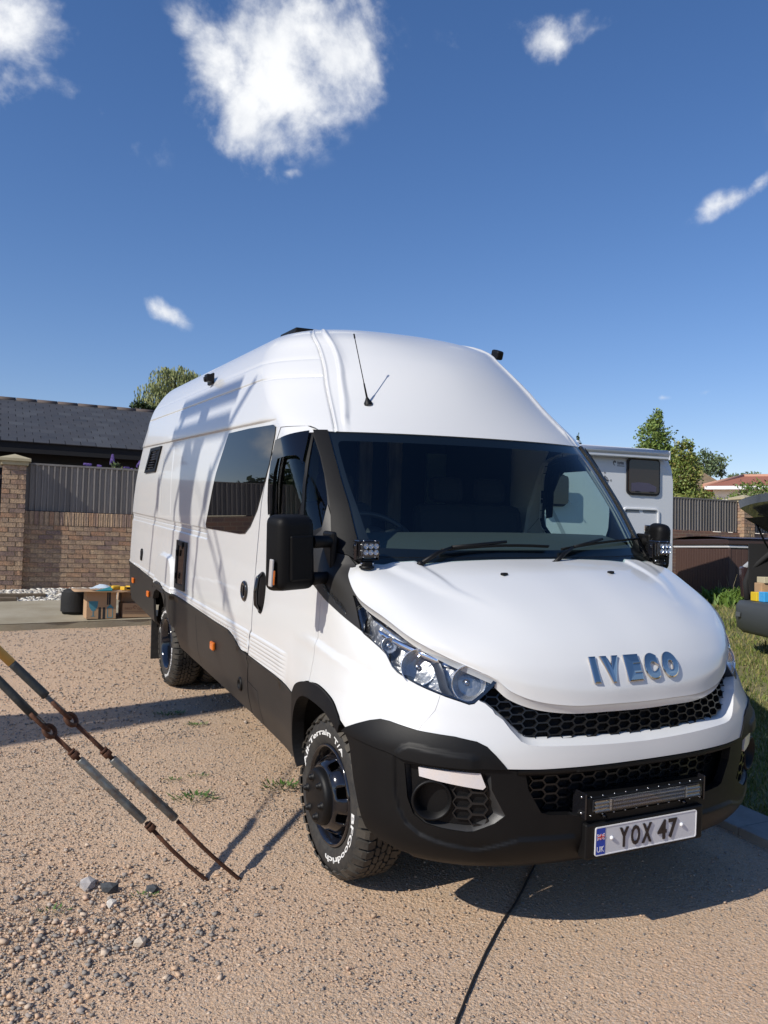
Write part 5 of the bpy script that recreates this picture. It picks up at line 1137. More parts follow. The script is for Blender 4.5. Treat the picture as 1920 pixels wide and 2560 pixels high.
# ================================================================== slate roofed shed
shed = empty('shed', (-1, 17.5, .8), 0, 'low black shed with dark grey slate roof behind the left fence', 'shed')
BLKB = mat('black_boarding', (.006, .006, .007), .8); SLM = mat('slate', (.05, .055, .06), .55, randcol=[(.035, .036, .040), (.070, .072, .076), (.050, .048, .050), (.14, .14, .135), (.060, .057, .060), (.045, .046, .05)], bump=(40, .3, .006), var=(5, .5, (.07, .068, .06)))
ex, ey, ez, ry, rz_ = -1, 15.5, 3.50, 19.0, 4.86
boxo('wall', -2.0, 3.6, -1.6, 1.5, 0, 2.60, BLKB, shed); 
fa = boxo('fascia', -2.2, 3.9, -2.02, -1.99, 2.45, 2.66, BLKB, shed)
mb = MB(); mb.add([(-2.3, -2.05, 2.655), (3.9, -2.05, 2.655), (3.9, 1.5, 4.01), (-2.3, 1.5, 4.01), (3.9, 5.1, 2.6), (-2.3, 5.1, 2.6)], [(0, 1, 2, 3), (3, 2, 4, 5)]); mb.add([(3.9, -2.05, 2.6), (3.9, 1.5, 3.95), (3.9, 5.1, 2.6), (-2.3, -2.05, 2.6), (-2.3, 1.5, 3.95), (-2.3, 5.1, 2.6)], [(0, 1, 2), (5, 4, 3)]); rf = mb.build('roof', BLKB, shed)
sl_v = Vector((0, 3.55, 1.355)); slen = sl_v.length; sdv = sl_v / slen; nrm_ = Vector((0, -sdv.z, sdv.y)); SM = []
for k in range(4):
    mb = MB(); Rx = Matrix.Rotation(math.atan2(sl_v.z, sl_v.y), 3, 'X'); mb.box((0, 0, 0), (.290 + random.uniform(-.005, .004), .275, .016), Rx @ Matrix.Rotation(.05, 3, 'X')); SM.append(mb.mesh('slate', SLM))
rows = 15; g_ = slen / rows; cnt = 0
for r in range(rows):
    x = -2.2 + (.15 if r % 2 else 0) - .1
    while x < 3.0:
        pos = Vector((x, -2.05, 2.66)) + sdv * (r * g_ + .13) + nrm_ * (.014 + random.uniform(0, .004)); put(random.choice(SM), 'slate', rf, pos); x += .30; cnt += 1
RIDM = mat('ridge_tile', (.10, .075, .065), .8, var=(4, .5, (.07, .06, .055)))
for i in range(13):
    mb = MB(); mb.tube([(-2.3 + i * .46, 1.5, 4.0), (-2.3 + i * .46 + .45, 1.5, 4.0)], .09, 8); put(mb.mesh('ridge_tile', RIDM), 'ridge_tile', rf, (0, 0, 0))
# ================================================================== boxes and tools on the pad
CARD = mat('cardboard', (.42, .27, .155), .85, bump=(50, .2, .003), var=(6, .4, (.34, .215, .12))); INKB = mat('printed_teal', (.06, .22, .28), .7); INKK = mat('printed_black', (.02, .02, .022), .7); INKR = mat('printed_brown', (.16, .07, .04), .7)
def gz(x, y): return float(hgt(x, y)) + .075
def carton(x0, x1, y0, y1, h, lab, rz=0.0, grp=None, zb=None):
    cx, cy = (x0 + x1) / 2, (y0 + y1) / 2; zb = gz(cx, cy) if zb is None else zb
    c_ = empty('cardboard_box', (cx, cy, zb), rz, lab, 'box', grp); w, d = (x1 - x0), (y1 - y0)
    mb = MB(); t = .004
    mb.box((0, -d / 2, h / 2), (w, t, h)); mb.box((0, d / 2, h / 2), (w, t, h)); mb.box((-w / 2, 0, h / 2), (t, d, h)); mb.box((w / 2, 0, h / 2), (t, d, h)); mb.box((0, 0, .004), (w, d, t)); mb.build('carton', CARD, c_); return c_, w, d
def marks(parent, rects, y, m, nm):
    for (a, b, c, d) in rects:
        mb = MB(); mb.box(((a + b) / 2, y, (c + d) / 2), (b - a, .0008, d - c)); mb.build(nm, m, parent)
c1, w, d = carton(-1.285, -.945, 8.12, 8.50, .33, 'cardboard box printed with a blue wine glass symbol, left of the row', .0)
for s_, x in ((1, -w / 2),):
    mb = MB(); mb.grid([[(-.17, -.19, .33), (.17, -.19, .33)], [(-.165, -.30, .30), (.165, -.29, .31)]]); 
glass_o = [(-.055, .10), (.055, .10), (.048, .03), (.02, -.015), (.006, -.02), (.006, -.075), (.03, -.085), (-.03, -.085), (-.006, -.075), (-.006, -.02), (-.02, -.015), (-.048, .03)]
mb = MB(); mb.prism(glass_o, (-.095, -.1925, .115), (1, 0, 0), (0, 0, 1), (0, -1, 0), .0008); mb.build('glass_symbol', INKB, c1)
marks(c1, [(-.035, -.005, .0, .14), (.015, .045, .0, .14), (.06, .078, .17, .33), (.082, .105, .17, .33)], -.1927, INKK, 'printed_bar'); marks(c1, [(.068, .076, .02, .13), (.128, .136, .02, .13), (.068, .136, .012, .02)], -.1927, INKB, 'printed_arrow'); mb = MB(); mb.prism([(.055, .13), (.148, .13), (.102, .175)], (0, -.1925, 0), (1, 0, 0), (0, 0, 1), (0, -1, 0), .0008); mb.build('printed_arrow', INKB, c1)
c2, w, d = carton(-.86, -.48, 8.14, 8.52, .17, 'low cardboard box with small brown printed lettering, nearest the rear wheel')
mb = MB(); mb.box((0, 0, .172), (.38, .38, .004)); mb.build('lid', CARD, c2)
def wtext(t, x0, x1, z0, z1, y, m, nm, parent, mirror=None):
    vs, fs = text_fit(t, x0, x1, z0, z1, size=1, extrude=.5); mb = MB(); mb.add([(a, y - (zz + .5) * .001, b) for a, b, zz in vs], fs); return mb.build(nm, m, parent)
wtext('FIRST', -.165, -.075, .095, .120, -.1925, INKR, 'printed_lettering', c2); wtext('CLICK', -.015, .075, .095, .120, -.1925, INKR, 'printed_lettering', c2); marks(c2, [(-.165, .075, .07, .073)], -.1925, INKR, 'printed_rule')
mb = MB(); mb.tube([(-.045 + .018 * math.cos(a), -.193, .125 + .018 * math.sin(a)) for a in np.linspace(0, 5, 14)], .003, 5); mb.build('printed_logo', INKR, c2)
c3, w, d = carton(-.855, -.45, 8.30, 8.70, .15, 'brown cardboard box standing on the low lettered box', 0, None, gz(-.66, 8.4) + .178)
wtext('FR', -.10, -.03, .08, .11, -.2025, INKK, 'printed_lettering', c3)
mb = MB(); mb.grid([[(x, y, .03 * math.sin(2.5 * x) * .2 + (.008 if y > 8.3 else -.002)) for x in np.linspace(-1.44, -.74, 9)] for y in (8.05, 8.3, 8.55)]); fl_ = mb.build('cardboard_sheet', CARD); fl_.location = (0, 0, gz(-1.1, 8.3) + .338); md_ = fl_.modifiers.new('t', 'SOLIDIFY'); md_.thickness = .006; tag(fl_, 'flattened pale cardboard sheet laid across the boxes', 'cardboard')
# black tub seat / fabric bin
mb = MB(); pr = [(0, .12), (.0, .155), (.06, .175), (.22, .17), (.30, .15), (.315, .10), (.30, .03)]; mb.lathe(pr, (0, 0, 0), (0, 0, 1), 22, 0); mb.lathe([(.03 + k * .06, .178 - .01 * (k > 3)) for k in range(5)], (0, 0, 0), (0, 0, 1), 22); o = mb.build('fabric_bin', mat('black_fabric', (.006, .006, .007), .8, bump=(60, .5, .01))); o.location = (-1.36, 8.72, gz(-1.36, 8.72)); o.scale = (1.0, .9, 1); tag(o, 'black ribbed fabric bin beside the wine glass box', 'bin')
ztop = gz(-1.1, 8.3) + .345
mb = MB(); P = [[(-1.25 + .03 * j + .012 * math.sin(i * 2 + j), 8.15 + .03 * i, ztop + .012 + .055 * math.exp(-((j - 5) / 3.2) ** 2 - ((i - 3) / 2.5) ** 2) + .012 * random.random()) for j in range(11)] for i in range(7)]; mb.grid(P); tag(mb.build('plastic_bag', mat('pale_blue_plastic', (.52, .60, .66), .35, bump=(30, .5, .01))), 'crumpled pale blue plastic bag on the cardboard sheet', 'bag')
mb = MB(); mb.add([(-1.20, 8.07, ztop), (-1.00, 8.10, ztop + .002), (-.98, 8.2, ztop + .05), (-1.08, 8.2, ztop + .02)], [(0, 1, 2, 3)]); o = mb.build('folder', mat('teal_card', (.03, .20, .22), .5)); md_ = o.modifiers.new('t', 'SOLIDIFY'); md_.thickness = .008; tag(o, 'teal folder sticking out under the plastic bag', 'folder')
def drill(x, y, rz, lab):
    r = empty('cordless_drill', (x, y, ztop + .03), rz, lab, 'drill'); YL = mat('tool_yellow', (.65, .38, .02), .45)
    mb = MB(); mb.tube([(-.08, 0, 0), (-.06, 0, 0), (.03, 0, 0), (.05, 0, 0)], [.022, .030, .030, .022], 12); mb.build('motor_body', YL, r)
    mb = MB(); mb.tube([(.05, 0, 0), (.075, 0, 0), (.10, 0, 0)], [.022, .022, .010], 12); mb.build('chuck', mat('chuck_grey', (.05, .05, .055), .4, .6), r)
    mb = MB(); mb.box((-.04, .06, 0), (.03, .10, .028), None, 0, .008); mb.build('grip', BLK, r); mb = MB(); mb.box((-.04, .125, .002), (.075, .04, .045), None, 0, .006); mb.build('battery', YL, r)
drill(-.93, 8.20, .5, 'yellow and black cordless drill lying next to the plastic bag'); drill(-.80, 8.14, 2.2, 'yellow cordless driver with its nose facing the viewer, nearest the van')
mb = MB(); mb.box((-.745, 8.12, ztop + .045), (.035, .05, .085), None, 0, .006); tag(mb.build('blue_carton', mat('blue_print', (.02, .14, .62), .5)), 'small bright blue carton at the end of the cardboard sheet', 'carton')
WPL = mat('sleeper_wood', (.15, .11, .07), .9, bump=(20, .5, .01), var=(6, .6, (.09, .065, .045)), stretch=(.7, 6, 6))
for (x0, x1, y0, y1, h, lb_) in ((-3.2, -1.60, 10.62, 10.80, .10, 'longer dark timber plank lying on the pebbles, further back'), (-3.4, -2.0, 10.15, 10.35, .11, 'shorter weathered plank at the front edge of the pebbles')):
    mb = MB(); mb.box((0, 0, h / 2), (x1 - x0, y1 - y0, h), None, 0, .008); o = mb.build('timber_plank', WPL); o.location = ((x0 + x1) / 2, (y0 + y1) / 2, gz((x0 + x1) / 2, y0) - .06); tag(o, lb_, 'plank')
# ================================================================== guy wires
RUST = mat('rusty_steel', (.11, .045, .022), .8, .3, bump=(120, .6, .004), var=(40, .8, (.045, .022, .015))); GALV = mat('weathered_galvanised', (.22, .25, .25), .5, .6, bump=(70, .3, .003), var=(22, .9, (.13, .085, .055))); WIRE = mat('steel_strand', (.16, .17, .17), .45, .8, bump=(200, .4, .002)); SHEATH = mat('black_sheath', (.020, .026, .028), .6, bump=(50, .5, .004), var=(20, .5, (.045, .05, .05))); TANS = mat('yellow_guard', (.55, .34, .09), .6, var=(20, .5, (.42, .25, .07)))
def guy(base, top, q, lab, tan):
    b0, t0 = W_(*base), W_(*top); L = t0 - b0; P_ = lambda t, s=0: b0 + L * t + side_ * s; side_ = L.normalized().cross(Vector((0, 0, 1))).normalized(); upn = side_.cross(L.normalized())
    g = empty('guy_wire', b0, 0, lab, 'guy wire', 'guy wire anchors staked in the gravel'); k = lambda v: [p - b0 for p in v]
    def part(nm, m, ts, rs, n=10, bendd=0.0):
        mb = MB(); mb.tube(k([P_(t) + upn * bendd * math.sin(max(0, t) / .3 * 3.14) for t in ts]), rs, n); return mb.build(nm, m, g)
    part('anchor_rod', RUST, [-.12, 0, q['bend'] * .5, q['bend'], q['tube1'] - .01], .0088, 10, -.008)
    th = part('turnbuckle_tube', GALV, [q['tube1'], q['tube1'] + .004, q['tube0'] - .004, q['tube0']], [.0155, .018, .018, .016], 14)
    for t in [q['nut']] + ([q['nut2']] if 'nut2' in q else []):
        mb = MB(); c = P_(t) - b0; mb.lathe([(-.012, 0), (-.012, .019), (-.009, .021), (.009, .021), (.012, .019), (.012, 0)], c, L, 6); mb.lathe([(.016, 0), (.016, .02), (.026, .02), (.026, 0)], c, L, 6); mb.build('lock_nut', RUST, g)
    part('eye_bolt_shank', RUST, [q['tube0'] - .02, q['eye'] + .004], .0092)
    ec = P_(q['eye'] + .018) - b0; mb = MB(); mb.tube([ec + (L.normalized() * math.cos(a) + upn * .55 * math.sin(a) + side_ * .85 * math.sin(a)).normalized() * .027 for a in np.linspace(0, 2 * math.pi, 19)], .0098, 8, cap=False); mb.build('eye_bolt', RUST, g)
    tp = q['thimble']; mb = MB(); pts = []
    for a in np.linspace(-2.6, 2.6, 17): pts.append(P_(q['eye'] + .022) - b0 + L.normalized() * (.055 - .055 * math.cos(a)) + side_ * .026 * math.sin(a) * 1.0)
    mb.tube(pts, .009, 8); mb.build('thimble', RUST, g)
    ts_ = q['sheath']; mb = MB()
    for st in range(5):
        ph = st * 1.2566; pts = []
        for i in range(60):
            u = i / 59; t = q['eye'] + .05 + (ts_ + .02 - q['eye'] - .05) * u; a = ph + u * 15; rr_ = .0062 + .012 * max(0, .45 - u); pts.append(P_(t) - b0 + (side_ * math.cos(a) + upn * math.sin(a)) * .0062 + side_ * (.016 * max(0, .5 - u) * (1 if st % 2 else -1)))
        mb.tube(pts, .0042, 5)
    mb.build('wire_strand', WIRE, g)
    sag = lambda t: -.02 * math.sin((t - ts_) * 4)
    te = 1.6 if not tan else .963
    mb = MB(); mb.tube(k([P_(ts_ + (te - ts_) * i / 8) + upn * ((0 if tan else .010) * math.sin(i / 8 * 3.1)) for i in range(9)]), .0175, 12); mb.build('black_sheath', SHEATH, g)
    if tan: mb = MB(); mb.tube(k([P_(.955), P_(1.9)]), .018, 12); mb.build('yellow_guard', TANS, g)
    return g, P_
A0_, A1_ = (-1.3405, 1.0703, 0), (-2.3205, 1.1664, 1.0470); B0_, B1_ = (-1.4765, 1.1137, 0), (-2.3167, 1.2664, .8962)
gA, PA = guy(A0_, A1_, dict(bend=.163, tube1=.287, tube0=.556, nut=.577, eye=.706, thimble=.748, sheath=.822), 'rusty guy wire anchor with yellow guard above, the right one of the pair', True)
gB, PB = guy(B0_, B1_, dict(bend=.172, nut2=.28, tube1=.317, tube0=.631, nut=.653, eye=.754, thimble=.789, sheath=.84), 'rusty guy wire anchor with plain black sheath, the left one of the pair', False)
# ---- the pole they hold, left of the frame; its shadow falls on the van
PW = mat('creosoted_pole', (.09, .06, .04), .85, bump=(20, .5, .01)); Lt = Vector((1, .20, -.83))
def SH(y, z, x=-1.0, t=5.0): return W_(*(Vector((x, y, z)) - Lt * t))
pole = empty('utility_pole', W_(-6.0, 3.2, 0), 0, 'tall wooden utility pole with crossarms and an added shadow-casting body held by the guy wires', 'pole'); pb = pole.location
mb = MB(); ptop = SH(3.60, 2.42); pbot = W_(-6.0, 3.2, -.5); mb.tube([pbot - pb, SH(4.15, 1.28) - pb, ptop - pb], [.16, .145, .12], 14); mb.build('pole', PW, pole)
for (y0, y1, z0, z1, th) in ((4.55, 2.78, 2.42, 2.44, .10), (4.70, 2.88, 2.17, 2.19, .075)):
    mb = MB(); a, b = SH(y0, z0) - pb, SH(y1, z1) - pb; d = b - a; mb.box((a + b) / 2, (d.length, .12, th), Vector((1, 0, 0)).rotation_difference(d).to_matrix()); mb.build('crossarm', PW, pole)
for pts, r in (([(4.17, 2.46), (4.60, 2.17), (4.99, 1.96), (5.20, 1.72)], .028), ([(5.20, 1.78), (5.26, 1.55)], .06), ([(5.26, 1.6), (5.42, 1.42), (5.5, .9)], .022), ([(2.45, 2.46), (2.77, 2.22), (3.06, 2.01), (3.3, 1.8)], .028), ([(3.28, 1.84), (3.42, 1.62)], .06), ([(3.40, 1.65), (3.60, 1.42), (3.65, .9)], .022), ([(4.05, 2.15), (4.12, 1.95), (4.47, 1.56), (4.55, .9)], .025), ([(3.45, 2.2), (3.82, 1.93)], .02)):
    mb = MB(); mb.tube([SH(y, z) - pb for y, z in pts], r, 8); mb.build('drop_wire', SHEATH, pole)
mb = MB(); mb.tube([SH(4.14, 1.98) - pb, SH(4.12, 1.60) - pb], .17, 14); mb.build('fuse_box', GALV, pole)
mb = MB(); c0 = pb + (SH(4.15, 1.28) - pb) * .62; mb.lathe([(-.6, 0), (-.58, .40), (.2, .42), (.75, .16), (.76, 0)], W_(-5.95, 3.15, 2.7) - pb, (0, 0, 1), 20); mb.build('shadow_body', GALV, pole)  # unseen wide body, added and tapered to cast the broad ground shadow
mb = MB(); q_ = (PA(9.2) + PB(9.2)) / 2; mb.tube([Vector((q_.x, q_.y, -.3)) - pb, q_ - pb + Vector((0, 0, .3))], [.17, .13], 12); mb.build('stay_pole', PW, pole)
for y0, z0, y1, z1 in ((3.45, 1.5, 2.55, .93), (3.16, 1.5, 2.52, .9)):
    mb = MB(); mb.tube([SH(y0, z0) - pb, SH(y1, z1) - pb, SH(y1 - .9, z1 - .7) - pb], .012, 6); mb.build('span_wire', WIRE, pole)
for y0, z0 in ((2.91, 1.22), (2.75, 1.02)):
    mb = MB(); mb.tube([SH(y0, z0 + .05) - pb, SH(y0, z0 - .06) - pb], .02, 8); mb.build('insulator', GALV, pole)
for P_, g_ in ((PA, gA), (PB, gB)):
    mb = MB(); a = P_(1.55); mb.tube([a - g_.location, P_(9.2) - g_.location], .006, 6); mb.build('upper_wire', WIRE, g_)
# ================================================================== motorhome
MW = mat('motorhome_white', (.62, .64, .66), .4, var=(1.2, .3, (.56, .58, .60))); AWN = mat('awning_aluminium', (.60, .62, .65), .3, .3); RUBT = mat('window_rubber', (.012, .01, .01), .5); BRZ = mat('bronze_acrylic', (.030, .018, .012), .08, coat=.4)
mh = empty('motorhome', (7.41, 7.40, .62), -.15, 'pale grey white motorhome with roof awning behind the van', 'motorhome')
mb = MB(); prof = [(0, .55), (0, 2.30), (.03, 2.45), (.10, 2.55), (.22, 2.60), (2.0, 2.62), (2.15, 2.5), (2.2, 2.3), (2.2, .55)]
mb.grid([[(x, y, z) for y, z in prof] for x in (-6.6, -6.4, -.26)], smooth=False)
arc = [(-.26 + .26 * math.sin(a), .26 - .26 * math.cos(a)) for a in np.linspace(0, math.pi / 2, 6)]
mb.grid([[(-.26 + .26 * math.sin(a), y + (.0 if 0 < i < 8 else 0), z - (1 - math.cos(a)) * .26 * (z > 2.2)) for i, (y, z) in enumerate(prof)] for a in np.linspace(0, math.pi / 2, 8)], smooth=False); mb.box((-3.3, 1.1, .5), (6.5, 2.16, .12)); mb.add([(-6.6, y, z) for y, z in prof], [tuple(range(len(prof)))]); mb.add([(0, y, z - .26 * (z > 2.2)) for y, z in prof], [tuple(range(len(prof)))]); mb.build('body', MW, mh)
mb = MB(); mb.box((-3.3, 1.1, .36), (6.3, 2.0, .25)); mb.build('chassis', DARK, mh)
def mwin(x0, x1, z0, z1, open_=False):
    cx, cz = (x0 + x1) / 2, (z0 + z1) / 2; w, h = x1 - x0, z1 - z0
    mb = MB(); mb.prism(rrect(w + .05, h + .05, .07), (cx, 0, cz), (1, 0, 0), (0, 0, 1), (0, -1, 0), .022); fr = mb.build('window_frame', RUBT, mh)
    mb = MB(); mb.prism(rrect(w - .01, h - .01, .05), (cx, -.022, cz), (1, 0, 0), (0, 0, 1), (0, -1, 0), .016); pn = mb.build('window_pane', BRZ, fr)
    if open_:
        pn.location = (0, -.10, .0); mb = MB(); mb.tube([(x0 + .02, -.02, z0 + .1), (x0 + .02, -.14, z0 + .02)], .008, 6); mb.tube([(x1 - .02, -.02, z0 + .16), (x1 + .04, -.14, z0 + .02)], .008, 6); mb.build('window_stay', SATIN, fr)
    mb = MB(); mb.box((cx - w * .22, -.045, z0 + .03), (.07, .012, .014)); mb.box((cx + w * .25, -.045, z0 + .03), (.07, .012, .014)); mb.build('window_catch', RUBT, fr)
    mb = MB(); mb.add([(cx - w * .42, -.0395, z0 + .03), (cx + w * .40, -.0395, z0 + .03), (cx + w * .40, -.0395, z0 + h * .22), (cx + w * .15, -.0395, z0 + h * .32), (cx - w * .2, -.0395, z0 + h * .33), (cx - w * .42, -.0395, z0 + h * .30)], [(0, 1, 2, 3, 4, 5)]); mb.build('curtain', mat('lilac_curtain', (.07, .065, .10), .6), fr)
mwin(-.83, -.28, 1.85, 2.38); mwin(-2.50, -1.93, 1.62, 2.06, True)
mb = MB(); mb.tube([(-5.9, -.085, 2.485), (-.17, -.085, 2.485)], .060, 16); mb.box((-3.03, -.075, 2.43), (5.72, .10, .07), None, 0, .012); mb.box((-3.03, -.02, 2.50), (5.72, .05, .10)); aw = mb.build('awning_case', AWN, mh)
mb = MB(); mb.box((-.16, -.08, 2.46), (.02, .13, .15), None, 0, .01); mb.build('end_cap', AWN, aw)
mb = MB(); o1 = rrect(.66, 1.14, .06); o2 = rrect(.60, 1.08, .04); n_ = len(o1); c_ = (-.585, 1.06)
mb.add([(c_[0] + a, -.002, c_[1] + b) for a, b in o1] + [(c_[0] + a * .985, -.022, c_[1] + b * .99) for a, b in o1] + [(c_[0] + a, -.022, c_[1] + b) for a, b in o2] + [(c_[0] + a, -.004, c_[1] + b) for a, b in o2], [(k * n_ + i, k * n_ + (i + 1) % n_, (k + 1) * n_ + (i + 1) % n_, (k + 1) * n_ + i) for k in range(3) for i in range(n_)]); mb.build('locker_frame', mat('locker_trim_white', (.74, .75, .76), .4), mh)
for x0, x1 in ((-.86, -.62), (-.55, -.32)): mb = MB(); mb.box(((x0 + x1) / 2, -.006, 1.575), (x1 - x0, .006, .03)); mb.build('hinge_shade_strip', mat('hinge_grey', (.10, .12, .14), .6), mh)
wtext('FIAMMA', -1.015, -.90, 2.285, 2.335, -.003, INKK, 'lettering', mh); mb = MB(); mb.box((-.955, -.003, 2.268), (.13, .002, .009)); mb.tube([(-1.06 + .025 * math.cos(a), -.004, 2.31 + .035 * math.sin(a)) for a in np.linspace(1.2, 4.6, 10)], .005, 5); mb.box((-1.055, -.003, 2.325), (.02, .002, .02)); mb.build('lettering_mark', INKK, mh)
mb = MB(); cx, cz = -1.235, 2.035
mb.tube([(cx + .055 * math.cos(a), -.004, cz + .055 * math.sin(a)) for a in np.linspace(0, 6.28, 22)], .0035, 5)
for k in range(8):
    a = k * math.pi / 4; r = .085 if k % 2 == 0 else .05; mb.prism([(r * math.cos(a), r * math.sin(a)), (.015 * math.cos(a + 1.57), .015 * math.sin(a + 1.57)), (.015 * math.cos(a - 1.57), .015 * math.sin(a - 1.57))], (cx, -.003, cz), (1, 0, 0), (0, 0, 1), (0, -1, 0), .001)
mb.build('compass_rose', INKK, mh); wtext('N', cx - .012, cx + .012, cz + .10, cz + .13, -.003, INKK, 'compass_letter', mh); wtext('E', cx + .10, cx + .12, cz - .015, cz + .015, -.003, INKK, 'compass_letter', mh)
mb = MB(); mb.prism(rrect(.16, .16, .01), (-2.34, 0, 1.38), (1, 0, 0), (0, 0, 1), (0, -1, 0), .012); vg_ = mb.build('fridge_vent', mat('vent_grey', (.10, .12, .13), .5), mh)
mb = MB(); mb.add([(-2.2, -.003, 1.60), (-2.14, -.003, 1.60), (-1.80, -.003, 1.02), (-1.88, -.003, 1.02)], [(0, 1, 2, 3)]); mb.build('decal_stripe', mat('decal_grey', (.36, .38, .40), .4), mh)
mb = MB(); mb.lathe([(0, .045), (.12, .045), (.12, .06), (.15, .06), (.15, 0)], (-1.22, .9, 2.60), (0, 0, 1), 14); mb.build('roof_flue', MW, mh)
for x in (-5.2, -1.5):
    mb = MB(); mb.tube([(x, .08, .33), (x, .30, .33)], .33, 20); mb.build('wheel', RUBBER, mh)
# ================================================================== hot tub
BRP = mat('brown_cladding', (.075, .040, .030), .55, var=(3, .4, (.055, .03, .024))); BRL = mat('vinyl_cover', (.050, .030, .026), .4, bump=(30, .2, .01)); a_ = -.36
tub = empty('hot_tub', (9.47, 8.13, .74), a_, 'brown panelled hot tub with folded vinyl cover behind the car', 'hot tub')
mb = MB(); mb.box((1.1, 1.1, .46), (2.16, 2.16, .92)); mb.build('inner_shell', DARK, tub)
for k in range(20):
    mb = MB(); mb.box((.06 + k * .108, .0, .47), (.104, .03, .90), None, 0, .004); mb.build('cladding_board', BRP, tub)
for k in range(20):
    mb = MB(); mb.box((.0, .06 + k * .108, .47), (.03, .104, .90), None, 0, .004); mb.build('cladding_board', BRP, tub)
mb = MB(); mb.box((0, 0, .46), (.05, .05, .93), None, 0, .01); mb.build('corner_post', BRP, tub)
mb = MB(); mb.box((1.1, 1.1, .955), (2.28, 2.28, .05), None, 0, .02); mb.build('rim', mat('acrylic_white', (.7, .7, .7), .2), tub)
mb = MB(); mb.box((1.1, 1.1, 1.04), (2.34, 2.34, .11), None, 0, .02); mb.build('cover', BRL, tub)
mb = MB(); mb.grid([[(-.1 + 2.4 * i / 8, -.1 + 2.4 * j / 8, 1.10 + .05 * math.sin(math.pi * j / 8)) for i in range(9)] for j in range(9)]); mb.build('cover_top', BRL, tub)
mb = MB(); mb.tube([(.9, -.06, .80), (1.0, -.12, .95), (1.05, -.1, 1.15), (1.4, -.05, 1.25), (2.2, 0, 1.3)], .018, 8); mb.tube([(.9, -.06, .80), (.85, -.1, .7)], .03, 8); mb.build('cover_lifter', BLK, tub)
# ================================================================== car with raised tailgate
CG = mat('car_silver_grey', (.16, .17, .19), .3, .5, coat=.6); CB = mat('bumper_grey', (.045, .052, .058), .5, bump=(60, .15, .004)); CIN = mat('boot_trim', (.012, .012, .013), .85)
car = empty('parked_car', (5.62, 4.52, float(hgt(5.6, 4.5)) + .01), math.atan2(-.893, -.45), 'dark grey estate car with its tailgate raised, boot full of boxes', 'car')
# local: x along the rear from its left corner, y into the car
def carpart(nm, m, f): mb = MB(); f(mb); return mb.build(nm, m, car)
wd = 1.70
def _bumper(mb):
    sec = [(-.02, .24), (-.07, .28), (-.09, .40), (-.085, .53), (-.05, .585), (.06, .60)]
    xs = [(0, .42), (-.012, .28), (.0, .14), (.05, .05), (.14, .0), (.4, -.03), (wd / 2, -.045), (wd - .4, -.03), (wd - .14, 0), (wd - .05, .05), (wd, .14), (wd, .45)]
    mb.grid([[(x, y + dy, z) for dy, z in sec] for x, y in xs])
carpart('rear_bumper', CB, _bumper)
carpart('bumper_reflector', mat('dull_reflector', (.10, .11, .12), .3), lambda mb: mb.box((.32, -.135, .44), (.10, .01, .05), Matrix.Rotation(.05, 3, 'Z')))
carpart('valance', BLK, lambda mb: mb.box((wd / 2, .05, .26), (wd - .2, .12, .08), None, 0, .02))
def _side(mb):
    for x, s in ((.0, 1), (wd, -1)):
        pr = [(.35, .42), (.06, .58), (.03, .80), (.10, .98), (.62, .99), (.62, .4)]
        prB = [(y, z) for y, z in pr]
        mb.prism([(y, z) for y, z in pr if z < 1.0 or y > .6], (x + s * .02, 0, 0), (0, 1, 0), (0, 0, 1), (s, 0, 0), .12)
    mb.box((wd / 2, 2.6, .72), (wd - .02, 3.9, .62), None, 0, .10)
    mb.box((wd / 2, .66, 1.385), (wd - .30, .26, .05), None, 0, .015)
carpart('body', CG, _side)
def _roof(mb):
    P = []
    for y, z, k in ((.60, 1.40, .20), (.9, 1.43, .17), (1.8, 1.45, .17), (2.6, 1.40, .20), (3.5, .98, .08)): P.append([(wd / 2 + (wd / 2 - k) * t, y, z - .05 * t * t) for t in np.linspace(-1, 1, 9)])
    mb.grid(P)
    for s in (0, 1):
        x = lambda k: k if s == 0 else wd - k
        mb.grid([[(x(.03), y, .98), (x(k), y, z - .05)] for y, z, k in ((.62, 1.40, .20), (.9, 1.43, .17), (1.8, 1.45, .17), (2.6, 1.40, .20), (3.5, .98, .08))])
carpart('cabin', GLOSSBLK, _roof)
carpart('left_pillar', mat('bright_pillar', (.5, .52, .55), .25, .3, coat=.5), lambda mb: mb.tube([(.07, .04, .96), (.10, .20, 1.10), (.16, .48, 1.34), (.22, .62, 1.40)], [.035, .045, .045, .035], 8))
carpart('right_pillar', CG, lambda mb: mb.tube([(wd - .03, .06, .92), (wd - .06, .22, 1.10), (wd - .14, .50, 1.34)], .035, 8))
for x, nm in ((.055, 'rear_lamp'), (wd - .055, 'rear_lamp')): carpart(nm, mat('smoked_red_lamp', (.035, .02, .022), .15, coat=.6), lambda mb: mb.box((x, .055, .80), (.11, .10, .36), Matrix.Rotation(.08, 3, 'X'), 0, .02))
carpart('boot_opening_trim', CIN, lambda mb: mb.tube([(.17, .035, .60), (.13, .03, .80), (.15, .08, .96), (.22, .45, 1.28), (.30, .58, 1.36), (wd - .3, .58, 1.36), (wd - .22, .45, 1.28), (wd - .15, .08, .96), (wd - .13, .03, .80), (wd - .17, .035, .60)], .035, 8))
def _boot(mb): mb.box((wd / 2, .62, .58), (1.36, 1.15, .04)); mb.box((.17, .62, .92), (.03, 1.15, .66)); mb.box((wd - .17, .62, .92), (.03, 1.15, .66)); mb.box((wd / 2, 1.2, .95), (1.36, .04, .72))
carpart('boot_lining', CIN, _boot)
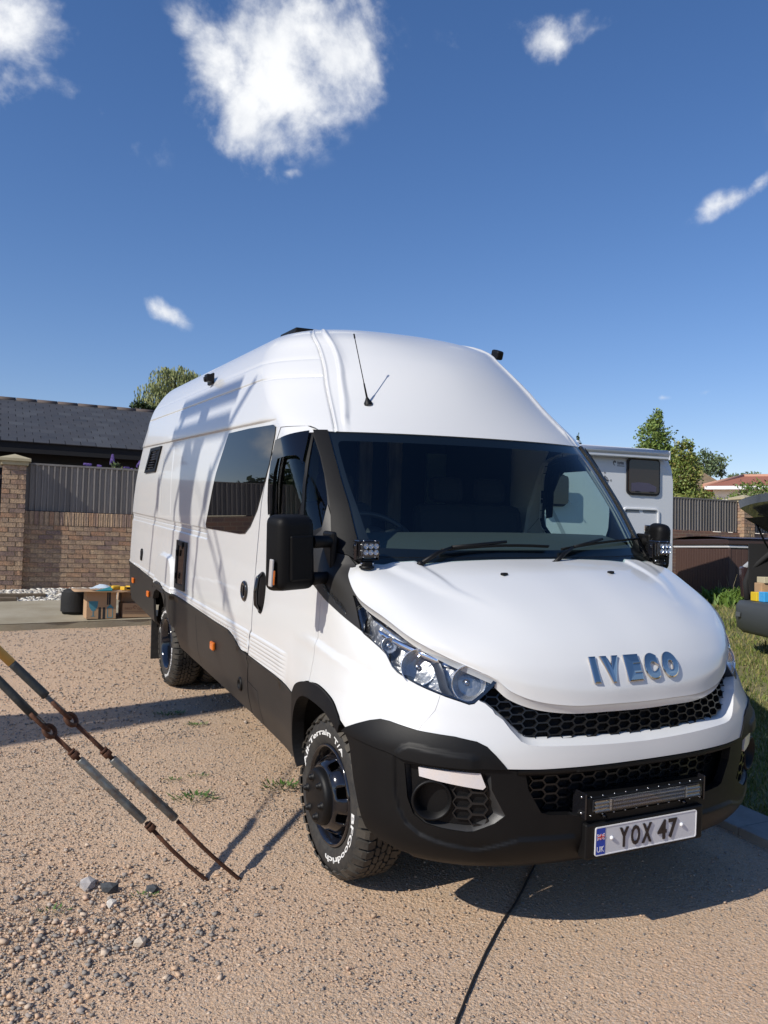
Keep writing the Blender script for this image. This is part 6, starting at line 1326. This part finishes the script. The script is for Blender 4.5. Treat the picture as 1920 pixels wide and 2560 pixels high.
def _tail(mb):
    sec = [(.16, 0), (.12, .06), (.12, .10), (.18, .12)]
    P = []
    for t in np.linspace(0, 1, 9):
        y = .62 - .66 * t; z = 1.38 + .34 * math.sin(t * 1.35) + .02; P.append([(x, y - .05 * (1 - abs(x / wd * 2 - 1) ** 3) * t, z + .05 * (1 - (x / wd * 2 - 1) ** 2)) for x in np.linspace(.12, wd - .12, 9)])
    P2 = [[(x, y + .02, z - .085 - .10 * math.sin(math.pi * i / 8)) for (x, y, z) in r] for i, r in enumerate(P)]
    mb.grid(P); mb.grid(P2); mb.grid([P[-1], P2[-1]]); mb.grid([[r[0] for r in P], [r[0] for r in P2]]); mb.grid([[r[-1] for r in P], [r[-1] for r in P2]])
carpart('tailgate', mat('tailgate_navy', (.020, .028, .042), .2, .2, coat=.7), _tail)
carpart('tailgate_lining', CIN, lambda mb: mb.grid([[(x, .58 - .58 * t, 1.27 + .28 * math.sin(t * 1.35) - .07 * math.sin(3.14 * t)) for x in (.16, wd / 2, wd - .16)] for t in np.linspace(0, 1, 7)]))
carpart('gas_strut', BLK, lambda mb: mb.tube([(.17, .30, 1.12), (.2, .1, 1.52)], .012, 6))
for y in (.78, 3.35):
    for x, s in ((.02, 1), (wd - .02, -1)): carpart('wheel', RUBBER, lambda mb: mb.tube([(x, y, .30), (x + s * .2, y, .30)], .30, 22))
for (x, y, z, dx, dy, dz, m, lb_, ct) in ((.32, .20, .60, .20, .22, .20, CARD, 'open brown carton in the car boot, leftmost', 'carton'), (.44, .06, .60, .16, .14, .10, mat('yellow_print', (.72, .50, .02), .5), 'low yellow carton in the car boot', 'carton'), (.60, .08, .60, .14, .14, .11, mat('sky_blue_print', (.05, .35, .72), .5), 'bright blue packet in the car boot', 'packet'), (.34, .18, .80, .20, .14, .07, mat('pale_tool', (.5, .44, .30), .6), 'black and cream power tool on top of the boot boxes', 'tool')):
    o = MB().box((0, 0, dz / 2), (dx, dy, dz), None, 0, .006).build('boot_' + ct, m); Rz = Matrix.Rotation(car.rotation_euler.z, 3, 'Z'); o.location = car.location + Rz @ Vector((x, y, z)); o.rotation_euler = (0, 0, car.rotation_euler.z); tag(o, lb_, ct)
# ================================================================== houses
TILEB = mat('mossy_brown_tile', (.16, .115, .075), .9, bump=(6, .6, .05), var=(3, .9, (.24, .18, .10))); TILER = mat('red_clay_tile', (.34, .125, .075), .85, bump=(8, .4, .03), var=(5, .5, (.26, .10, .065))); HIPT = mat('pale_hip_tile', (.48, .26, .18), .85); REND = mat('cream_render', (.72, .70, .62), .85); DGL = mat('dark_pane', (.02, .022, .025), .1)
def hip_roof(parent, x0, x1, y0, y1, z0, h, inset, m, hm, over=.0):
    ym = (y0 + y1) / 2; v = [(x0, y0, z0), (x1, y0, z0), (x1, y1, z0), (x0, y1, z0), (x0 + inset, ym, z0 + h), (x1 - inset, ym, z0 + h)]
    mb = MB(); mb.add(v, [(0, 1, 5, 4), (1, 2, 5), (2, 3, 4, 5), (3, 0, 4), (0, 3, 2, 1)]); r = mb.build('roof', m, parent)
    for a, b in ((0, 4), (1, 5), (2, 5), (3, 4), (4, 5)): mb = MB(); mb.tube([v[a], v[b]], .11, 7); mb.build('ridge_tiles', hm, r)
    return r
h1 = empty('bungalow', (40.2, 39.4, 1.0), math.radians(-38), 'bungalow with tall mossy brown hipped roof behind the right hand fence', 'house')
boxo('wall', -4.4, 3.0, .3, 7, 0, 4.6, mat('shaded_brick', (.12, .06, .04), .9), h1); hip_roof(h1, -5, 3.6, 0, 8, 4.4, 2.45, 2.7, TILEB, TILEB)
boxo('chimney', -.9, -.4, 3.6, 4.2, 6.5, 7.25, TILER, h1); boxo('door', 1.75, 2.5, .22, .3, 2.4, 4.2, mat('brown_door', (.16, .06, .03), .6), h1)
h2 = empty('white_house', (30.25, 28.4, 1.0), math.radians(-47), 'white rendered single storey house with red tiled roof beyond the fence', 'house')
boxo('wall', .35, 9, .45, 7, 0, 4.0, REND, h2); hip_roof(h2, -.1, 9.6, -.05, 7.4, 4.06, .80, 1.95, TILER, HIPT); boxo('fascia', -.05, 9.5, -.08, .05, 3.88, 4.05, WHITEP, h2)
for x, z, w, h in ((.98, 3.1, .22, .85), (1.40, 3.32, .24, .16), (1.40, 2.95, .24, .50), (1.85, 3.1, .22, .85)):
    wf = boxo('window', .35 + x - w / 2 - .04, .35 + x + w / 2 + .04, .41, .46, z - h / 2 - .04, z + h / 2 + .04, WHITEP, h2); boxo('pane', .35 + x - w / 2, .35 + x + w / 2, .40, .415, z - h / 2, z + h / 2, DGL, wf)
hip_roof(h2, 5.2, 12, -3, 5, 4.1, 1.25, 2.6, TILER, HIPT)
# ================================================================== trees and plants
def leafmat(n, cols): 
    m = mat(n, cols[0], .55, isl=cols, spec=.3); b = m.node_tree.nodes['Principled BSDF']
    b.inputs['Transmission Weight'].default_value = 0; b.inputs['Subsurface Weight'].default_value = 0; return m
def leaves(name, blobs, n, size, m, parent, droop=0.0, kind=None, asp=1.6, clump=.55):
    V = []; tot = sum(b[3] * b[4] * b[5] for b in blobs); pts = []
    for (cx, cy, cz, rx, ry, rz_) in blobs:
        k = max(8, int(n * rx * ry * rz_ / tot)); nc = max(4, k // 45)
        cs = []
        for _ in range(nc):
            d = rng.normal(size=3); d /= np.linalg.norm(d); r = rng.random() ** .22; cs.append(d * r)
        cs = np.array(cs); idx = rng.integers(0, nc, k); p = cs[idx] + rng.normal(size=(k, 3)) * clump * .30
        pts.append(p * np.array([rx, ry, rz_]) + np.array([cx, cy, cz]))
    P = np.concatenate(pts); n = len(P)
    a = rng.normal(size=(n, 3)); a /= np.linalg.norm(a, axis=1)[:, None]; b = rng.normal(size=(n, 3)); b -= a * (a * b).sum(1)[:, None]; b /= np.linalg.norm(b, axis=1)[:, None]
    if droop: a = a * (1 - droop) + np.array([0, 0, -1]) * droop; a /= np.linalg.norm(a, axis=1)[:, None]
    s = size * rng.uniform(.6, 1.3, (n, 1)); q = np.stack([P - a * s * asp / 2, P + b * s * .4, P + a * s * asp / 2, P - b * s * .4], 1)
    F = np.arange(n * 4).reshape(-1, 4); me = bpy.data.meshes.new(name); me.from_pydata(q.reshape(-1, 3).tolist(), [], F.tolist()); me.materials.append(m); o = link(me, name, parent)
    if kind: o['kind'] = kind
    return o
BARK = mat('bark', (.10, .075, .055), .9, bump=(12, .6, .03))
def tree(name, base, blobs, n, size, m, lab, cat='tree', trunk=(.12, .05), **k):
    t = empty(name, base, 0, lab, cat); top = max(blobs, key=lambda b: b[2]); low = min(b[2] - b[5] for b in blobs)
    mb = MB(); mb.tube([(0, 0, -.3), (.05, 0, low * .5), (top[0] * .5, top[1] * .5, (low + top[2]) / 2), (top[0], top[1], top[2])], [trunk[0], trunk[0] * .9, trunk[0] * .6, trunk[1] * .5], 8)
    for b in blobs:
        for _ in range(3): d = rng.normal(size=3) * .6; mb.tube([(top[0] * .3, top[1] * .3, max(low * .6, b[2] - b[5])), (b[0] + d[0] * b[3] * .5, b[1] + d[1] * b[4] * .5, b[2] + d[2] * b[5] * .3)], [trunk[1], trunk[1] * .3], 5)
    mb.build('trunk', BARK, t); leaves('crown', blobs, n, size, m, t, **k); return t
G1 = leafmat('sweetgum_leaf', [(.14, .20, .045), (.10, .165, .035), (.19, .25, .06), (.08, .13, .03), (.16, .21, .07)])
G2 = leafmat('yellowing_leaf', [(.20, .235, .055), (.15, .20, .04), (.26, .25, .07), (.11, .16, .035)])
G3 = leafmat('distant_leaf', [(.12, .17, .08), (.15, .20, .095), (.095, .14, .065)])
G4 = leafmat('willow_leaf', [(.24, .27, .11), (.19, .225, .085), (.29, .31, .14), (.14, .17, .06)])
G5 = leafmat('dark_leaf', [(.04, .065, .02), (.055, .085, .025), (.03, .05, .015)])
def TB(px, py, d):   # point at a bearing: used once to place each tree at its distance
    r = Vector(tuple(R0[i] * (px - 960) / 2083.86 + R1[i] * (py - 1280) / 2083.86 + R2[i] for i in range(3))); return CAM + r / math.hypot(r.x, r.y) * d
def tree_at(name, px, py, d, blobs, *a, **k):
    c_ = TB(px, py, d); base = Vector((c_.x, c_.y, .8)); return tree(name, base, [(bx, by, c_.z - .8 + bz, rx, ry, rz_) for bx, by, bz, rx, ry, rz_ in blobs], *a, **k)
tree_at('sweetgum_tree', 1638, 1090, 30, [(0, 0, .45, .28, .28, .50), (0, 0, -.1, .58, .58, .55), (-.1, 0, -.8, .72, .7, .6), (.1, 0, -1.8, .7, .7, .7)], 11000, .07, G1, 'upright green tree rising above the right end of the motorhome')
tree_at('sweetgum_tree', 1712, 1190, 29, [(-.05, 0, .75, .34, .34, .45), (0, 0, 0, .48, .45, .7), (.1, 0, -.9, .55, .5, .6), (.45, .2, -1.1, .5, .4, .4)], 9000, .068, G2, 'yellowish green tree next to the motorhome, right of the taller one')
tree_at('broadleaf_tree', 1758, 1160, 75, [(0, 0, 0, 1.6, 1.6, 1.1), (1.6, .5, -.3, 1.2, 1.0, .8), (-1.4, 0, -.3, 1.3, 1.2, 1.0)], 3000, .17, G3, 'hazy round topped tree behind the brown roof', trunk=(.3, .1))
tree_at('broadleaf_tree', 1880, 1200, 80, [(0, 0, 0, 2.2, 1.4, .55), (3.4, 0, -.3, 1.8, 1.4, .5)], 1800, .17, G3, 'low treetop just above the red tiled roof')
tree_at('conifer_tree', 1448, 1115, 30, [(0, 0, -.1, .14, .14, .5), (.05, 0, -.6, .25, .2, .4)], 700, .07, G5, 'small dark treetop between the van roof and the motorhome')
tree_at('garden_shrub', 1905, 1240, 24, [(0, 0, 0, .75, .4, .36), (-.5, .2, -.15, .35, .3, .25), (1.2, 0, .05, .9, .4, .35)], 3600, .05, G1, 'green shrub in front of the white house', 'shrub', clump=.7)
tree_at('garden_shrub', 1810, 1268, 24, [(0, 0, 0, .30, .25, .14), (.1, 0, -.25, .3, .2, .15)], 700, .05, G5, 'small dark shrub just above the fence below the white house windows', 'shrub')
tree_at('broadleaf_bush', 1740, 1255, 27, [(0, 0, 0, .85, .5, .30), (-.6, 0, -.1, .5, .5, .3)], 1800, .06, G2, 'leafy bush showing over the fence at the foot of the brown roof', 'bush')
# willow with hanging strands
wl = empty('willow_tree', (3.3, 27.2, .8), 0, 'pale green weeping willow behind the slate roof and van', 'tree'); mb = MB(); mb.tube([(0, 0, -.3), (0, 0, 3.5), (.2, 0, 5.4), (.3, 0, 6.3)], [.3, .26, .15, .05], 8); V = []; F = []
cw_ = [(.15, 0, 6.3), (-.3, .2, 6.0), (.55, 0, 5.9), (.05, -.2, 6.55), (.9, 0, 5.5), (-.55, 0, 5.6), (.35, 0, 6.5)]
for k in range(430):
    c_ = random.choice(cw_); a = random.uniform(0, 6.28); R_ = random.uniform(.1, .75); L_ = random.uniform(.5, 1.7); x, y, z = c_[0] + .2 * math.cos(a), c_[1] + .2 * math.sin(a), c_[2] + random.uniform(0, .25)
    for j in range(16):
        u = j / 15; px_ = x + math.cos(a) * R_ * min(1, u * 2.2) + random.uniform(-.02, .02); py_ = y + math.sin(a) * R_ * min(1, u * 2.2); pz_ = z + .25 * math.sin(min(u * 3.4, 3.14)) - L_ * max(0, u - .25) - R_ * .3 * u
        d = random.uniform(0, 6.28); s = .055; n_ = len(V); V += [(px_, py_, pz_), (px_ + math.cos(d) * s * .5, py_ + math.sin(d) * s * .5, pz_ - s), (px_ + .01, py_, pz_ - s * 2.4), (px_ - math.cos(d) * s * .3, py_ - math.sin(d) * s * .3, pz_ - s)]; F.append((n_, n_ + 1, n_ + 2, n_ + 3))
    if k % 9 == 0: mb.tube([(0, 0, 4.5), (c_[0], c_[1], c_[2]), (x + math.cos(a) * R_, y + math.sin(a) * R_, z - .2)], [.05, .02, .006], 4)
mb.build('trunk', BARK, wl); me = bpy.data.meshes.new('crown'); me.from_pydata(V, [], F); me.materials.append(G4); link(me, 'crown', wl)
tree_at('laurel_tree', 345, 1025, 24, [(0, 0, 0, .36, .3, .22), (.35, 0, -.05, .3, .3, .2)], 1400, .07, G5, 'dark green treetop peeping over the slate ridge left of the willow')
# trees left of the frame, seen mirrored in the dark side windows
for (x, y, s, lb_) in ((-5.9, 14.6, .82, 'dark leafy tree behind the wall left of the photo'), (-10.5, 13.8, 1.0, 'larger leafy tree further left behind the wall'), (-5.0, 14.2, .7, 'small leafy tree behind the wall near the pillar')):
    if s > .8: tree('garden_tree', (x, y, .9), [(0, 0, 2.5 * s, 1.3 * s, 1.2, .9 * s), (.8 * s, 0, 1.9 * s, 1.0 * s, .9, .8 * s), (-.9 * s, 0, 1.9 * s, 1.0 * s, .9, .8 * s)], 2600, .14, G5, lb_)
# buddleia behind the board fence
bd = empty('buddleia', (-.5, 12.6, .9), 0, 'buddleia shrub with purple flower spikes over the left fence', 'shrub'); PUR = mat('purple_floret', (.17, .10, .34), .7, isl=[(.16, .09, .33), (.22, .14, .42), (.12, .07, .25)])
for (x, z, dx, dz, L) in ((-.02, 1.98, .01, 1, .13), (-.36, 1.90, -.8, .15, .16), (-.20, 1.88, -.6, .3, .10), (.18, 1.88, .8, .2, .11), (.42, 1.95, .3, .8, .10), (.30, 1.87, .8, -.1, .10)):
    mb = MB(); mb.tube([(x * .3, 0, .2), (x * .8, 0, 1.3), (x, -.25, z)], [.014, .010, .004], 5); mb.build('stem', BARK, bd)
    pts = []; V = []; F = []
    for k in range(120):
        u = random.random(); r = .026 * (1 - u * .75); a = random.uniform(0, 6.28); c_ = Vector((x + dx * L * u * .9, -.25, z + dz * L * u)) + Vector((math.cos(a) * r * (abs(dz) + .3), math.sin(a) * r, math.sin(a * 1.7) * r)); n_ = len(V); s = .012; V += [c_ + Vector((-s, 0, -s)), c_ + Vector((s, 0, -s)), c_ + Vector((s, -.004, s)), c_ + Vector((-s, 0, s))]; F.append((n_, n_ + 1, n_ + 2, n_ + 3))
    me = bpy.data.meshes.new('flower_spike'); me.from_pydata(V, [], F); me.materials.append(PUR); link(me, 'flower_spike', bd)
leaves('foliage', [(-.1, -.2, 1.82, .42, .12, .09), (.15, -.2, 1.80, .35, .12, .08), (-.02, -.25, 1.9, .12, .06, .1)], 420, .055, leafmat('buddleia_leaf', [(.14, .18, .08), (.10, .14, .06), (.2, .22, .12)]), bd, asp=2.4)
# weeds in the gravel
WEED = leafmat('weed_leaf', [(.07, .14, .03), (.10, .19, .04), (.05, .10, .025), (.13, .20, .06)])
wl_ = [((-1.32, 2.09), .10, 'leafy weed tuft in the gravel beyond the guy wire tubes'), ((-1.11, 3.86), .09, 'sparse weed in the shaded gravel near the rear wheel'), ((-.99, 3.51), .07, 'small weed just out of the shadow ahead of the rear wheel'), ((-.80, 2.09), .10, 'green weed clump close to the front tyre'), ((-2.11, 1.07), .05, 'tiny weed at the far left of the stone patch'), ((-1.75, 1.05), .05, 'tiny weed in the middle of the stone patch'), ((-1.22, 2.44), .05, 'flat faint weed behind the leafy tuft'), ((-1.37, 2.42), .05, 'pale flat weed left of the faint one')]
for (p, r, lb_) in wl_:
    w0 = empty('weed', W_(*p, 0), 0, lb_, 'weed'); V = []; F = []
    for k in range(int(90 * r / .1)):
        a = random.uniform(0, 6.28); R_ = r * random.random() ** .6; l = random.uniform(.3, .8) * r * .55; c_ = Vector((math.cos(a) * R_ * 1.2, math.sin(a) * R_ * .8, .003)); d = Vector((math.cos(a + random.uniform(-.8, .8)), math.sin(a + random.uniform(-.8, .8)), random.uniform(.15, 1.0))) * l; s = Vector((-d.y, d.x, 0)).normalized() * l * .18; n_ = len(V); V += [c_ - s * .4, c_ + d * .5 - s, c_ + d, c_ + d * .5 + s]; F.append((n_, n_ + 1, n_ + 2, n_ + 3))
    me = bpy.data.meshes.new('leaf_rosette'); me.from_pydata([tuple(v) for v in V], [], F); me.materials.append(WEED); link(me, 'leaf_rosette', w0)
# lawn grass
def grass(name, n, xs, ys, hlo, hhi, m, dens=None, zf=.012):
    x = rng.uniform(*xs, n); y = rng.uniform(*ys, n)
    if dens is not None: k = rng.random(n) < dens(x, y); x, y = x[k], y[k]
    n = len(x); h = rng.uniform(hlo, hhi, n); a = rng.uniform(0, 6.28, n); w = h * .10 + .001; ln = rng.uniform(.1, .9, n) * h; b = rng.uniform(0, 6.28, n); z = hgt(x, y) + zf
    A = np.stack([x - np.cos(a) * w, y - np.sin(a) * w, z], -1); B = np.stack([x + np.cos(a) * w, y + np.sin(a) * w, z], -1); Mq = np.stack([x + np.cos(b) * ln * .4, y + np.sin(b) * ln * .4, z + h * .65], -1); T = np.stack([x + np.cos(b) * ln, y + np.sin(b) * ln, z + h * .95], -1)
    V = np.stack([A, B, Mq + (B - A) * .35, T, Mq - (B - A) * .35], 1).reshape(-1, 3); F = (np.array([0, 1, 2, 3, 4])[None] + 5 * np.arange(n)[:, None])
    me = bpy.data.meshes.new(name); me.from_pydata(V.tolist(), [], F.tolist()); me.materials.append(m); o = link(me, name); o['kind'] = 'stuff'; return o
GR = leafmat('grass_blade', [(.13, .165, .035), (.10, .145, .03), (.17, .19, .05), (.26, .23, .09), (.15, .18, .04), (.33, .28, .13)])
GRN = leafmat('fresh_grass', [(.10, .17, .03), (.13, .21, .04), (.08, .13, .02)])
pat = lambda x, y: .35 + .65 * (.5 + .5 * np.sin(x * 3.3 + np.sin(y * 2.7) * 2) * np.sin(y * 3.9 + x))
grass('grass', 52000, (1.50, 3.6), (-.6, 4.2), .012, .045, GR, pat)
grass('grass', 60000, (3.0, 9.5), (2.0, 9.6), .015, .06, GR, lambda x, y: pat(x, y) * (np.abs((x + 2.4) * .66 - (y + 2.6) * .75 + .0) < 2.6))
grass('tall_grass', 2600, (8.6, 9.75), (7.1, 8.1), .06, .30, GRN, lambda x, y: np.exp(-((x - 9.3) ** 2 + (y - 7.85) ** 2) / .25))
grass('tall_grass', 1000, (5.6, 9.2), (4.5, 8.0), .05, .14, GR, lambda x, y: pat(x, y) * .5)
STR = mat('dry_stalk', (.36, .30, .16), .8)
mb = MB()
for k in range(24):
    x = 9.35 + random.uniform(-.35, .5); y = 7.9 + random.uniform(-.35, .1) - .35 * (x - 9.3); h = random.uniform(.25, .55); z = float(hgt(x, y)); mb.tube([(x, y, z), (x + random.uniform(-.04, .04), y, z + h * .6), (x + random.uniform(-.12, .12), y, z + h)], [.003, .0025, .0012], 4)
tag(mb.build('dry_stalks', STR), kind='stuff')
# camera eye-line props beyond the frame need nothing more

# unseen foliage added behind the viewer to darken reflections in chrome and glass
hd = empty('added_hedge', (-2, -15, -.9), 0, 'unseen green foliage added behind the viewer to darken reflections', 'added_hedge')
leaves('foliage', [(-14 + 4 * k, 0, 1.3 + .2 * (k % 3), 2.3, .8, 1.3 + .25 * (k % 2)) for k in range(9)], 5200, .28, G5, hd, clump=.8)
boxo('added_hedge_core', -16, 20, -.3, .3, 0, 2.1, mat('added_hedge_inner', (.02, .03, .01), 1.0), hd)
